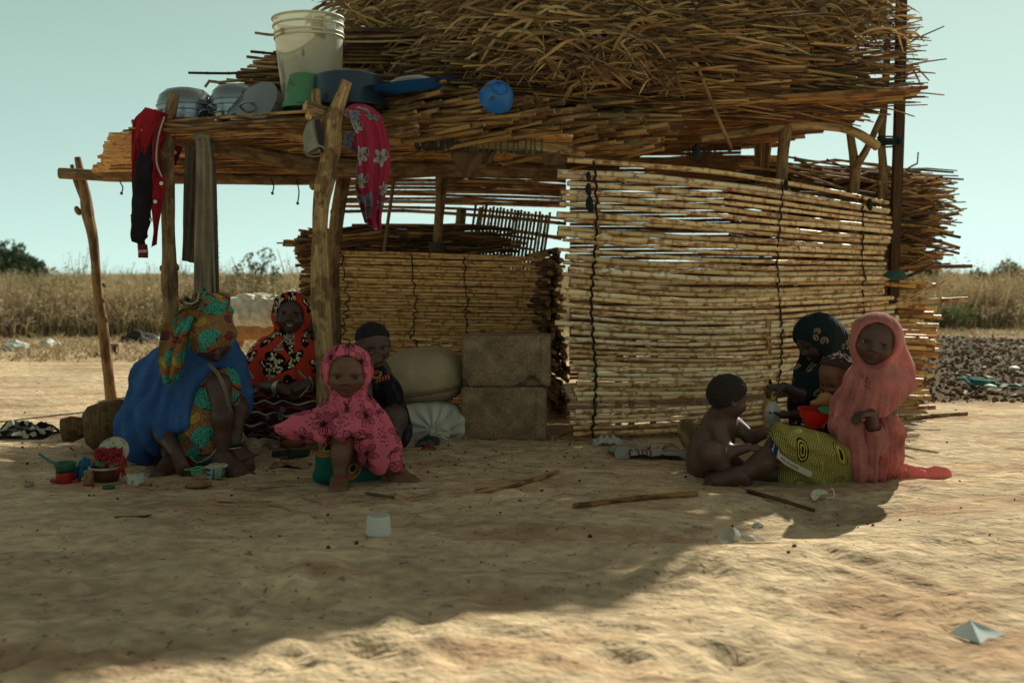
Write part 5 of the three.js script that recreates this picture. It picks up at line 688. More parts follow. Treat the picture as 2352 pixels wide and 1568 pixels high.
const weave = dataTex(128, 128, (u, v) => { const k = 128 + 60 * Math.sin(u * TAU * 32) * Math.sin(v * TAU * 32) + 40 * pfbm(u, v, 8, 8, 3, 3); return [k, k, k]; }, false); weave.repeat.set(18, 18);
const fabric = (o) => mat({ roughness: 0.95, specularIntensity: 0.25, bumpMap: weave, bumpScale: 0.0006, side: THREE.DoubleSide, ...o });
const printed = (t, size, extra = {}) => { const m = fabric({ map: t, ...extra }); m.map = t.clone(); m.map.repeat.set(1 / size, 1 / size); return m; };
const dyed = (hex, seed = 1) => { const c = new THREE.Color(hex), t = dataTex(256, 256, (u, v) => { const k = 255 * (0.88 + 0.18 * pfbm(u, v, 4, 4, seed, 4) + 0.06 * pfbm(u, v, 30, 30, seed + 3, 2)); return [k, k, k]; }); t.repeat.set(3, 3); return { color: c, map: t }; };
// ================================================================ people
const ridge = (dx, dy, dz, freq, amp, warp = 1.2, ph = 0) => (x, y, z) => { const w = freq * (dx * x + dy * y + dz * z) + warp * 2 * fbm(x * 5 + ph, y * 5, z * 5, 2) + ph; return amp * (-0.8 * Math.cos(2 * w) - 0.3 * Math.cos(4 * w + 0.8)); };
// folds falling from a point: they fan out round the upright axis through (cx, cz), deeper further below top
const fall = (c, n, amp, warp = 1, ph = 0, drop = 0.3) => (x, y, z) => { const a = Math.atan2(z - c.z, x - c.x), w = a * n + warp * 3 * fbm(x * 3 + ph, y * 2.2, z * 3, 2) + ph, dn = clamp((c.y - y) / drop, 0.12, 1), mod = 0.6 + 0.8 * fbm(x * 4 + ph, y * 2, z * 4, 2); return amp * dn * mod * (-0.75 * Math.cos(2 * w) - 0.35 * Math.cos(4 * w + 1.1 + 2 * y)); };
// cloth field: capsules (or fields) blended with k, folds pushed in, and cuts taken out
function drape(caps, k, folds = [], cuts = []) {
  const b = caps.filter((q) => typeof q !== 'function').map((q) => [q[0], q[1] ?? q[0], q[2], q[3] ?? q[2], (q[4] ?? k) * 0.8]), fs = caps.filter((q) => typeof q === 'function'), base = bonesField(b);
  const f = (x, y, z) => { let d = base(x, y, z); for (const q of fs) d = smin(d, q(x, y, z), k * 0.55); if (Math.abs(d) < 0.06) for (const r of folds) d += r(x, y, z); for (const c of cuts) d = smax(d, -c(x, y, z), 0.008); return d; };
  f.bounds = boundsOf([...b, ...fs.map((q) => [q.c, q.c, q.r, q.r])], 0.05); return f;
}
function garment(t, name, f, cell, material, uv, label) { return cloth(t, name, f, f.bounds[0], f.bounds[1], cell, material, uv, label); }
const ellCut = (c, r, yaw = 0) => { const s = Math.sin(yaw), co = Math.cos(yaw); return (x, y, z) => { const dx = x - c.x, dz = z - c.z; return ellD(dx * co - dz * s, y - c.y, dx * s + dz * co, V(), r); }; };
// opening for a face, in the head's own frame (units of head height)
const faceCut = (H, c, r) => { const inv = H.M.clone().invert(), v = V(); return (x, y, z) => { v.set(x, y, z).applyMatrix4(inv); return ellD(v.x, v.y, v.z, c, r) * H.s; }; };
const headShell = (H, grow) => { const inv = H.M.clone().invert(), v = V(), g = grow / H.s, f = (x, y, z) => { v.set(x, y, z).applyMatrix4(inv); const a = ellD(v.x, v.y, v.z, V(0, 0.115, -0.055), V(0.36 + g, 0.39 + g, 0.43 + g)), b = ellD(v.x, v.y, v.z, V(0, -0.16, -0.02), V(0.31 + g, 0.40 + g, 0.36 + g)); return smin(a, b, 0.15) * H.s; }; f.c = V().setFromMatrixPosition(H.M); f.r = 0.56 * H.s; return [f]; };
const face = (V3) => V3.normalize();
const rel = (H, x, y, z) => V(x, y, z).applyMatrix4(H.M);
const bangle = (t, name, c, ax, r, tr, m) => { const g = new THREE.TorusGeometry(r, tr, 8, 28); g.applyQuaternion(new THREE.Quaternion().setFromUnitVectors(V(0, 0, 1), ax.clone().normalize())); g.translate(c.x, c.y, c.z); return part(t, name, g, m); };
const silver = std('#b5b5ad', 0.35, { metalness: 0.8 }), gold = std('#c79a4a', 0.35, { metalness: 0.85 });

{ // ---- child in pink floral hijab, front
  const base = G(835, 1105), t = thing('person', 'small child in a pink flowered hijab sitting in front of the forked post', 'person', base);
  const H = makeHead(P(797, 853, 3.98), V(0.10, -0.10, 1), V(0.02, 1, 0.05), 0.200, { wide: 1.2, low: 0.05, cheek: 0.135, look: [0.1, 0], eye: 0.85 });
  const up = V(0, 1, 0), an1 = P(779, 1105, 3.86), an2 = P(917, 1092, 4.0);
  const body = [[P(800, 905, 4.02), P(802, 935, 4.05), 0.042, 0.048], [P(802, 945, 4.05), P(838, 1050, 4.15), 0.085, 0.10, 0.06], [P(765, 950, 4.03), P(690, 985, 3.98), 0.04, 0.03, 0.04], [P(690, 985, 3.98), P(664, 990, 3.92), 0.026, 0.02, 0.03],
    [P(820, 1060, 4.13), P(788, 1000, 3.90), 0.075, 0.052, 0.05], [P(788, 1000, 3.90), P(783, 1045, 3.88), 0.042, 0.035, 0.03], [P(783, 1045, 3.88), an1, 0.035, 0.024, 0.03], [P(850, 1060, 4.15), P(880, 1060, 4.02), 0.07, 0.05, 0.05], [P(880, 1060, 4.02), an2, 0.045, 0.027, 0.04]];
  makeSkin(t, [[body, 0.009], [footBones(an1, V(0.10, 0, 1), up, 0.155, 1), 0.0045], [footBones(an2, V(0.95, 0, 0.45), up, 0.15, 1), 0.0045]], H, skin('#71492f'));
  H.extra(t);
  part(t, 'hair', hairGeo(H, 0.008, (x, y, z) => 0.32 - y + z * 0.06, 0.006, 30), hairM);
  const f = drape([...headShell(H, 0.012), [P(797, 908, 4.03), P(800, 948, 4.02), 0.060, 0.072], [P(772, 952, 4.02), P(815, 948, 4.0), 0.062, 0.066],
    [P(770, 958, 3.99), P(700, 972, 3.95), 0.060, 0.040], [P(700, 972, 3.95), P(640, 986, 3.92), 0.040, 0.018, 0.05], [P(735, 978, 3.90), P(795, 985, 3.84), 0.040, 0.045], [P(680, 986, 3.93), P(735, 992, 3.88), 0.026, 0.036],
    [P(822, 945, 4.02), P(868, 1010, 4.0), 0.082, 0.08], [P(840, 980, 3.96), P(880, 1040, 3.96), 0.07, 0.055], [P(880, 1040, 3.96), P(912, 1073, 3.95), 0.05, 0.022, 0.05], [P(810, 975, 3.9), P(860, 1060, 3.92), 0.05, 0.028]], 0.07,
    [fall(P(797, 900, 4.05), 8, 0.017, 0.9, 0.4, 0.15), ridge(0.25, 1, 0.2, 26, 0.004, 1.6, 0.4), (x, y, z) => { const l = P(735, 935, 3.9).y - 0.10 * (x + 0.77); return 0.006 * sst(-0.01, 0.01, y - l) * sst(0.1, 0.05, Math.abs(y - l)); }],
    [faceCut(H, V(0, -0.06, 0.42), V(0.335, 0.475, 0.40))]);
  garment(t, 'hijab', f, 0.0062, printed(prints.pink, 0.36), (g) => wrapUV(g, P(800, 1000, 4.1), 0.22), 'pink hijab printed with black outlined flowers');
  const sk = drape([[P(850, 1068, 4.12), P(760, 1050, 4.0), 0.07, 0.055], [P(760, 1050, 4.0), P(745, 1085, 3.98), 0.05, 0.045], [P(850, 1085, 4.06), P(800, 1100, 3.98), 0.045, 0.03], [P(800, 1100, 3.98), P(745, 1098, 4.0), 0.03, 0.03]], 0.05, [ridge(0.5, 0.3, 0.8, 45, 0.004, 1.5)], [(x, y, z) => capD(x, y, z, P(786, 1010, 3.86), P(779, 1110, 3.8), 0.048, 0.034)]);
  garment(t, 'skirt', sk, 0.007, printed(prints.orange, 0.2), (g) => wrapUV(g, P(800, 1090, 4.1), 0.15), 'teal and orange patterned skirt');
}
{ // ---- child behind, hand at the mouth
  const t = thing('person', 'child with braided hair holding a hand to the mouth beside the tan sack', 'person', G(890, 1030));
  const H = makeHead(P(857, 790, 4.62), V(0.42, -0.12, 1), V(-0.03, 1, 0.08), 0.198, { wide: 1.12, low: 0.06, cheek: 0.14, look: [-0.4, 0] });
  const w = P(848, 840, 4.46);
  const body = [[P(857, 828, 4.66), P(862, 855, 4.68), 0.04, 0.046], [P(864, 865, 4.68), P(885, 975, 4.72), 0.07, 0.10, 0.06], [P(842, 868, 4.6), P(838, 908, 4.47), 0.032, 0.028, 0.03], [P(838, 908, 4.47), w, 0.027, 0.02, 0.03], [P(890, 985, 4.72), P(905, 960, 4.55), 0.07, 0.06, 0.05], [P(905, 960, 4.55), P(905, 1010, 4.5), 0.05, 0.035, 0.04]];
  makeSkin(t, [[body, 0.010], [handBones(w, V(0.62, 0.62, 0.1), V(0.3, 0.1, -1), 0.105, -1, [0.9, 0.8, 0.7, 0.6], { thumb: 0.8 }), 0.0042]], H, skin('#54372b'));
  H.extra(t);
  part(t, 'hair', hairGeo(H, 0.012, (x, y, z) => 0.16 - y + z * 0.28 - Math.abs(x) * 0.15, 0.0, 20, { braid: (x, y, z) => 0.009 * Math.cos(x * 75 + z * 4) }), hairM);
  const f = drape([[P(858, 852, 4.68), P(880, 905, 4.68), 0.06, 0.075], [P(880, 905, 4.68), P(893, 985, 4.68), 0.085, 0.115], [P(872, 866, 4.6), P(876, 895, 4.58), 0.05, 0.045]], 0.05, [ridge(1, 0.2, 0.3, 40, 0.004, 1.4)]);
  garment(t, 'dress', f, 0.008, printed(prints.dark, 0.28), (g) => wrapUV(g, P(880, 930, 4.7), 0.15), 'dark dress with fine spiky print');
  const em = [[P(863, 858, 4.515), '#8a3d22'], [P(868, 866, 4.51), '#9a7d3c']]; 
  part(t, 'embroidery', at(new THREE.TorusGeometry(0.022, 0.006, 6, 20, 3.3), P(863, 857, 4.545), [0, 0.1, 3.3]), std('#9a7d3c', 0.5)); part(t, 'embroidery', at(new THREE.SphereGeometry(0.02, 14, 10), P(862, 856, 4.56), [0, 0, 0.3], [1.1, 0.6, 0.35]), std('#8a3d22', 0.8));
  for (let i = 0; i < 5; i++) part(t, 'embroidery', at(new THREE.CapsuleGeometry(0.004, 0.016, 3, 6), P(866 + i * 6.5, 874 - i * 2.2, 4.535), [0, 0, -0.5 + 0.2 * i]), std('#c0582c', 0.7));
}
{ // ---- smiling woman in red
  const t = thing('person', 'smiling woman in a red and black patterned hijab sitting left of the forked post', 'person', G(640, 1000));
  const H = makeHead(P(669, 722, 4.98), V(0.12, 0.08, 1), V(0.07, 1, -0.04), 0.205, { smile: 1, open: 1, teeth: true, cheek: 0.13, eye: 0.7, child: 0 });
  const w1 = P(637, 889, 4.78), w2 = P(708, 880, 4.78);
  const body = [[P(668, 768, 5.03), P(668, 790, 5.05), 0.05, 0.055], [P(665, 810, 5.06), P(650, 930, 5.1), 0.12, 0.14, 0.08], [P(605, 820, 5.02), P(585, 885, 4.95), 0.05, 0.04, 0.04], [P(585, 885, 4.95), w1, 0.036, 0.026, 0.03], [P(722, 820, 5.02), P(735, 880, 4.95), 0.05, 0.04, 0.04], [P(735, 880, 4.95), w2, 0.036, 0.026, 0.03], [P(620, 985, 4.92), P(715, 978, 4.78), 0.05, 0.045, 0.04]];
  makeSkin(t, [[body, 0.010], [handBones(w1, V(0.9, -0.2, 0.25), V(0, -0.7, -0.5), 0.15, 1, [0.5, 0.6, 0.7, 0.7]), 0.0055], [handBones(w2, V(-0.85, -0.25, 0.2), V(0, -0.7, -0.5), 0.15, -1, [0.8, 0.8, 0.8, 0.8]), 0.0055]], H, skin('#56392c'));
  H.extra(t);
  const f = drape([...headShell(H, 0.016), [P(668, 780, 5.03), P(665, 815, 5.03), 0.09, 0.11], [P(620, 818, 5.0), P(712, 822, 5.0), 0.085, 0.08], [P(650, 830, 4.97), P(655, 875, 4.93), 0.14, 0.12], [P(605, 825, 4.98), P(578, 880, 4.93), 0.075, 0.05], [P(718, 830, 4.98), P(735, 878, 4.93), 0.07, 0.05], [P(580, 850, 4.98), P(562, 870, 4.98), 0.05, 0.03]], 0.07, [fall(P(668, 775, 5.05), 8, 0.016, 1, 0.2, 0.2), ridge(0.6, 0.8, 0, 26, 0.004, 1.6)], [faceCut(H, V(0, -0.09, 0.42), V(0.33, 0.44, 0.40))]);
  garment(t, 'hijab', f, 0.0075, printed(prints.red, 0.30), (g) => wrapUV(g, P(660, 850, 5.05), 0.24), 'red hijab with black and cream blossoms and bands');
  const lp = drape([[P(590, 930, 4.95), P(710, 940, 4.9), 0.12, 0.10], [P(580, 950, 4.92), P(585, 985, 4.88), 0.09, 0.06], [P(690, 950, 4.85), P(640, 985, 4.82), 0.08, 0.05], [P(570, 900, 5.0), P(562, 850, 5.02), 0.07, 0.04], [P(600, 905, 4.98), P(720, 905, 4.98), 0.11, 0.1]], 0.07, [ridge(0.4, 0.9, 0.3, 30, 0.006, 1.8)]);
  garment(t, 'wrapper', lp, 0.009, printed(prints.lap, 0.22), (g) => wrapUV(g, P(640, 950, 5.0), 0.22), 'dark wavy striped wrapper over the lap');
  for (let i = 0; i < 4; i++) bangle(t, 'bangle', P(634 + i * 2.2, 889 - i * 0.1, 4.785), V(1, -0.15, 0.4), 0.033, 0.0035, silver);
  for (let i = 0; i < 2; i++) bangle(t, 'bangle', P(712 + i * 2, 879, 4.80), V(-1, -0.2, 0.4), 0.032, 0.0035, silver);
  part(t, 'straw', sweep([P(688, 912, 4.70), P(710, 888, 4.70)], 0.004, { sides: 6 }), std('#a5773f'));
}
{ // ---- child mostly hidden behind the post
  const t = thing('person', 'dark figure mostly hidden between the forked post and the smiling woman', 'person', G(725, 985));
  const H = makeHead(P(716, 742, 5.35), V(0.1, -0.05, 1), V(0, 1, 0), 0.20, { low: 0.04 });
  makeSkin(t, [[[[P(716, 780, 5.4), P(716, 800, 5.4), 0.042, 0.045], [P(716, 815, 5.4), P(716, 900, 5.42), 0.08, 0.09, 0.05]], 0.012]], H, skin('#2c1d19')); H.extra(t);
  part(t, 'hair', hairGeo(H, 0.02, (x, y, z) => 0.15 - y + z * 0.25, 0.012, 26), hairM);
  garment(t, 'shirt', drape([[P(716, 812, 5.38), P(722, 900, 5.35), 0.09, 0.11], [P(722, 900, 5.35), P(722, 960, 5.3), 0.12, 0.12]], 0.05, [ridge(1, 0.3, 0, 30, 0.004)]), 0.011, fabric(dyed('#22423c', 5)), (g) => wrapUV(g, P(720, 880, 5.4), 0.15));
}
{ // ---- crouching woman in blue
  const t = thing('person', 'crouching woman in a blue veil with a tied wax print headwrap, sifting powder', 'person', G(450, 1075));
  const H = makeHead(P(486, 772, 4.28), V(0.48, -0.62, 0.75), V(0.12, 0.75, 0.6), 0.215, { child: 0, eye: 0.25 });
  const up = V(0, 1, 0), w1 = P(404, 1040, 4.14), w2 = P(537, 1024, 4.26), aL = P(511, 1052, 4.22), aR = P(392, 1064, 4.24);
  const body = [[P(462, 800, 4.42), P(440, 830, 4.5), 0.055, 0.065], [P(440, 840, 4.52), P(405, 975, 4.72), 0.14, 0.16, 0.09], [P(360, 865, 4.5), P(345, 975, 4.35), 0.06, 0.045, 0.05], [P(345, 975, 4.35), P(378, 1000, 4.24), 0.042, 0.038, 0.03], [P(378, 1000, 4.24), w1, 0.038, 0.025, 0.02], [P(515, 850, 4.5), P(545, 940, 4.36), 0.06, 0.045, 0.05], [P(545, 940, 4.36), w2, 0.042, 0.026, 0.03],
    [P(420, 1000, 4.65), P(503, 885, 4.28), 0.10, 0.05, 0.05], [P(503, 885, 4.28), P(510, 960, 4.22), 0.048, 0.042, 0.03], [P(510, 960, 4.22), aL, 0.042, 0.028, 0.03], [P(390, 1010, 4.65), P(372, 960, 4.46), 0.10, 0.06, 0.05], [P(372, 960, 4.46), aR, 0.05, 0.03, 0.04]];
  makeSkin(t, [[body, 0.010], [handBones(w1, V(0.45, -0.75, 0.35), V(0.6, -0.1, -0.7), 0.165, -1, [0.5, 0.55, 0.6, 0.65], { thumb: 0.8 }), 0.0055], [handBones(w2, V(0.62, -0.55, 0.30), V(-0.1, -0.9, -0.2), 0.165, 1, [0.35, 0.35, 0.4, 0.5]), 0.0055], [footBones(aL, V(0.85, 0, 0.6), up, 0.22, 1), 0.006], [footBones(aR, V(-0.25, 0, 1), up, 0.22, -1), 0.006]], H, skin('#553528'));
  H.extra(t);
  // veil
  const f = drape([[P(455, 800, 4.42), P(420, 850, 4.52), 0.105, 0.13], [P(420, 850, 4.55), P(360, 870, 4.55), 0.13, 0.10], [P(355, 865, 4.5), P(328, 985, 4.42), 0.095, 0.10], [P(328, 985, 4.42), P(316, 1030, 4.38), 0.085, 0.06], [P(340, 960, 4.36), P(384, 990, 4.25), 0.075, 0.050], [P(345, 1000, 4.34), P(330, 1040, 4.34), 0.05, 0.03], [P(400, 900, 4.45), P(360, 980, 4.34), 0.10, 0.06], [P(430, 870, 4.40), P(400, 960, 4.28), 0.08, 0.055], [P(455, 830, 4.36), P(425, 915, 4.30), 0.07, 0.05],
    [P(500, 790, 4.42), P(528, 830, 4.48), 0.075, 0.06], [P(528, 830, 4.48), P(548, 910, 4.44), 0.055, 0.045], [P(548, 910, 4.44), P(556, 985, 4.40), 0.045, 0.026], [P(480, 810, 4.5), P(520, 860, 4.55), 0.09, 0.09], [P(420, 930, 4.65), P(440, 1010, 4.7), 0.14, 0.12]], 0.08,
    [fall(P(440, 800, 4.55), 9, 0.028, 0.8, 1.1, 0.28), ridge(0.4, 1, 0.3, 17, 0.006, 1.5, 3)], [faceCut(H, V(0, -0.2, 0.35), V(0.33, 0.42, 0.5)), ellCut(P(508, 940, 4.22), V(0.062, 0.25, 0.20)), ellCut(P(475, 985, 4.2), V(0.075, 0.16, 0.16))]);
  garment(t, 'veil', f, 0.0085, fabric(dyed('#456ba3', 2)), (g) => wrapUV(g, P(420, 930, 4.6), 0.3), 'plain blue veil falling in folds');
  // dress under the veil
  const dr = drape([[P(440, 965, 4.5), P(500, 895, 4.31), 0.10, 0.062], [P(470, 890, 4.38), P(470, 960, 4.36), 0.07, 0.10], [P(455, 960, 4.38), P(455, 1020, 4.36), 0.12, 0.10], [P(475, 1000, 4.32), P(488, 1040, 4.3), 0.085, 0.045], [P(526, 872, 4.37), P(538, 925, 4.32), 0.045, 0.025], [P(505, 875, 4.38), P(525, 890, 4.32), 0.05, 0.045]], 0.06, [ridge(1, 0.2, 0.4, 32, 0.005, 1.6)], [(x, y, z) => capD(x, y, z, P(507, 935, 4.17), P(510, 1060, 4.14), 0.05, 0.045)]);
  garment(t, 'dress', dr, 0.0085, printed(prints.wax, 0.30), (g) => wrapUV(g, P(470, 960, 4.5), 0.22), 'brown and green wax print dress');
  const hem = smoothPath([P(478, 838, 4.26), P(500, 862, 4.19), P(515, 895, 4.17), P(524, 930, 4.20), P(532, 960, 4.24)], 16);
  const bandTex = canvasTex(1024, 64, (c, w, h) => { c.fillStyle = '#8d7a66'; c.fillRect(0, 0, w, h); c.fillStyle = '#241a16'; c.font = 'bold 44px sans-serif'; c.fillText('GUARANTEED BLOCK PRINTED BY HM HOLLAND', 10, 48); });
  part(t, 'hem_band', sheet(16, 2, (u, v) => hem[Math.round(u * 16)].clone().add(V(0.010 * v, 0.008 * v, 0.012 - 0.004 * v)), [1, 1], 0.002), fabric({ map: bandTex }), 'pale selvedge printed with dark lettering');
  part(t, 'hem_band', sweep(smoothPath([P(438, 1050, 4.22), P(452, 1062, 4.2), P(480, 1050, 4.2), P(500, 1028, 4.2)], 14), 0.0045, { sides: 6 }), std('#8d7a66'));
  // headwrap: full crown and tied tails
  const inv = 0.0, hw = drape([...headShell(H, 0.012), [P(480, 742, 4.31), P(488, 724, 4.33), 0.100, 0.084], [P(472, 752, 4.33), P(480, 764, 4.29), 0.098, 0.086], [P(508, 690, 4.33), P(511, 770, 4.28), 0.030, 0.036], [P(478, 692, 4.34), P(508, 688, 4.33), 0.030, 0.026], [P(452, 738, 4.36), P(438, 714, 4.36), 0.085, 0.04], [P(440, 706, 4.34), P(462, 690, 4.34), 0.028, 0.035]], 0.045, [(x, y, z) => { const k = P(436, 712, 4.25), a = Math.atan2(y - k.y, x - k.x); return 0.008 * (1.6 * Math.pow(Math.abs(Math.sin(a * 6 + 1.5 * fbm(x * 8, y * 8, z * 8, 2))), 0.8) - 1); }], [faceCut(H, V(0, -0.42, 0.34), V(0.37, 0.42, 0.36)), faceCut(H, V(0, -0.85, 0.0), V(0.6, 0.5, 0.6))]);
  const wrapM = printed(prints.wax, 0.25);
  garment(t, 'headwrap', hw, 0.0068, wrapM, (g) => wrapUV(g, P(475, 750, 4.36), 0.14), 'wax print headwrap in green, rust and yellow');
  const tail = (pts, w0, seed) => { const q = smoothPath(pts, 20); return sheet(10, 20, (u, v) => { const p = q[Math.round(v * 20)], s = (u - 0.5) * 2 * w0 * (v < 0.12 ? 0.25 + v * 6 : 1) * (v > 0.8 ? 1 - (v - 0.8) * (seed % 2 ? 4 : 2.4) * Math.abs(u - 0.3) * 1.6 : 1); return p.clone().add(V(s, 0.012 * Math.sin(u * 5 + seed), 0.014 * Math.sin(u * 9 + v * 4 + seed) + 0.012 * Math.sin(v * 7))); }, [w0 * 2 / 0.30 * 0.3, 0.3], 0.003); };
  part(t, 'headwrap_tail', tail([P(432, 712, 4.22), P(408, 745, 4.18), P(388, 800, 4.18), P(384, 840, 4.2), P(388, 882, 4.2)], 0.045, 1), wrapM); part(t, 'headwrap_tail', tail([P(434, 714, 4.20), P(420, 760, 4.16), P(408, 820, 4.16), P(402, 868, 4.17)], 0.030, 2), wrapM);
  part(t, 'headwrap_knot', nets(drape([[P(436, 706, 4.22), P(444, 716, 4.22), 0.03, 0.034]], 0.03, [ridge(1, 0.6, 0.3, 60, 0.004)]), P(420, 730, 4.3), P(465, 690, 4.12), 0.005, 2), wrapM);
  for (const [pts, w0, sd] of [[[P(438, 706, 4.2), P(424, 690, 4.17), P(415, 684, 4.17), P(424, 688, 4.12)], 0.02, 3], [[P(444, 706, 4.2), P(452, 684, 4.17), P(456, 670, 4.17), P(466, 668, 4.15)], 0.024, 4], [[P(448, 708, 4.19), P(462, 698, 4.15), P(471, 690, 4.14), P(474, 702, 4.12)], 0.02, 5]]) part(t, 'headwrap_end', tail(pts, w0, sd), wrapM);
  part(t, 'headwrap_border', sweep(smoothPath([P(415, 686, 4.13), P(422, 694, 4.12), P(440, 697, 4.12), P(452, 690, 4.13), P(456, 672, 4.14)], 16), 0.005, { sides: 6, flat: 0.4 }), std('#9a8b78'));
  bangle(t, 'bracelet', P(536, 1029, 4.25), V(0.1, -1, 0.1), 0.034, 0.0028, silver); bangle(t, 'bracelet', P(536, 1022, 4.25), V(0.05, -1, 0.1), 0.033, 0.006, std('#1c1512'));
}
{ // ---- girl in salmon hijab
  const t = thing('person', 'girl in a salmon hijab sitting in the sun at the right, smiling at the viewer', 'person', G(1990, 1095));
  const H = makeHead(P(2012, 781, 4.12), V(-0.40, -0.06, 1), V(0.20, 1, 0.03), 0.205, { wide: 1.2, low: 0.03, smile: 0.55, cheek: 0.135, look: [0.25, 0.1], eye: 0.6 });
  const w = P(2002, 950, 4.0), an = P(1697, 1092, 3.98);
  const body = [[P(2014, 825, 4.16), P(2014, 850, 4.18), 0.042, 0.048], [P(2012, 870, 4.2), P(1985, 1040, 4.2), 0.09, 0.11, 0.07], [P(2050, 885, 4.18), P(2030, 985, 4.12), 0.042, 0.034, 0.03], [P(2030, 985, 4.12), P(2008, 1012, 4.06), 0.033, 0.032, 0.02], [P(2008, 1012, 4.06), w, 0.032, 0.022, 0.02],
    [P(1960, 1050, 4.15), P(1800, 1020, 4.02), 0.085, 0.058, 0.05], [P(1800, 1020, 4.02), P(1752, 1062, 4.0), 0.052, 0.045, 0.03], [P(1752, 1062, 4.0), an, 0.044, 0.030, 0.03], [P(1940, 1080, 4.2), P(1780, 1085, 4.1), 0.07, 0.045, 0.05], [P(1780, 1085, 4.1), P(1726, 1092, 4.08), 0.036, 0.028, 0.04]];
  makeSkin(t, [[body, 0.009], [handBones(w, V(-0.82, 0.0, 0.35), V(-0.1, -0.85, 0.25), 0.125, -1, [0.40, 0.62, 0.66, 0.62], { spread: 0.5, thumb: 0.2 }), 0.0045], [footBones(an, V(-1, 0.02, -0.05), V(0.1, 0.75, 0.65), 0.19, 1), 0.005]], H, skin('#56392c'));
  H.extra(t);
  part(t, 'hair', hairGeo(H, 0.01, (x, y, z) => 0.34 - y + z * 0.08, 0.008, 30), hairM);
  const fl = [fall(P(2015, 830, 4.18), 9, 0.020, 0.9, 0.7, 0.16), ridge(0.5, 0.85, 0.1, 26, 0.003, 1.3, 2)];
  const salmon = { ...dyed('#f29f95', 7), transmission: 0.5, thickness: 0 };
  const f = drape([...headShell(H, 0.014), [P(2028, 790, 4.2), P(2050, 850, 4.22), 0.088, 0.085], [P(2012, 835, 4.14), P(2012, 870, 4.13), 0.075, 0.10], [P(2050, 850, 4.2), P(2058, 880, 4.17), 0.08, 0.075], [P(1995, 880, 4.12), P(1962, 930, 4.12), 0.095, 0.075], [P(1962, 930, 4.12), P(1925, 975, 4.1), 0.06, 0.035], [P(2020, 890, 4.12), P(2022, 935, 4.12), 0.10, 0.095], [P(1985, 940, 4.11), P(1970, 1000, 4.11), 0.095, 0.095]], 0.06, fl, [faceCut(H, V(0.02, -0.05, 0.40), V(0.345, 0.475, 0.41)), (() => { const a = P(2060, 924, 4.12), b = P(1905, 990, 4.12), k = (a.y - b.y) / (a.x - b.x); return (x, y, z) => y - (b.y + k * (x - b.x)) - 0.012 * Math.sin(x * 40 + z * 25); })()]);
  garment(t, 'hijab', f, 0.0062, fabric(salmon), (g) => wrapUV(g, P(2010, 900, 4.2), 0.2), 'salmon hijab with a patch of tiny dark studs');
  const g2 = drape([[P(2000, 930, 4.17), P(1985, 1060, 4.17), 0.078, 0.108], [P(2030, 925, 4.18), P(2040, 985, 4.13), 0.038, 0.042], [P(2044, 985, 4.12), P(2040, 1045, 4.1), 0.044, 0.048], [P(2040, 1045, 4.1), P(2010, 1080, 4.08), 0.05, 0.045], [P(1955, 985, 4.08), P(1975, 1080, 4.06), 0.06, 0.045], [P(1990, 1070, 4.1), P(1975, 1095, 4.06), 0.06, 0.025], [P(2034, 995, 4.08), P(2006, 1032, 4.05), 0.05, 0.046], [P(2040, 1082, 4.16), P(2110, 1092, 4.17), 0.045, 0.026], [P(2110, 1092, 4.17), P(2170, 1090, 4.18), 0.026, 0.018, 0.03], [P(1925, 975, 4.08), P(1950, 1000, 4.06), 0.035, 0.05]], 0.055, [fall(P(2005, 930, 4.18), 11, 0.020, 0.9, 1.4, 0.12), ridge(0.6, 0.8, 0.2, 26, 0.004, 1.4, 4)], [(x, y, z) => capD(x, y, z, P(2000, 930, 3.98), P(2000, 985, 3.98), 0.040, 0.046)]);
  garment(t, 'gown', g2, 0.0065, fabric(salmon), (g) => wrapUV(g, P(2000, 1000, 4.2), 0.2), 'salmon gown trailing on the sand');
  garment(t, 'sleeve', drape([[P(2036, 985, 4.10), P(2014, 1018, 4.05), 0.046, 0.048], [P(2014, 1018, 4.05), P(2006, 984, 4.03), 0.046, 0.040]], 0.03, [ridge(0.9, 0.4, 0.2, 40, 0.004, 1.2)], [(x, y, z) => capD(x, y, z, P(2003, 945, 4.0), P(2006, 975, 4.02), 0.036, 0.034)]), 0.006, fabric(salmon), (g) => wrapUV(g, P(2010, 1000, 4.05), 0.1));
  const R = rngOf(4); for (let i = 0; i < 26; i++) { const q = P(1988 + 16 * R() * (1 - i / 60) + i * 0.3, 862 + i * 1.25 + 3 * R(), 4.0), n = f; let z = q.z; for (let k = 0; k < 60; k++) { if (f(q.x, q.y, z) < 0.0005) break; z -= 0.003; } part(t, 'stud', at(new THREE.SphereGeometry(0.0024, 6, 5), V(q.x, q.y, z + 0.001)), std('#4a1f24', 0.4)); }
  const sk = drape([[P(1965, 1060, 4.15), P(1880, 1042, 4.08), 0.088, 0.080], [P(1880, 1042, 4.08), P(1795, 1016, 4.02), 0.080, 0.078], [P(1960, 1085, 4.12), P(1850, 1095, 4.06), 0.07, 0.05], [P(1850, 1095, 4.06), P(1800, 1098, 4.06), 0.045, 0.035], [P(1800, 1020, 4.05), P(1815, 1080, 4.08), 0.06, 0.06]], 0.05, [ridge(0.35, 1, 0.2, 20, 0.009, 1.4, 0.2), ridge(1, -0.8, 0.2, 17, 0.007, 1.5, 2)], [(x, y, z) => capD(x, y, z, P(1768, 1056, 3.95), P(1735, 1085, 3.93), 0.05, 0.06), (x, y, z) => x - P(1764, 1020, 4.03).x - (y - 0.15) * 0.25]);
  garment(t, 'skirt', sk, 0.0068, printed(prints.olive, 0.30), (g) => wrapUV(g, P(1880, 1080, 4.1), 0.13, V(1, 0.15, 0.1), V(0, -1, -0.3)), 'yellow green wax print skirt with dark brick lines');
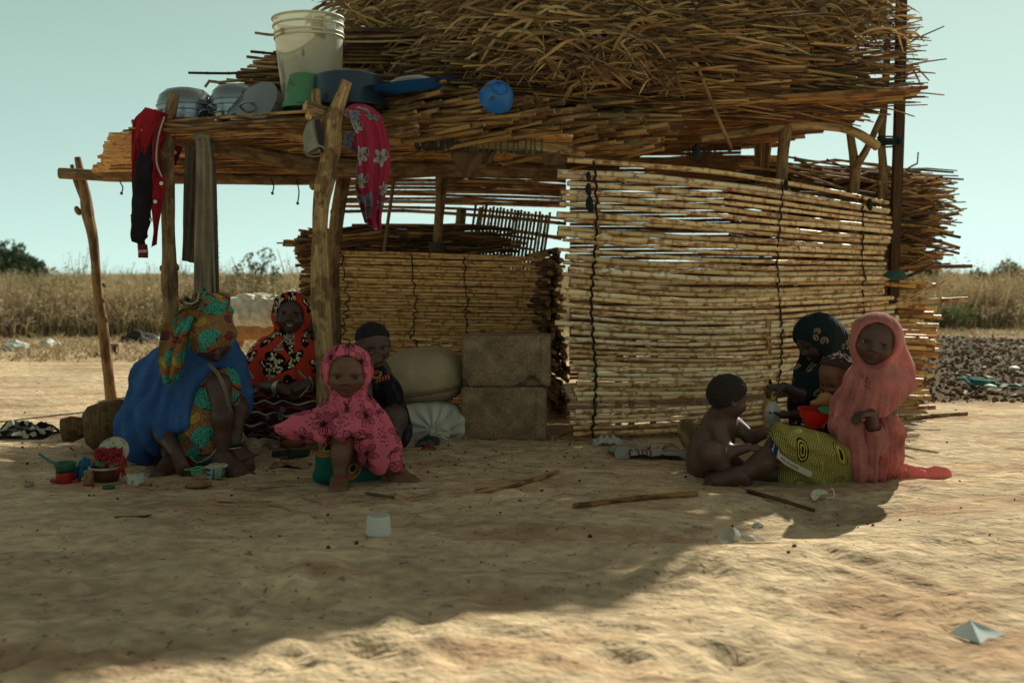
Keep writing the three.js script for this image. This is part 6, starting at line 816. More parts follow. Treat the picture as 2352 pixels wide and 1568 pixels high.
  const tagTex = canvasTex(1024, 96, (c, w, h) => { c.fillStyle = '#b5ab9a'; c.fillRect(0, 0, w, h); c.fillStyle = '#1f2c4d'; c.fillRect(0, 0, 210, h); c.fillStyle = '#d5cfc0'; c.font = 'bold 36px sans-serif'; c.fillText('ABC', 60, 84); c.beginPath(); c.arc(105, 30, 16, 0, TAU); c.lineWidth = 6; c.strokeStyle = '#d5cfc0'; c.stroke(); c.fillStyle = '#2a2622'; c.font = 'bold 52px sans-serif'; c.fillText('MADE IN GHANA', 290, 68); });
  const hb = smoothPath([P(1768, 1028, 3.95), P(1782, 1048, 3.93), P(1804, 1066, 3.94), P(1836, 1084, 3.95), P(1862, 1096, 3.97)], 20);
  part(t, 'hem_band', sheet(20, 2, (u, v) => hb[Math.round(u * 20)].clone().add(V(0.006 * v, 0.024 * v * (u < 0.22 ? 1.6 : 1) , 0.004)), [1, 1], 0.002), fabric({ map: tagTex }), 'selvedge with a blue tag and MADE IN GHANA lettering');
}
{ // ---- baby
  const t = thing('person', 'naked baby with beads and an earring sitting at the girl\'s knee, back to the wall', 'person', G(1630, 1085));
  const H = makeHead(P(1674, 914, 4.2), V(0.93, -0.10, -0.22), V(-0.02, 1, 0.08), 0.186, { low: 0.05, cheek: 0.15 });
  const w1 = P(1720, 1027, 4.03), w2 = P(1766, 992, 4.12);
  const body = [[P(1655, 948, 4.21), P(1652, 968, 4.2), 0.042, 0.05], [P(1650, 985, 4.2), P(1634, 1035, 4.2), 0.072, 0.082, 0.06], [P(1634, 1040, 4.2), P(1622, 1068, 4.2), 0.085, 0.085, 0.06], [P(1652, 980, 4.13), P(1668, 1040, 4.06), 0.036, 0.030, 0.03], [P(1668, 1040, 4.06), w1, 0.030, 0.020, 0.02], [P(1690, 975, 4.24), P(1726, 1006, 4.2), 0.034, 0.03, 0.04], [P(1726, 1006, 4.2), w2, 0.03, 0.021, 0.02],
    [P(1612, 1070, 4.14), P(1636, 1040, 4.02), 0.055, 0.046, 0.04], [P(1636, 1040, 4.02), P(1672, 1084, 4.03), 0.042, 0.027, 0.03], [P(1625, 1075, 4.2), P(1690, 1070, 4.2), 0.055, 0.04, 0.04]];
  makeSkin(t, [[body, 0.0075], [handBones(w1, V(0.92, -0.12, 0.25), V(0.0, -0.8, -0.4), 0.085, 1, [0.2, 0.2, 0.25, 0.3], { spread: 0.6, thumb: 0.2 }), 0.0038], [handBones(w2, V(0.9, -0.15, 0.3), V(0.0, -0.8, -0.4), 0.085, 1, [0.5, 0.5, 0.5, 0.5], { spread: 0.4 }), 0.0038], [footBones(P(1674, 1086, 4.03), V(1, 0, -0.2), V(0, 1, 0), 0.11, 1), 0.0045]], H, skin('#664a3e'));
  H.extra(t);
  part(t, 'hair', hairGeo(H, 0.05, (x, y, z) => -0.02 - y * 0.75 + z * 0.62, 0.03, 16, { cell: 0.02 }), hairBrown);
  for (let i = 0; i < 3; i++) { const pts = []; for (let k = 0; k <= 14; k++) { const a = -0.4 + k / 14 * 3.6; pts.push(P(1655, 955, 4.2).add(V(0.052 * Math.sin(a) + 0.016 * (k / 14), 0.018 - 0.016 * i - 0.036 * (k / 14), 0.055 * Math.cos(a)))); } part(t, 'beads', sweep(smoothPath(pts, 26), 0.0024, { sides: 5, wob: 0.4, wobF: 200 }), i === 1 ? std('#8a8a80', 0.5) : std('#7c3128', 0.6)); }
  const e = rel(H, 0.37, -0.14, -0.03); part(t, 'earring', sweep(smoothPath([e, e.clone().add(V(0, -0.012, 0.004)), e.clone().add(V(0.001, -0.03, 0.004))], 8), 0.0022, { sides: 5 }), gold); part(t, 'earring', at(new THREE.IcosahedronGeometry(0.006, 1), e.clone().add(V(0.001, -0.034, 0.004))), gold);
}
{ // ---- girl in dark hijab, pouring
  const t = thing('person', 'girl in a dark ringed hijab in profile, holding a yellow bottle by the cane wall', 'person', G(1885, 1030));
  const H = makeHead(P(1874, 780, 4.62), V(-0.80, -0.48, 0.22), V(-0.22, 0.9, 0.05), 0.21, { low: 0.02, eye: 0.4 });
  const w1 = P(1800, 888, 4.42), w2 = P(1828, 952, 4.42);
  const body = [[P(1882, 825, 4.68), P(1888, 850, 4.7), 0.045, 0.05], [P(1890, 870, 4.72), P(1890, 990, 4.72), 0.10, 0.12, 0.07], [P(1862, 868, 4.62), P(1842, 912, 4.5), 0.042, 0.034, 0.03], [P(1842, 912, 4.5), w1, 0.033, 0.023, 0.02], [P(1870, 900, 4.62), P(1862, 950, 4.5), 0.042, 0.034, 0.03], [P(1862, 950, 4.5), w2, 0.033, 0.024, 0.02]];
  makeSkin(t, [[body, 0.010], [handBones(w1, V(-0.9, -0.05, 0.15), V(-0.1, -0.9, 0), 0.135, 1, [0.75, 0.8, 0.85, 0.9], { thumb: 0.9 }), 0.0048], [handBones(w2, V(-0.98, -0.03, 0.12), V(0, 0.9, -0.2), 0.145, 1, [0.12, 0.12, 0.15, 0.2], { spread: 0.5, thumb: 0.1 }), 0.0048]], H, skin('#46302a'));
  H.extra(t);
  const f = drape([...headShell(H, 0.016), [P(1890, 770, 4.66), P(1910, 790, 4.68), 0.10, 0.09], [P(1915, 790, 4.7), P(1940, 850, 4.74), 0.085, 0.075], [P(1880, 830, 4.66), P(1890, 880, 4.68), 0.085, 0.12], [P(1868, 860, 4.62), P(1850, 915, 4.56), 0.085, 0.065], [P(1900, 890, 4.68), P(1905, 980, 4.68), 0.14, 0.15], [P(1860, 930, 4.6), P(1862, 985, 4.6), 0.10, 0.09], [P(1846, 908, 4.53), P(1838, 912, 4.5), 0.04, 0.035]], 0.06, [fall(P(1885, 790, 4.72), 8, 0.014, 1, 0.3, 0.2)], [faceCut(H, V(0, -0.13, 0.40), V(0.345, 0.40, 0.44))]);
  garment(t, 'hijab', f, 0.0072, printed(prints.teal, 0.42), (g) => wrapUV(g, P(1890, 850, 4.72), 0.2), 'dark teal hijab with tan rings');
  garment(t, 'skirt', drape([[P(1840, 1000, 4.5), P(1890, 1010, 4.6), 0.07, 0.1], [P(1810, 1005, 4.45), P(1850, 990, 4.42), 0.05, 0.05]], 0.05, [ridge(1, 0.3, 0.2, 40, 0.004)]), 0.009, printed(prints.red, 0.2), (g) => wrapUV(g, P(1860, 1010, 4.6), 0.12));
}
{ // ---- toddler drinking
  const t = thing('person', 'toddler with tufted hair sucking a small gourd beside the salmon hijab', 'person', G(1940, 1060));
  const H = makeHead(P(1922, 866, 4.40), V(-0.80, -0.42, 0.42), V(-0.15, 0.95, 0.1), 0.188, { low: 0.06, cheek: 0.15, eye: 0.3 });
  const w1 = P(1902, 948, 4.33);
  const body = [[P(1932, 905, 4.44), P(1936, 925, 4.46), 0.04, 0.045], [P(1938, 940, 4.46), P(1945, 1030, 4.48), 0.08, 0.09, 0.06], [P(1915, 945, 4.40), P(1925, 985, 4.34), 0.032, 0.028, 0.03], [P(1925, 985, 4.34), w1, 0.027, 0.02, 0.02]];
  makeSkin(t, [[body, 0.010], [handBones(w1, V(-0.7, 0.45, 0.3), V(-0.3, 0.2, -0.9), 0.085, 1, [0.8, 0.8, 0.8, 0.8], { thumb: 0.8 }), 0.0038]], H, skin('#7a4c38'));
  H.extra(t);
  part(t, 'hair', hairGeo(H, 0.035, (x, y, z) => 0.20 - y * 0.8 + z * 0.75, 0.06, 11, { cell: 0.02 }), std('#3a2a1f', 1));
  const e = rel(H, -0.38, -0.14, -0.05); const e2 = rel(H, 0.37, -0.15, -0.03); part(t, 'earring', at(new THREE.TorusGeometry(0.007, 0.0018, 5, 14), e2.clone().add(V(0, -0.006, 0))), gold);
  garment(t, 'shirt', drape([[P(1940, 945, 4.46), P(1948, 1030, 4.48), 0.092, 0.105]], 0.05, [ridge(1, 0.3, 0, 30, 0.004)]), 0.010, fabric(dyed('#3b2a2c', 9)), (g) => wrapUV(g, P(1940, 980, 4.5), 0.12));
}
// ================================================================ things on the shelf
const scuff = dataTex(512, 512, (u, v) => { const a = pfbm(u, v, 5, 5, 3, 5), b = sst(0.22, 0.38, pfbm(u, v, 14, 14, 9, 4)), k = 1 + 0.12 * a; return [235 * k - 50 * b, 230 * k - 66 * b, 220 * k - 86 * b]; });
const plastic = (hex, rough = 0.38, tr = 0) => mat({ color: new THREE.Color(hex).multiplyScalar(1.1), map: scuff, roughness: rough + 0.1, side: THREE.DoubleSide, ...(tr ? { transmission: tr, thickness: 0 } : {}) });
const alu = mat({ color: new THREE.Color('#8d9194'), metalness: 0.85, roughness: 0.42, roughnessMap: dataTex(256, 256, (u, v) => { const k = 150 + 160 * pfbm(u, v, 6, 14, 4, 4); return [k, k, k]; }, false), side: THREE.DoubleSide });
const put = (t, name, g, pos, rot, m, label) => part(t, name, at(g, pos, rot), m, label);
// open vessel of revolution with wall thickness
const vessel = (prof, w = 0.003, seg = 44) => lathe([...prof, ...prof.slice().reverse().map(([r, y]) => [Math.max(r - w, 0), y + (y < 0.004 ? w : 0)])], seg);
{
  const b = P(718, 251, 5.18), rot = [0.02, 0, 0.035], t = thing('bucket', 'tall white plastic bucket standing on the stalk shelf', 'bucket', b);
  put(t, 'pail', lathe([[0, 0], [0.142, 0], [0.146, 0.01], [0.178, 0.43], [0.178, 0.455]], 60), b, rot, mat({ color: new THREE.Color('#e4dcc4'), map: scuff, roughness: 0.5, transmission: 0.5, thickness: 0, side: THREE.DoubleSide }));
  for (const y of [0.452, 0.415, 0.375, 0.355]) { const g = new THREE.TorusGeometry(0.1765 - (0.45 - y) * 0.07 + 0.003, 0.006, 8, 60); g.rotateX(Math.PI / 2); g.translate(0, y, 0); put(t, 'rim', g, b, rot, mat({ color: new THREE.Color('#dcd4bd'), map: scuff, roughness: 0.5 })); }
  { const g = new THREE.BoxGeometry(0.05, 0.028, 0.012, 4, 1, 1); g.translate(0.12, 0.385, 0.135); put(t, 'handle_ear', g, b, [0.02, 0.1, 0.035], plastic('#cfd3cb', 0.5)); const g2 = new THREE.BoxGeometry(0.018, 0.03, 0.012); g2.translate(-0.10, 0.365, 0.152); put(t, 'handle_ear', g2, b, rot, plastic('#a89c80', 0.6)); }
}
{ const b = P(703, 249, 5.0), t = thing('bowl', 'upturned green plastic bowl beside the white bucket', 'bowl', b); put(t, 'shell', vessel([[0, 0.165], [0.07, 0.165], [0.088, 0.155], [0.098, 0.10], [0.108, 0.03], [0.118, 0.012], [0.118, 0]], 0.003), b, [0, 0, -0.02], plastic('#5c9a6b', 0.4, 0.35)); const g = new THREE.TorusGeometry(0.118, 0.005, 8, 44); g.rotateX(Math.PI / 2); put(t, 'rim', g, b, [0, 0, 0], plastic('#4f8a5e', 0.4)); }
{ const b = P(802, 247, 4.98), t = thing('basin', 'upturned dark navy plastic basin on the shelf behind the forked post', 'basin', b); put(t, 'shell', vessel([[0, 0.158], [0.14, 0.158], [0.158, 0.152], [0.168, 0.138], [0.182, 0.02], [0.192, 0.008], [0.192, 0]], 0.004, 56), b, [0, 0, 0.01], mat({ color: new THREE.Color('#28333f'), roughness: 0.35, side: THREE.DoubleSide })); const g = new THREE.TorusGeometry(0.19, 0.006, 8, 56); g.rotateX(Math.PI / 2); put(t, 'rim', g, b, [0, 0, 0], plastic('#232d38')); }
{ const b = P(944, 214, 4.95), rot = [0.16, 0, 0.11], t = thing('tray', 'shallow blue plastic tray tilted on the stalk ends', 'tray', b); const g = vessel([[0, 0], [0.12, 0.0], [0.15, 0.012], [0.215, 0.052], [0.238, 0.055]], 0.003, 60); put(t, 'dish', g, b, rot, plastic('#1f5fa8', 0.35)); for (let i = 0; i < 44; i++) { const q = new THREE.BoxGeometry(0.003, 0.03, 0.004); q.rotateZ(-0.9); q.translate(0.186, 0.034, 0); q.rotateY(i / 44 * TAU); put(t, 'rib', q, b, rot, plastic('#1b5596', 0.4)); }
  const c = P(946, 200, 4.97), l = thing('pan_cover', 'domed aluminium lid lying in the blue tray', 'lid', c); put(l, 'dome', lathe([[0.13, 0], [0.128, 0.008], [0.11, 0.035], [0.07, 0.052], [0.0, 0.056]], 48), c, [0.1, 0, 0.10], alu);
  single('scoop', at(deform(new THREE.SphereGeometry(0.03, 20, 12), (v) => { v.y *= 0.35; v.x *= 1.2; }), P(1009, 187, 4.86), [0, 0, 0.1]), plastic('#d9922f', 0.4), 'small orange plastic scoop on the edge of the blue tray', 'scoop'); }
{ const b = P(1143, 216, 4.70), t = thing('bowl', 'small bright blue bowl on its side against the roof straw', 'bowl', b); const rot = [1.15, 0.25, -0.25]; const prof = [[0, 0], [0.04, 0], [0.042, 0.006], [0.07, 0.03], [0.078, 0.075], [0.083, 0.08]]; const g = vessel(prof, 0.003, 48); g.rotateX(Math.PI); g.translate(0, 0.045, 0); put(t, 'shell', deform(g, (v) => { const a = Math.atan2(v.z, v.x), k = 1 + 0.012 * Math.cos(a * 24); v.x *= k; v.z *= k; }), b, rot, plastic('#1f6cc0', 0.35)); const q = new THREE.TorusGeometry(0.036, 0.003, 6, 36); q.rotateX(Math.PI / 2); q.translate(0, 0.047, 0); put(t, 'foot_ring', q, b, rot, plastic('#1a5da8')); }
for (const [px, py, d, r, h, label] of [[428, 288, 5.35, 0.148, 0.198, 'larger grey aluminium pot upturned at the left of the shelf'], [540, 272, 5.25, 0.122, 0.178, 'smaller grey aluminium pot upturned beside the leaning lids']]) {
  const b = P(px, py, d), t = thing('cooking_pot', label, 'pot', b); put(t, 'body', lathe([[r * 0.93, 0], [r * 0.96, 0.02], [r, h * 0.3], [r, h * 0.5], [r * 0.985, h * 0.6], [r * 0.9, h * 0.78], [r * 0.68, h * 0.92], [r * 0.3, h * 0.99], [0, h]], 56), b, [0, 0, 0.02], alu);
  for (const y of [0.02, h * 0.34, h * 0.5]) { const g = new THREE.TorusGeometry(r * 1.0, 0.0045, 6, 56); g.rotateX(Math.PI / 2); g.translate(0, y, 0); put(t, 'band', g, b, [0, 0, 0.02], alu); }
  for (const s of [-1, 1]) { const q = smoothPath([V(s * r * 0.7, h * 0.12, r * 0.72), V(s * r * 0.78, h * 0.28, r * 0.86), V(s * r * 0.95, h * 0.28, r * 0.62), V(s * r * 0.92, h * 0.1, r * 0.5)], 12); put(t, 'handle', sweep(q, 0.007, { sides: 7 }), b, [0, 0, 0], alu); }
}
for (const [px, py, d, r, rot, label] of [[578, 246, 5.05, 0.16, [0.95, 0, 0.45], 'round aluminium lid with a loop handle leaning on the pots'], [622, 238, 5.12, 0.10, [1.0, 0, -0.5], 'plain aluminium lid half behind the leaning lid']]) {
  const b = P(px, py, d), t = thing('pan_cover', label, 'lid', b); put(t, 'disc', lathe([[0, 0.02], [r * 0.8, 0.012], [r * 0.95, 0.004], [r, 0.006], [r, 0], [r * 0.94, 0], [r * 0.8, 0.008], [0, 0.016]], 48), b, rot, alu);
  if (r > 0.12) put(t, 'handle', sweep(smoothPath([V(-0.035, 0.015, 0.02), V(-0.03, 0.05, 0.02), V(0.03, 0.05, 0.02), V(0.035, 0.015, 0.02)], 12), 0.007, { sides: 7 }), b, rot, alu);
}
// ================================================================ cloths hanging from the posts
// cloth hung as a strip: rows of [px,py] left and right edges from top to bottom
function hung(rows, d, folds, amp, nu = 36, nv = 60, o = {}) {
  const L = rows.map((r) => P(r[0], r[1], d)), Rr = rows.map((r) => P(r[2], r[3], d)), cl = new THREE.CatmullRomCurve3(L), cr = new THREE.CatmullRomCurve3(Rr), h = L[0].distanceTo(L[L.length - 1]) + 0.01, w = L[0].distanceTo(Rr[0]) * 1.6;
  return sheet(nu, nv, (u, v) => { const a = cl.getPoint(v), b = cr.getPoint(v), p = a.lerp(b, u), k = amp * (0.4 + 0.6 * v); p.z += k * Math.sin(u * folds * TAU + 1.2 * Math.sin(v * 3) + (o.ph ?? 0)) + k * 0.5 * Math.sin(u * folds * 2.3 * TAU + v * 5) + (o.curve ?? 0) * Math.sin(u * Math.PI); p.x += 0.25 * k * Math.cos(u * folds * TAU + v * 2); return p; }, [w, h], 0.002);
}
{
  const t = thing('jacket', 'red and charcoal varsity jacket hung over the straight post', 'jacket', P(350, 400, 4.9));
  const red = fabric(dyed('#a3222a', 21)), char = fabric(dyed('#2b2427', 22)), rib = fabric(dyed('#8f2a2c', 23));
  part(t, 'back_panel', hung([[330, 250, 392, 262], [308, 275, 388, 300], [303, 330, 372, 345], [304, 400, 345, 410], [312, 470, 330, 470]], 4.94, 2.0, 0.018, 26, 30, { curve: 0.04 }), red);
  part(t, 'shoulder', hung([[332, 246, 384, 262], [316, 270, 378, 300], [312, 310, 360, 340], [318, 345, 350, 360]], 4.87, 1.6, 0.012, 24, 24, { curve: 0.05 }), red);
  part(t, 'front_panel', hung([[352, 335, 384, 300], [345, 375, 366, 360], [342, 420, 379, 422], [348, 480, 372, 470], [352, 530, 362, 525], [348, 568, 358, 560]], 4.84, 1.0, 0.008, 22, 40), red);
  part(t, 'sleeve', sweep(smoothPath([P(340, 330, 4.86), P(332, 380, 4.85), P(326, 450, 4.84), P(322, 510, 4.83), P(318, 540, 4.83), P(327, 566, 4.83)], 40), (q, i) => 0.036 + 0.012 * Math.sin(q * 3.1) + 0.002 * Math.sin(i * 0.9) - (q > 0.93 ? 0.018 : 0), { sides: 18, flat: 0.75, wob: 0.10, wobF: 12 }), char, 'charcoal sleeve hanging straight down');
  part(t, 'cuff', sweep([P(326, 562, 4.83), P(328, 578, 4.83), P(328, 592, 4.83)], 0.024, { sides: 18, flat: 0.7 }), rib); part(t, 'cuff_stripe', sweep([P(327.5, 574, 4.83), P(328, 580, 4.83)], 0.0248, { sides: 18, flat: 0.72 }), fabric(dyed('#b8b0a4', 3)));
  part(t, 'elbow_fold', sweep(smoothPath([P(300, 495, 4.86), P(312, 498, 4.85), P(320, 512, 4.84)], 8), [0.006, 0.02, 0.03], { sides: 10, flat: 0.6 }), char);
  part(t, 'collar', hung([[366, 268, 386, 262], [352, 300, 372, 300], [349, 340, 366, 345], [352, 375, 366, 375], [366, 408, 374, 402]], 4.83, 1, 0.004, 10, 26), rib); part(t, 'collar_stripe', sweep(smoothPath([P(377, 268, 4.82), P(365, 305, 4.82), P(359, 345, 4.82), P(360, 378, 4.82), P(371, 406, 4.82)], 26), 0.004, { sides: 6 }), fabric(dyed('#c4bcae', 3)));
  part(t, 'far_sleeve', hung([[392, 275, 400, 262], [398, 292, 425, 300], [396, 318, 447, 310]], 4.92, 1.3, 0.008, 16, 14), red); part(t, 'far_front', hung([[396, 330, 418, 338], [396, 355, 410, 362], [395, 385, 400, 380]], 4.97, 1, 0.006, 8, 12), fabric(dyed('#7c1c24', 4)));
  for (const [x, y] of [[370, 421], [356, 463], [347, 504], [401, 350]]) { const g = new THREE.CylinderGeometry(0.009, 0.009, 0.005, 16); g.rotateX(Math.PI / 2); put(t, 'button', g, P(x, y, y === 350 ? 4.955 : 4.82), [0, 0, 0], silver); }
}
{
  const t = thing('scarf', 'long grey brown fringed scarf hanging beside the jacket', 'scarf', P(455, 480, 4.93)); const m = fabric(dyed('#a18c74', 31)), m2 = fabric(dyed('#7d6a57', 32));
  part(t, 'front_fall', hung([[446, 312, 480, 316], [450, 350, 486, 350], [449, 450, 490, 450], [446, 560, 494, 570], [444, 676, 498, 682]], 4.9, 2.2, 0.012, 36, 50), m); part(t, 'back_fall', hung([[424, 335, 450, 338], [423, 400, 448, 400], [421, 500, 446, 500], [418, 598, 444, 604]], 4.97, 1.6, 0.012, 26, 40), m2);
  part(t, 'fold', hung([[478, 316, 486, 320], [486, 400, 496, 402], [488, 520, 499, 520], [490, 675, 502, 678]], 4.92, 1, 0.012, 10, 40), m2); part(t, 'top_turn', sweep(smoothPath([P(448, 316, 4.92), P(462, 309, 4.9), P(480, 315, 4.92)], 10), 0.02, { sides: 10, flat: 0.7, wob: 0.3 }), m);
  const gs = [], R = rngOf(2); for (let i = 0; i < 110; i++) { const y = 330 + i * 3.1, x = lerp(484, 499, i / 110), a = P(x, y, 4.9); gs.push(sweep([a, a.clone().add(V(0.012 + 0.01 * R(), -0.006 * R(), 0.004))], 0.0016, { sides: 3, caps: false })); } part(t, 'fringe', mergeGeometries(gs), m);
}
{
  const t = thing('cloth', 'crimson cloth with grey flowers hung from the forked post', 'cloth', P(850, 380, 4.72)); const m = printed(prints.crimson, 0.36);
  part(t, 'front_fall', hung([[798, 254, 850, 256], [806, 282, 878, 278], [820, 320, 893, 318], [822, 380, 898, 372], [826, 430, 892, 420], [838, 470, 884, 462], [842, 500, 878, 500], [852, 520, 879, 531]], 4.68, 2.4, 0.022, 44, 70, { curve: 0.03 }), m); part(t, 'back_fall', hung([[788, 300, 830, 300], [790, 335, 835, 340], [815, 352, 850, 360]], 4.80, 1.6, 0.014, 20, 20), m);
  part(t, 'side_fall', hung([[820, 360, 850, 365], [818, 410, 846, 420], [820, 452, 850, 466], [838, 510, 860, 522]], 4.74, 1.6, 0.016, 20, 30), m); part(t, 'top_turn', sweep(smoothPath([P(797, 262, 4.76), P(815, 252, 4.72), P(842, 256, 4.71), P(872, 278, 4.71)], 16), 0.028, { sides: 12, flat: 0.7, wob: 0.3 }), m);
}
{
  const t = thing('hat', 'limp cream cloth hat hung on the forked post stub', 'hat', P(715, 320, 4.7)); const m = fabric(dyed('#a39a86', 41)), pts = [];
  part(t, 'crown', sweep(smoothPath([P(724, 268, 4.74), P(718, 285, 4.72), P(714, 310, 4.70), P(716, 334, 4.69), P(722, 346, 4.69)], 18), [0.012, 0.026, 0.036, 0.046, 0.052], { sides: 24, flat: 0.75, wob: 0.22, wobF: 14, caps: false }), m);
  const q = new THREE.TorusGeometry(0.05, 0.0045, 8, 36); q.scale(1, 0.78, 1); put(t, 'brim', q, P(722, 346, 4.69), [1.0, 0, 0.35], m); part(t, 'band', sweep(smoothPath([P(728, 275, 4.69), P(736, 310, 4.68), P(740, 350, 4.68)], 10), [0.012, 0.014, 0.008], { sides: 8, flat: 0.5 }), std('#2b2626'));
}
// ================================================================ sacks, blocks, sheep
{
  const b = P(975, 925, 5.22), t = thing('sack', 'full tan woven sack lying on top of the white sack', 'sack', V(b.x, 0.25, b.z)); const c = P(975, 862, 5.25);
  const wv = dataTex(512, 512, (u, v) => { const k = 1 + 0.10 * Math.sin(u * TAU * 90) * Math.sin(v * TAU * 90) + 0.18 * pfbm(u, v, 4, 4, 5, 4); return [172 * k, 147 * k, 116 * k]; });
  const g = nets((x, y, z) => { const dx = (x - c.x) / 0.225, dy = (y - c.y) / 0.148, dz = (z - c.z) / 0.24, k = Math.pow(Math.abs(dx) ** 2.8 + Math.abs(dy) ** 2.3 + Math.abs(dz) ** 2.6, 1 / 2.5); let d = (k - 1) * 0.14 + 0.008 * fbm(x * 7, y * 7, z * 7, 3) - 0.05 * 0; const s = y - (c.y - 0.075 + 0.16 * (x - c.x)); d += 0.006 * Math.exp(-(s * s) / 0.00009) * (z > c.z ? 1 : 0); return d; }, c.clone().add(V(-0.28, -0.22, -0.3)), c.clone().add(V(0.28, 0.22, 0.3)), 0.011, 2); planeUV(g, c, V(2, 0, 0.4), V(0, 2, 1.2));
  part(t, 'bag', g, mat({ map: wv, bumpMap: weave, bumpScale: 0.001, roughness: 0.95 }));
  const seam = []; for (let i = 0; i <= 30; i++) { const x = c.x - 0.17 + 0.37 * i / 30; seam.push(V(x, c.y - 0.078 + 0.16 * (x - c.x) + 0.003 * Math.sin(i * 2.1), c.z + 0.232 - 0.12 * Math.abs((x - c.x) / 0.22) ** 3)); } part(t, 'seam', sweep(smoothPath(seam, 60), 0.004, { sides: 6, wob: 0.5, wobF: 60 }), std('#6e5438', 1));
  const b2 = P(985, 1028, 5.08), t2 = thing('sack', 'dirty white sack with a twisted neck tied towards the viewer', 'sack', V(b2.x, 0, b2.z)), c2 = P(985, 975, 5.12), k0 = P(996, 985, 4.96);
  const dirty = dataTex(512, 512, (u, v) => { const a = pfbm(u, v, 5, 5, 15, 4), b = sst(0.1, 0.4, pfbm(u, v, 3, 4, 25, 4)), k = 1 + 0.15 * a; return [lerp(196, 140, b) * k, lerp(190, 126, b) * k, lerp(176, 104, b) * k]; });
  const g2 = nets((x, y, z) => { const dx = (x - c2.x) / 0.205, dy = (y - c2.y) / 0.125, dz = (z - c2.z) / 0.20, k = Math.pow(Math.abs(dx) ** 2.6 + Math.abs(dy) ** 2.2 + Math.abs(dz) ** 2.6, 1 / 2.4), a = Math.atan2(y - k0.y, x - k0.x), r = Math.hypot(x - k0.x, y - k0.y), front = sst(c2.z - 0.02, c2.z + 0.15, z); let d = (k - 1) * 0.12 + 0.006 * fbm(x * 9, y * 9, z * 9, 3); d += front * 0.010 * Math.exp(-r * 7) * Math.cos(a * 13 + 3 * fbm(x * 8, y * 8, 0, 2)); return smin(d, capD(x, y, z, k0.clone().add(V(0, 0, -0.03)), k0.clone().add(V(0.015, -0.01, 0.02)), 0.05, 0.022), 0.06); }, c2.clone().add(V(-0.26, -0.2, -0.25)), c2.clone().add(V(0.26, 0.2, 0.28)), 0.009, 2.2); planeUV(g2, c2, V(2, 0, 0.4), V(0, 2, 1.2));
  part(t2, 'bag', g2, mat({ map: dirty, bumpMap: weave, bumpScale: 0.001, roughness: 0.95 }));
  const R = rngOf(6); for (let i = 0; i < 9; i++) { const a = -2.6 + i * 0.42, q = k0.clone().add(V(0.012 * Math.cos(a), 0.012 * Math.sin(a), 0.012)), e = k0.clone().add(V(0.058 * Math.cos(a) + 0.03, 0.045 * Math.sin(a) - 0.01, 0.03 + 0.02 * R())); part(t2, 'neck_fold', sweep(smoothPath([q, q.clone().lerp(e, 0.5).add(V(0, 0, 0.018)), e], 8), [0.010, 0.014, 0.006], { sides: 8, flat: 0.5, wob: 0.3 }), mat({ map: dirty, roughness: 1 })); }
  for (let i = 0; i < 6; i++) { const q = P(1060 - i * 9, 1000 + 4 * i, 4.93); part(t2, 'loose_thread', sweep(smoothPath([q, q.clone().add(V(0.02, -0.01, 0.01)), q.clone().add(V(0.03 - 0.01 * i, -0.05, 0.01))], 10), 0.0016, { sides: 4 }), std('#b5ab98')); }
}
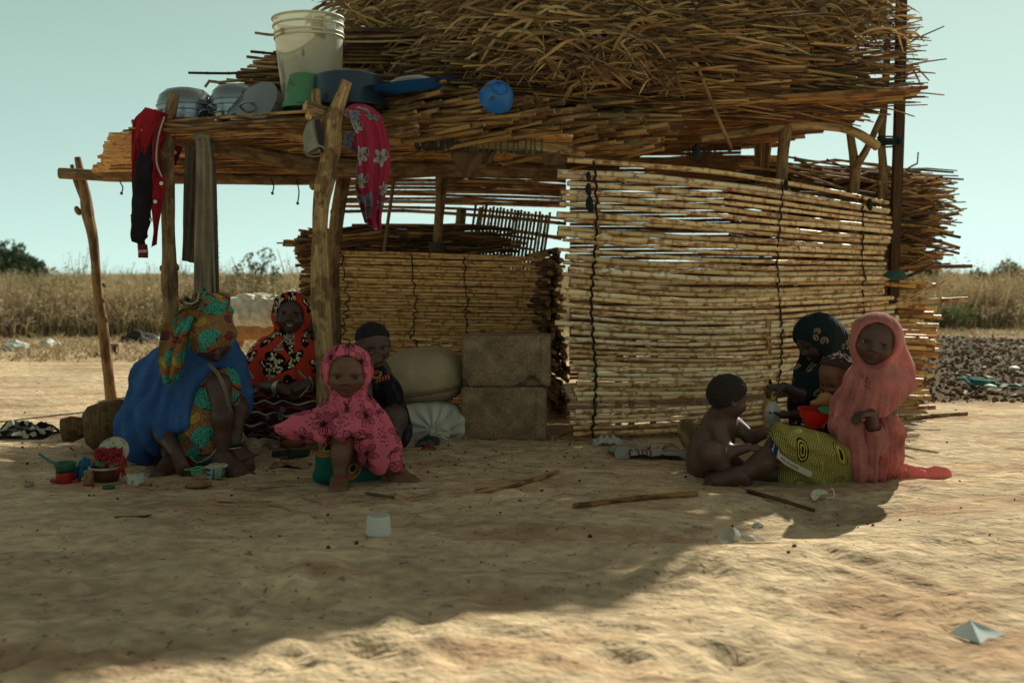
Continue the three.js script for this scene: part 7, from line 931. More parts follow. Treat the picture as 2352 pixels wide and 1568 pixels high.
{
  const rough = dataTex(512, 512, (u, v) => { const a = pfbm(u, v, 6, 6, 35, 5), b = pfbm(u, v, 60, 60, 45, 3), k = 1 + 0.25 * a + 0.28 * b; return [140 * k, 113 * k, 86 * k]; });
  const bm = mat({ map: rough, bumpMap: dataTex(256, 256, (u, v) => { const k = 128 + 160 * pfbm(u, v, 50, 50, 5, 3); return [k, k, k]; }, false), bumpScale: 0.004, roughness: 1 });
  const block = (name, label, c, hx, hy, hz, yaw, chips, hollow) => {
    const co = Math.cos(yaw), si = Math.sin(yaw), t = thing(name, label, 'block', V(c.x, c.y - hy, c.z));
    const g = nets((x, y, z) => { const X = (x - c.x) * co - (z - c.z) * si, Y = y - c.y, Z = (x - c.x) * si + (z - c.z) * co; const qx = Math.abs(X) - hx + 0.014, qy = Math.abs(Y) - hy + 0.014, qz = Math.abs(Z) - hz + 0.014; let d = Math.hypot(Math.max(qx, 0), Math.max(qy, 0), Math.max(qz, 0)) + Math.min(Math.max(qx, qy, qz), 0) - 0.014; d += 0.005 * fbm(X * 22, Y * 22, Z * 22, 3); for (const k of chips) d = smax(d, -(Math.hypot(X - k[0], Y - k[1], Z - k[2]) - k[3] - 0.01 * fbm(X * 20, Y * 20, Z * 20, 2)), 0.01); if (hollow) for (const s of [-1, 1]) d = smax(d, -Math.max(Math.abs(X - s * hx * 0.47) - hx * 0.33, Math.abs(Y) - hy * 0.62), 0.008); d = smax(d, -(Math.max(Math.abs(X - hx * 0.72) - 0.012, -(Z - hz + 0.008))), 0.006); return d; }, c.clone().add(V(-hx - 0.12, -hy - 0.03, -hz - 0.12)), c.clone().add(V(hx + 0.12, hy + 0.03, hz + 0.12)), 0.0095, 1.8);
    planeUV(g, c, V(3, 0, 1.2), V(0, 3, 1.1)); part(t, 'body', g, bm); return t;
  };
  const d = 5.02, lo = P(1158, 955, d), up = P(1164, 836, d);
  block('cement_block', 'whole brown cement block standing on the ground, under the chipped one', V(lo.x, 0.137, -d - 0.07), 0.218, 0.137, 0.085, -0.08, [[-0.23, -0.14, 0.09, 0.02]]);
  block('cement_block', 'cement block with a broken lower corner on top of the whole block', V(up.x, 0.274 + 0.132, -d - 0.075), 0.226, 0.132, 0.085, -0.05, [[0.13, -0.12, 0.085, 0.045], [0.08, -0.14, 0.07, 0.03], [0.18, -0.15, 0.08, 0.03], [-0.235, -0.14, 0.09, 0.05], [0.235, -0.05, 0.09, 0.02]]);
  block('cement_block', 'dim mud block behind the child with a hand at the mouth', V(P(800, 800, 5.9).x, 0.20, -5.9), 0.2, 0.2, 0.09, 0.05, []);
  const f = onGround(262, 815); block('cement_block', 'hollow cement block far behind the leaning post', V(f.x, f.y + 0.062, f.z), 0.065, 0.062, 0.10, 0.15, [], true);
}
{ // sheep
  const c = P(600, 748, 7.4), t = thing('sheep', 'white woolly sheep standing behind the two women', 'sheep', V(c.x, 0, c.z)), d = 7.4;
  const wool = nets((x, y, z) => { let q = smin(ellD(x, y, z, V(c.x, 0.52, -d), V(0.42, 0.17, 0.16)), ellD(x, y, z, V(c.x + 0.30, 0.56, -d), V(0.16, 0.16, 0.14)), 0.08); q -= 0.034 * Math.abs(fbm(x * 15, y * 20, z * 15, 3)) * 1.8; return smax(q, 0.46 - y + 0.03 * fbm(x * 10, y * 10, z * 10, 2), 0.03); }, V(c.x - 0.5, 0.3, -d - 0.26), V(c.x + 0.55, 0.8, -d + 0.26), 0.014, 2.4); wrapUV(wool, V(c.x, 0.5, -d));
  const bones = [[V(c.x - 0.28, 0.50, -d), V(c.x + 0.25, 0.50, -d), 0.145, 0.15], [V(c.x + 0.33, 0.58, -d), V(c.x + 0.50, 0.72, -d + 0.02), 0.085, 0.06, 0.05], [V(c.x + 0.50, 0.73, -d + 0.02), V(c.x + 0.63, 0.67, -d + 0.04), 0.06, 0.035, 0.04], [V(c.x + 0.48, 0.77, -d + 0.06), V(c.x + 0.44, 0.74, -d + 0.13), 0.02, 0.012, 0.02], [V(c.x + 0.48, 0.77, -d - 0.03), V(c.x + 0.44, 0.74, -d - 0.10), 0.02, 0.012, 0.02], [V(c.x - 0.40, 0.54, -d), V(c.x - 0.46, 0.36, -d), 0.03, 0.015, 0.03]];
  for (const [x, z, hind] of [[0.22, 0.08, 0], [0.25, -0.08, 0], [-0.28, 0.08, 1], [-0.25, -0.08, 1]]) { const kx = hind ? 0.05 : 0.0, hx = hind ? -0.07 : 0.015; bones.push([V(c.x + x, 0.45, -d + z), V(c.x + x + kx, 0.34, -d + z), 0.07, 0.045, 0.05], [V(c.x + x + kx, 0.34, -d + z), V(c.x + x + hx, 0.19, -d + z), 0.042, 0.026, 0.03], [V(c.x + x + hx, 0.19, -d + z), V(c.x + x + hx + 0.01, 0.02, -d + z), 0.024, 0.022, 0.02]); }
  const [lo, hi] = boundsOf(bones, 0.05), bg = nets(bonesField(bones), lo, hi, 0.013); wrapUV(bg, V(c.x, 0.4, -d)); part(t, 'body', bg, mat({ color: new THREE.Color('#b98a5a'), map: skinTex, roughness: 0.95 })); part(t, 'fleece', wool, mat({ color: new THREE.Color('#efe8d4'), map: skinTex, roughness: 1 }));
}
// ================================================================ things on the ground
{
  const c = P(238, 990, 4.72), t = thing('mortar', 'old wooden mortar lying on its side behind the blue veil', 'mortar', V(c.x, 0, c.z)); const wm = mat({ color: new THREE.Color('#b5a48c'), map: barkTex.clone(), bumpMap: barkBump, bumpScale: 0.004, roughness: 0.95 }); wm.map.repeat.set(2, 2);
  part(t, 'bowl', at(lathe([[0.0, -0.09], [0.075, -0.085], [0.105, -0.06], [0.118, 0.0], [0.122, 0.08], [0.115, 0.10], [0.095, 0.10], [0.08, 0.0], [0.0, -0.02]], 44), V(c.x, 0.118, c.z), [0.12, 0.3, -1.50]), wm); part(t, 'foot', at(lathe([[0, -0.05], [0.055, -0.045], [0.062, 0.0], [0.045, 0.06], [0.04, 0.10]], 30), V(c.x - 0.135, 0.112, c.z + 0.04), [0.12, 0.3, -1.50]), wm);
  const k = onGround(577, 1048), gm = std('#a89878', 0.7); single('calabash', at(deform(new THREE.IcosahedronGeometry(0.05, 5), (v) => { v.y *= 0.92; v.x *= 1.0 + 0.1 * v.y; v.multiplyScalar(1 + 0.02 * fbm(v.x * 20, v.y * 20, v.z * 20)); }), k.clone().add(V(0, 0.044, 0))), mat({ color: new THREE.Color('#b3a282'), map: scuff, roughness: 0.7 }), 'round pale calabash on the ground right of the blue veil', 'calabash');
  const s = P(440, 1062, 4.5); const st = thing('stool', 'low dark wooden stool under the crouching woman', 'stool', V(s.x, 0, s.z)); part(st, 'seat', at(deform(new THREE.BoxGeometry(0.36, 0.035, 0.22, 12, 2, 8), (v) => { v.y += 0.5 * v.x * v.x * 0.6; }), V(s.x, 0.085, s.z)), M.barkDark); for (const e of [-1, 1]) part(st, 'leg', at(new THREE.BoxGeometry(0.03, 0.075, 0.18), V(s.x + e * 0.13, 0.04, s.z), [0, 0, e * 0.1]), M.barkDark);
}
const gp = (px, py, dy = 0) => { const p = onGround(px, py); p.y += dy; return p; };
{ // kitchen odds and ends in front of the crouching woman
  let b = gp(150, 1108), t = thing('cup', 'red plastic base of a cup with fins, under the green cup', 'cup', b); put(t, 'wall', vessel([[0, 0], [0.036, 0], [0.037, 0.045]], 0.002, 30), b, [0, 0, 0], plastic('#a8261f', 0.45)); for (const s of [-1, 1]) put(t, 'fin', at(new THREE.BoxGeometry(0.03, 0.012, 0.03), V(s * 0.042, 0.008, 0), [0, 0, s * 0.2]), b, [0, 0, 0], plastic('#a8261f', 0.45));
  b = gp(150, 1108).add(V(0, 0.047, 0)); t = thing('cup', 'small dark green cup stacked on the red base', 'cup', b); put(t, 'wall', vessel([[0, 0], [0.032, 0], [0.043, 0.03], [0.044, 0.036]], 0.002, 30), b, [0, 0, 0], plastic('#2a6b4f', 0.5)); b = b.clone();
  t = thing('spoon', 'teal plastic spoon resting in the green cup', 'spoon', b); part(t, 'handle', sweep(smoothPath([P(88, 1041, 3.98), P(112, 1058, 3.99), P(134, 1068, 4.0), P(143, 1080, 4.0)], 14), [0.006, 0.005, 0.005, 0.006], { sides: 8, flat: 0.5 }), plastic('#2f7f86', 0.4)); part(t, 'bowl', at(new THREE.SphereGeometry(0.012, 14, 8), P(145, 1082, 4.0), [0, 0, 0], [1, 0.6, 1]), plastic('#2f7f86', 0.4));
  b = gp(187, 1099); t = single('packet', sheet(10, 10, (u, v) => P(lerp(168, 182, v) + (u - 0.5) * 26 + 24 * v, lerp(1100, 1058, v) + (u - 0.5) * 14, 4.06).add(V(0, 0.004, 0.008 * Math.sin(u * 7 + v * 9))), [1, 1], 0.004), plastic('#2374a3', 0.3), 'crumpled blue foil packet beside the bowl in a red net', 'packet');
  b = gp(243, 1103); t = thing('bowl', 'oval brown bowl heaped with caps and scraps under a red net', 'bowl', b); put(t, 'shell', vessel([[0, 0], [0.05, 0], [0.058, 0.05], [0.064, 0.055]], 0.003, 40), b, [0, 0, 0], plastic('#5b3630', 0.5)); put(t, 'rim', at(new THREE.TorusGeometry(0.064, 0.005, 8, 40), V(0, 0.056, 0), [Math.PI / 2, 0, 0]), b, [0, 0, 0], plastic('#b0a890', 0.5));
  const lidc = b.clone().add(V(0.02, 0.115, -0.035)); t = thing('plastic_disc', 'pale round lid propped up behind the netted bowl', 'lid', lidc); put(t, 'disc', lathe([[0, 0], [0.06, 0], [0.064, 0.004], [0.06, 0.008], [0, 0.006]], 36), lidc, [1.0, 0, -0.1], plastic('#bdb5a0', 0.5));
  const RR = rngOf(8); [['#2f7a4a', -0.02, 0.075], ['#a8573c', 0.015, 0.08], ['#b06f50', 0.035, 0.07], ['#3d5d3f', -0.005, 0.065], ['#9a9488', 0.03, 0.06], ['#8d4a20', -0.035, 0.08]].forEach(([hex, x, y], i) => single('bottle_stopper', at(new THREE.CylinderGeometry(0.014, 0.015, 0.018, 20), b.clone().add(V(x, y, 0.02 - 0.01 * (i % 3))), [0.5 * i, 0.3, 0.4 * i]), plastic(hex, 0.5), ['green cap', 'rust coloured cap', 'pinkish brown cap', 'dull green cap', 'grey cap', 'brown cap'][i] + ' in the netted bowl of scraps', 'cap', 'caps in the netted bowl'));
  t = thing('net', 'red knitted net draped over the bowl of scraps', 'net', b); for (let i = 0; i < 34; i++) { const a = RR() * TAU, pts = []; for (let k = 0; k < 6; k++) { const q = a + (RR() - 0.5) * 1.6, r = 0.02 + 0.055 * RR(); pts.push(b.clone().add(V(r * Math.cos(q) + 0.012, 0.075 + 0.06 * RR() * (r < 0.06 ? 1 : 0.5) - (r > 0.06 ? 0.03 * RR() : 0), r * Math.sin(q) * 0.6 - 0.012))); } part(t, 'strand', sweep(smoothPath(pts, 20), 0.0028, { sides: 5 }), std('#9c211c', 0.9)); }
  for (let i = 0; i < 14; i++) { const p0 = P(272 + 12 * RR(), 1050 + 40 * RR(), 4.0), p1 = P(262 + 24 * RR(), 1040 + 60 * RR(), 4.01); part(t, 'strand', sweep(smoothPath([p0, p0.clone().lerp(p1, 0.5).add(V(0.01, 0.005, 0.01)), p1], 8), 0.003, { sides: 5 }), std('#9c211c', 0.9)); }
  b = gp(203, 1115); t = thing('can', 'small tan tin standing on an orange cap', 'can', b); put(t, 'wall', lathe([[0, 0], [0.019, 0], [0.0185, 0.06], [0.015, 0.062], [0, 0.060]], 26), b, [0, 0, 0], mat({ color: new THREE.Color('#8d6f52'), map: scuff, roughness: 0.5 })); put(t, 'cap', lathe([[0, 0], [0.021, 0], [0.021, 0.014], [0.0195, 0.015]], 26), b, [0, 0, 0], plastic('#a5492c', 0.5)); 
  b = gp(311, 1112); t = thing('tub', 'white plastic tub with a brown crusted lid', 'tub', b); put(t, 'wall', lathe([[0, 0], [0.033, 0], [0.036, 0.06], [0.038, 0.062]], 34), b, [0, 0, 0], plastic('#cfd6d2', 0.4)); put(t, 'lid', lathe([[0.039, 0.058], [0.041, 0.060], [0.041, 0.068], [0, 0.069]], 34), b, [0, 0, 0], mat({ color: new THREE.Color('#a5825e'), map: scuff, roughness: 0.8 })); for (const y of [0.05, 0.055]) put(t, 'ring', at(new THREE.TorusGeometry(0.036, 0.0015, 6, 34), V(0, y, 0), [Math.PI / 2, 0, 0]), b, [0, 0, 0], plastic('#8d6a4c', 0.6));
  single('bottle_stopper', at(vessel([[0, 0], [0.023, 0], [0.024, 0.012]], 0.003, 30), gp(249, 1122)), plastic('#2b6b3c', 0.5), 'flat green cap lying in front of the white tub', 'cap'); single('bottle_stopper', at(vessel([[0, 0], [0.018, 0], [0.02, 0.016]], 0.002, 26), gp(66, 1116)), plastic('#a8a296', 0.5), 'pale cap lying at the far left in the shade', 'cap');
  b = gp(456, 1118); t = thing('saucer', 'small saucer with a cone of brown powder', 'saucer', b); put(t, 'dish', lathe([[0, 0], [0.035, 0], [0.052, 0.008], [0.053, 0.011], [0.034, 0.005], [0, 0.004]], 40), b, [0, 0, 0.03], plastic('#8d6f56', 0.6)); put(t, 'powder', deform(lathe([[0.036, 0.004], [0.022, 0.016], [0.008, 0.028], [0, 0.031]], 30), (v) => { v.y += 0.002 * fbm(v.x * 90, 1, v.z * 90); }), b, [0, 0, 0], std('#8a5f40', 1));
  b = P(452, 1080, 4.03); t = thing('sieve', 'little pale green sieve held above the saucer', 'sieve', b); put(t, 'rim', at(new THREE.TorusGeometry(0.025, 0.003, 8, 30), V(0, 0.008, 0), [Math.PI / 2, 0, 0]), b, [0.1, 0, 0.1], plastic('#6aa57c', 0.45)); put(t, 'foot', at(new THREE.TorusGeometry(0.021, 0.0025, 8, 30), V(0, -0.012, 0), [Math.PI / 2, 0, 0]), b, [0.1, 0, 0.1], plastic('#5d9670', 0.45)); for (let i = 0; i < 20; i++) { const a = i / 20 * TAU; put(t, 'bar', at(new THREE.BoxGeometry(0.003, 0.022, 0.003), V(0.023 * Math.cos(a), -0.002, 0.023 * Math.sin(a))), b, [0.1, 0, 0.1], plastic('#6aa57c', 0.45)); } put(t, 'mesh_floor', at(new THREE.CircleGeometry(0.021, 24), V(0, -0.011, 0), [-Math.PI / 2, 0, 0]), b, [0.1, 0, 0.1], plastic('#5d8f6c', 0.6)); put(t, 'handle', at(new THREE.BoxGeometry(0.03, 0.005, 0.009), V(-0.036, 0.008, 0)), b, [0.1, 0, 0.1], plastic('#6aa57c', 0.45));
  b = gp(494, 1097); t = thing('tub', 'torn oval yoghurt tub with a green and white label', 'tub', b); const lab = canvasTex(1024, 256, (c, w, h) => { c.fillStyle = '#3d7d4a'; c.fillRect(0, 0, w, h); c.fillStyle = '#cfcdb8'; c.fillRect(0, 0, w, 40); for (const x of [0, 512]) { c.fillStyle = '#c9cbb4'; c.beginPath(); c.moveTo(x + 10, 40); c.lineTo(x + 200, 40); c.lineTo(x + 150, 256); c.lineTo(x + 10, 256); c.fill(); c.fillStyle = '#24407d'; c.fillRect(x + 40, 60, 130, 80); c.fillStyle = '#e6e6dc'; c.font = 'bold 34px sans-serif'; c.fillText('Almarai', x + 46, 126); c.fillStyle = '#3d7d4a'; c.font = 'italic 44px serif'; c.fillText('yoghurt', x + 24, 200); c.fillStyle = '#a9b3ab'; c.fillRect(x + 235, 60, 120, 160); c.fillStyle = '#5a6b60'; for (let i = 0; i < 12; i++) c.fillRect(x + 243, 70 + i * 12, 104 - (i % 3) * 14, 4); c.fillStyle = '#dfe2d0'; c.font = '26px sans-serif'; c.fillText('100g', x + 170, 236); c.fillText('natural', x + 395, 130); } });
  const tg = lathe([[0.0, 0], [0.048, 0], [0.054, 0.045], [0.057, 0.048]], 44); tg.scale(1, 1, 0.75); put(t, 'wall', tg, b, [0, -1.2, 0.05], mat({ map: lab, roughness: 0.5, side: THREE.DoubleSide })); const fg = lathe([[0.057, 0.047], [0.045, 0.052], [0.02, 0.060], [0, 0.056]], 40); fg.scale(1, 1, 0.75); put(t, 'film', deform(fg, (v) => { v.y += 0.008 * fbm(v.x * 40, 3, v.z * 40, 2); }), b, [0, 0, 0.05], mat({ color: new THREE.Color('#b7aca0'), map: scuff, roughness: 0.6 }));
}
// crumpled cloth on the ground: a lumpy sheet
function crumple(name, cx, cy, wpx, hgt, dep, material, label, category, seed, o = {}) { const c = gp(cx, cy), w = wpx / 2 * c.z / -FPX; return single(name, sheet(26, 18, (u, v) => { const x = (u - 0.5) * 2, z = (v - 0.5) * 2, e = Math.max(0, 1 - (x * x + z * z) * (0.75 + 0.3 * fbm(x * 2 + seed, z * 2, 1, 2))), y = 0.004 + hgt * Math.pow(e, 0.6) * (0.55 + 0.75 * Math.abs(fbm(x * 2.2 + seed, 3, z * 2.4, 3)) * 2); const px = c.x + x * w * (1 + 0.12 * fbm(z * 3, seed, x, 2)), pz = c.z + z * dep; return V(px, gh(px, pz) + y, pz); }, [w * 2 / (o.uv ?? 1), dep * 2 / (o.uv ?? 1)], 0.002), material, label, category); }
crumple('cloth', 55, 1000, 135, 0.055, 0.12, printed(prints.daisies, 1), 'black cloth with pale flowers lying on the sand at the left edge', 'cloth', 3, { uv: 0.3 });
crumple('wrapper', 668, 1072, 90, 0.02, 0.05, mat({ color: new THREE.Color('#9a7f5a'), map: scuff, roughness: 0.6, side: THREE.DoubleSide }), 'crumpled tan wrapper in front of the dark shoe', 'wrapper', 5);
crumple('rag', 575 + 400, 1025, 46, 0.02, 0.03, std('#4a5650', 1, { side: THREE.DoubleSide }), 'grey green rag at the foot of the white sack', 'rag', 8);
crumple('rag', 985, 1020, 50, 0.03, 0.035, std('#3c3431', 1, { side: THREE.DoubleSide }), 'dark purple rag heap in front of the white sack neck', 'rag', 9);
crumple('string_tangle', 985, 1032, 34, 0.012, 0.012, std('#8d211e', 0.9, { side: THREE.DoubleSide }), 'small red tangle of string before the white sack', 'string', 10);
const clear = mat({ color: new THREE.Color('#d9dcd4'), roughness: 0.25, transmission: 0.55, thickness: 0, side: THREE.DoubleSide });
crumple('plastic_bag', 1500, 1050, 190, 0.055, 0.10, mat({ color: new THREE.Color('#cfd0c8'), roughness: 0.18, transmission: 0.5, thickness: 0, side: THREE.DoubleSide, map: canvasTex(512, 256, (c, w, h) => { c.fillStyle = '#e6e4da'; c.fillRect(0, 0, w, h); c.fillStyle = '#8d95a5'; for (let i = 0; i < 14; i++) c.fillRect(280 + (i % 2) * 6, 40 + i * 11, 170, 3); c.fillStyle = '#b5484a'; c.font = 'italic bold 78px serif'; c.fillText('Clef', 70, 160); c.fillStyle = '#c98478'; c.fillRect(210, 175, 190, 60); }) }), 'crinkled clear plastic bag with red print below the cane wall', 'plastic bag', 12, { uv: 0.4 });
crumple('plastic_bag', 1395, 1022, 70, 0.04, 0.05, clear, 'torn clear plastic sheet at the foot of the cane wall', 'plastic bag', 14);
{ const b = gp(1443, 1048), t = thing('bottle', 'brown plastic bottle with a barcode lying inside the clear bag', 'bottle', b), rot = [0, 0.15, -1.5], c = b.clone().add(V(0, 0.028, 0)); const bt = canvasTex(256, 256, (q, w, h) => { q.fillStyle = '#8d6f58'; q.fillRect(0, 0, w, h); q.fillStyle = '#c9c2b0'; q.fillRect(90, 80, 70, 60); q.fillStyle = '#1c1916'; for (let i = 0; i < 15; i++) q.fillRect(95 + i * 4.2, 84, 1 + (i * 7) % 3, 50); }); put(t, 'body', lathe([[0, -0.05], [0.026, -0.05], [0.028, -0.04], [0.028, 0.04], [0.02, 0.055], [0.012, 0.06], [0, 0.06]], 30), c, rot, mat({ map: bt, roughness: 0.4 })); put(t, 'cap', at(new THREE.CylinderGeometry(0.013, 0.013, 0.02, 20), V(0, 0.068, 0)), c, rot, plastic('#b5a58c', 0.5)); }
{ // plastic bag of drink, standing bag, flip-flop by the wall
  let b = gp(1620, 992), t = thing('plastic_bag', 'knotted white plastic bag with a blue mark behind the baby', 'plastic bag', b); const pb = deform(lathe([[0, 0], [0.04, 0.005], [0.045, 0.05], [0.03, 0.10], [0.022, 0.13], [0.032, 0.155]], 30), (v) => { const k = 1 + 0.25 * fbm(v.x * 30, v.y * 20, v.z * 30, 2); v.x *= k; v.z *= k; }); put(t, 'film', pb, b, [0, 0, -0.12], clear); put(t, 'mark', at(new THREE.SphereGeometry(0.02, 10, 8), V(0.012, 0.035, 0.028), [0, 0, 0], [1.2, 0.7, 0.5]), b, [0, 0, 0], plastic('#4f9db0', 0.5));
  b = P(1590, 1010, 4.5); t = thing('flip_flop', 'worn tan flip flop standing on edge behind the baby', 'sandal', b); const sh = new THREE.Shape(); sh.absellipse(0, 0, 0.055, 0.10, 0, TAU, false, 0.35); put(t, 'sole', new THREE.ExtrudeGeometry(sh, { depth: 0.014, bevelEnabled: true, bevelSize: 0.004, bevelThickness: 0.004, bevelSegments: 2, curveSegments: 30 }), b, [-0.35, 0.35, 0.2], mat({ color: new THREE.Color('#a08a66'), map: scuff, roughness: 0.9 })); put(t, 'strap', sweep(smoothPath([V(-0.045, -0.02, -0.005), V(0, 0.05, -0.035), V(0.045, -0.02, -0.005)], 12), 0.006, { sides: 7 }), b, [-0.35, 0.35, 0.2], std('#5d6a3f', 0.8));
  b = P(1776, 906, 4.4); t = thing('bottle', 'small yellow bottle in the hand of the girl in the dark hijab', 'bottle', b); put(t, 'body', lathe([[0, -0.028], [0.016, -0.028], [0.018, -0.02], [0.018, 0.012], [0.012, 0.022], [0.011, 0.032], [0, 0.032]], 26), b, [0, 0, -0.25], plastic('#b8923e', 0.45)); put(t, 'cap', at(new THREE.CylinderGeometry(0.010, 0.010, 0.012, 16), V(-0.02, 0.006, 0), [0, 0, 1.57]), b, [0, 0, -0.25], plastic('#a88338', 0.5));
  b = P(1776, 975, 4.42); t = thing('plastic_bag', 'clear plastic bag with orange liquid under the yellow bottle', 'plastic bag', b); put(t, 'film', deform(lathe([[0, 0], [0.032, 0.004], [0.038, 0.04], [0.034, 0.075], [0.016, 0.105], [0.012, 0.118]], 30), (v) => { const k = 1 + 0.2 * fbm(v.x * 30, v.y * 24, v.z * 30, 2); v.x *= k; v.z *= k * 0.7; }), b, [0, 0, 0.05], clear); put(t, 'liquid', deform(lathe([[0, 0.003], [0.029, 0.006], [0.034, 0.038], [0.033, 0.055], [0, 0.055]], 26), (v) => { v.z *= 0.65; }), b, [0, 0, 0.05], mat({ color: new THREE.Color('#b0752f'), roughness: 0.3 }));
  b = P(1872, 978, 4.28); t = thing('bowl', 'translucent red orange bowl in front of the toddler', 'bowl', b); put(t, 'shell', vessel([[0, 0], [0.038, 0], [0.04, 0.006], [0.066, 0.04], [0.073, 0.070], [0.081, 0.073]], 0.0025, 48), b, [0.05, 0, -0.06], mat({ color: new THREE.Color('#ff4420'), roughness: 0.35, transmission: 0.6, thickness: 0, side: THREE.DoubleSide })); put(t, 'foot', at(new THREE.TorusGeometry(0.037, 0.005, 8, 36), V(0, 0, 0), [Math.PI / 2, 0, 0]), b, [0.05, 0, -0.06], plastic('#b52a16', 0.4));
  single('plastic_disc', at(lathe([[0, 0], [0.045, 0], [0.047, 0.004], [0, 0.005]], 30), P(1905, 944, 4.24), [0.25, 0, -0.08]), plastic('#2f9a72', 0.4), 'green plastic lid lying on the rim of the orange bowl', 'lid');
  b = P(1898, 917, 4.33); t = thing('gourd', 'small pear shaped yellow gourd held to the toddler\'s mouth', 'gourd', b); part(t, 'body', nets(bonesField([[P(1899, 916, 4.33), P(1896, 917, 4.33), 0.027, 0.027], [P(1896, 917, 4.33), P(1874, 925, 4.31), 0.022, 0.012, 0.025], [P(1874, 925, 4.31), P(1857, 926, 4.3), 0.013, 0.008, 0.01]]), P(1845, 945, 4.4), P(1925, 895, 4.24), 0.004), std('#a8794a', 0.55));
}
// ---------------------------------------------------------------- shoes, saucers, foreground litter
{
  let b = gp(668, 1046), t = thing('shoe', 'flat dark slip on shoe by the wrappers', 'shoe', b); put(t, 'sole', deform(new THREE.BoxGeometry(0.17, 0.02, 0.06, 10, 1, 4), (v) => { v.z *= 1 - 2.2 * Math.abs(v.x) ** 1.6; }), b.clone().add(V(0, 0.012, 0)), [0, 0.1, 0.03], std('#2c2523', 0.8)); put(t, 'strap', sweep(smoothPath([V(-0.03, 0.02, 0.028), V(0, 0.045, 0), V(-0.03, 0.02, -0.028)], 10), 0.008, { sides: 7, flat: 0.5 }), b, [0, 0.1, 0], std('#332a28', 0.8));
  b = gp(672, 1026); t = thing('shoe', 'orange plastic shoe half hidden by the pink hijab', 'shoe', b); put(t, 'upper', at(deform(new THREE.SphereGeometry(0.05, 20, 14), (v) => { v.x *= 1.25; v.y = Math.max(v.y, -0.01) * 0.8; v.z *= 0.7; }), V(0, 0.02, 0)), b, [0, 0, 0], std('#9c5230', 0.6)); put(t, 'sole', at(new THREE.CylinderGeometry(0.055, 0.055, 0.012, 24), V(0, 0.008, 0), [0, 0, 0], [1.15, 1, 0.68]), b, [0, 0, 0], std('#6d3a24', 0.8));
  single('cup', at(vessel([[0, 0], [0.024, 0], [0.026, 0.02], [0.024, 0.022]], 0.003, 28), gp(629, 1031)), plastic('#a89c86', 0.5), 'short pale cup standing beside the calabash', 'cup');
  b = gp(869, 1226); t = thing('tub', 'translucent white plastic tub upside down on the shaded foreground', 'tub', b); put(t, 'wall', vessel([[0, 0.062], [0.034, 0.062], [0.037, 0.058], [0.041, 0.0]], 0.002, 44), b, [0.02, 0, -0.02], mat({ color: new THREE.Color('#e2e0d2'), roughness: 0.45, transmission: 0.3, thickness: 0, side: THREE.DoubleSide })); put(t, 'ring', at(new THREE.TorusGeometry(0.041, 0.0018, 6, 44), V(0, 0.002, 0), [Math.PI / 2, 0, 0]), b, [0.02, 0, -0.02], clear);
  b = gp(1695, 1243); t = thing('broken_cup', 'broken white plastic cup half buried in the sunlit sand', 'cup', b); put(t, 'wall', lathe([[0.0, 0], [0.022, 0], [0.028, 0.05]], 30), b.clone().add(V(-0.01, 0.018, 0)), [1.2, 0, 0.7], mat({ color: new THREE.Color('#d9d8cc'), roughness: 0.4, transmission: 0.35, thickness: 0, side: THREE.DoubleSide })); put(t, 'shard', at(new THREE.SphereGeometry(0.03, 18, 8, 0, 3, 0, 1.3), V(0.035, -0.008, 0), [0, 0, -0.4]), b, [0, 0, 0], plastic('#d9d8cc', 0.4));
  b = gp(1742, 1210); single('paper_scrap', deform(new THREE.TetrahedronGeometry(0.022, 1), (v) => { v.y *= 0.5; }).translate(b.x, b.y + 0.006, b.z), plastic('#d5d6cc', 0.6), 'tiny white folded scrap by the gully', 'scrap');
  b = gp(1885, 1145); t = thing('broken_plastic', 'broken white plastic piece with a loop in front of the skirt', 'plastic', b); put(t, 'plate', deform(new THREE.CircleGeometry(0.035, 20, 0.3, 3.6), (v) => { v.z += 0.3 * v.x; }), b.clone().add(V(0, 0.012, 0)), [-1.0, 0.2, 0], plastic('#cfcfc6', 0.4)); put(t, 'loop', sweep(smoothPath([V(0.02, 0.004, 0.01), V(0.045, 0.01, 0.02), V(0.05, 0.03, 0.0), V(0.045, 0.04, -0.01)], 12), 0.004, { sides: 6, flat: 0.5 }), b, [0, 0, 0], plastic('#cfcfc6', 0.4));
  // folded paper, foreground right
  { const A = gp(2180, 1458, 0.003), B = gp(2252, 1480, 0.002), C = gp(2312, 1460, 0.004), T = P(2229, 1424, -A.z - 0.01), D = gp(2240, 1452, 0.002); b = B; t = thing('paper', 'folded white paper lying like a tent on the sunlit sand at the lower right', 'paper', B);
    const tri = (p, q, r, w) => sheet(5, 5, (u, v) => p.clone().multiplyScalar((1 - u)).add(q.clone().lerp(r, v).multiplyScalar(u)).add(V(0, w * Math.sin(u * 3.1) * Math.sin(v * 3.1), 0)), [1, 1], 0.0012), pm = mat({ color: new THREE.Color('#d9e0dc'), roughness: 0.7, side: THREE.DoubleSide, transmission: 0.15, thickness: 0 });
    part(t, 'flap', tri(T, A, B, 0.002), pm); part(t, 'flap', tri(T, B, C, -0.003), pm); part(t, 'flap', tri(T, D, C, 0.001), pm); }
  // sticks
  const stick = (pts, r, label, m) => single('stick', cane(pts.map(([x, y]) => gp(x, y, r * 0.9)), r, pts[0][0]), m, label, 'stick');
  stick([[1090, 1135], [1190, 1118], [1281, 1087]], 0.011, 'stripped pale stick lying in the shade between the children', strawMats[2]);
  stick([[1318, 1168], [1440, 1152], [1602, 1138]], 0.011, 'long brown split stalk lying at the edge of the shade', strawMats[0]); stick([[1430, 1150], [1500, 1140], [1560, 1142]], 0.006, 'thin stalk lying against the long split stalk', strawMats[1]);
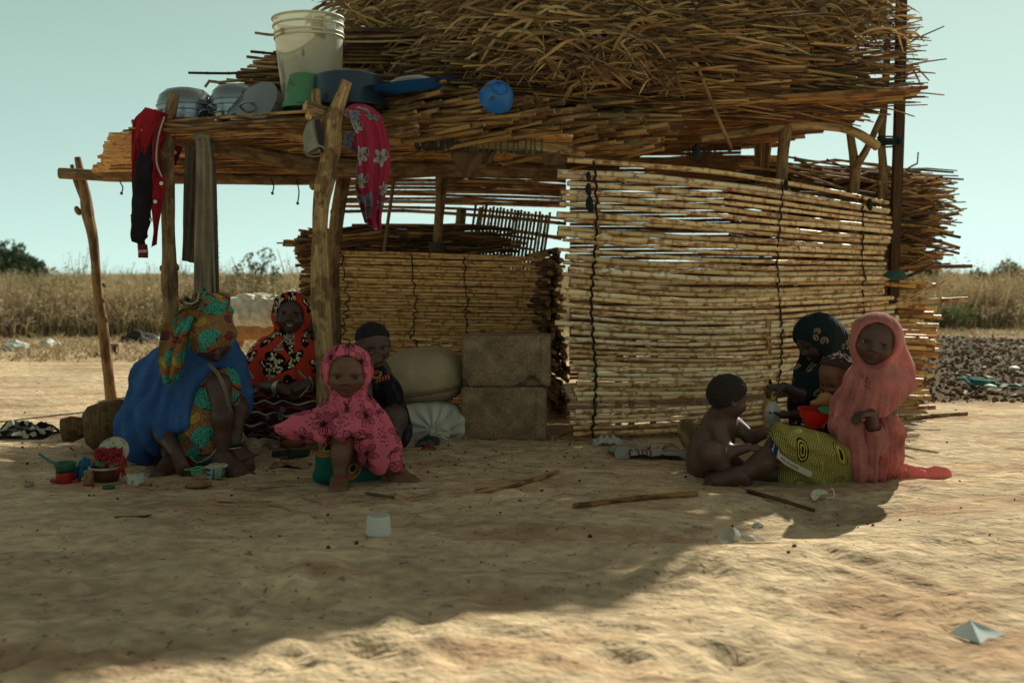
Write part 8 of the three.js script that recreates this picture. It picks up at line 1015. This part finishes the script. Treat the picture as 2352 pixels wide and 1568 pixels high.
  stick([[1718, 1132], [1790, 1152], [1872, 1178]], 0.009, 'grey stick bridging the little gully by the bare foot', strawMats[5]);
  stick([[262, 1190], [330, 1188], [378, 1182]], 0.004, 'thin twig on the shaded sand at the left', strawMats[3]); stick([[500, 1154], [560, 1158], [620, 1152]], 0.003, 'pale straw on the shaded sand before the foot', strawMats[2]); stick([[610, 1160], [645, 1165], [666, 1174]], 0.003, 'short curved straw left of the bare foot', strawMats[4]); stick([[840, 1135], [870, 1143], [905, 1146]], 0.006, 'short dark twig right of the child\'s foot', strawMats[3]); stick([[1640, 1100], [1700, 1118], [1720, 1128]], 0.004, 'pale splinter under the girl\'s heel', strawMats[2]);
  stick([[2080, 966], [2150, 958], [2222, 953]], 0.012, 'bleached stick on the sand right of the salmon gown', strawMats[2]); stick([[1270, 1010], [1310, 990], [1330, 975]], 0.009, 'broken cane leaning at the foot of the cane wall', strawMats[2]); stick([[1290, 1008], [1340, 1012], [1400, 1014]], 0.008, 'cane splinter lying along the foot of the cane wall', strawMats[0]);
}
{ // far litter
  const w = plastic('#c9d2cc', 0.5); const bag = (px, py, s, label, hex) => { const b = gp(px, py); single('litter_bag', deform(new THREE.IcosahedronGeometry(s, 3), (v) => { v.multiplyScalar(1 + 0.5 * fbm(v.x * 14 + px, v.y * 14, v.z * 14, 2)); v.y = Math.max(v.y * 0.6, -0.01); }).translate(b.x, b.y + 0.01, b.z), hex ? std(hex, 0.9) : w, label, 'litter'); };
  bag(36, 803, 0.14, 'white plastic bag far off at the left edge'); bag(112, 795, 0.12, 'white plastic bag far off left of the leaning post'); bag(318, 788, 0.22, 'black rag heap far behind the leaning post', '#2b2624'); bag(352, 786, 0.10, 'small white scrap beside the far black rag'); bag(2150, 728, 0.24, 'white litter at the foot of the right grass'); bag(2205, 735, 0.18, 'pale litter right of the white heap by the grass'); bag(2262, 738, 0.2, 'white rag beside the litter by the right grass'); bag(2330, 740, 0.22, 'white litter at the far right edge'); bag(2330, 850, 0.05, 'small white scrap on the dark soil at the right'); bag(2275, 895, 0.05, 'crumpled pale scrap on the dark soil');
  const b = gp(2338, 742), t = thing('cooking_pot', 'dark pot on a stand far off at the right edge', 'pot', b); put(t, 'body', lathe([[0, 0.25], [0.12, 0.26], [0.2, 0.36], [0.2, 0.42], [0.17, 0.44]], 24), b, [0, 0, 0], std('#2e2a28', 0.8)); for (let i = 0; i < 3; i++) put(t, 'leg', sweep([V(0.13 * Math.cos(i * 2.1), 0, 0.13 * Math.sin(i * 2.1)), V(0.1 * Math.cos(i * 2.1), 0.3, 0.1 * Math.sin(i * 2.1))], 0.015, { sides: 6 }), b, [0, 0, 0], std('#2e2a28'));
  const r = gp(2240, 890); t; const rp = thing('rope', 'tangle of teal rope on the dark soil', 'rope', r); const R = rngOf(5); for (let k = 0; k < 3; k++) { const pts = []; for (let i = 0; i < 8; i++) pts.push(r.clone().add(V(-0.12 + 0.28 * R(), 0.02 + 0.05 * R(), -0.08 + 0.16 * R()))); part(rp, 'strand', sweep(smoothPath(pts, 50), 0.011, { sides: 6 }), std('#3a7a72', 0.85)); } part(rp, 'strand', sweep(smoothPath([r.clone().add(V(0.1, 0.03, 0)), r.clone().add(V(0.3, 0.02, 0.05)), r.clone().add(V(0.5, 0.03, -0.02))], 20), 0.011, { sides: 6 }), std('#3a7a72', 0.85));
}
renderer.render(scene, camera);
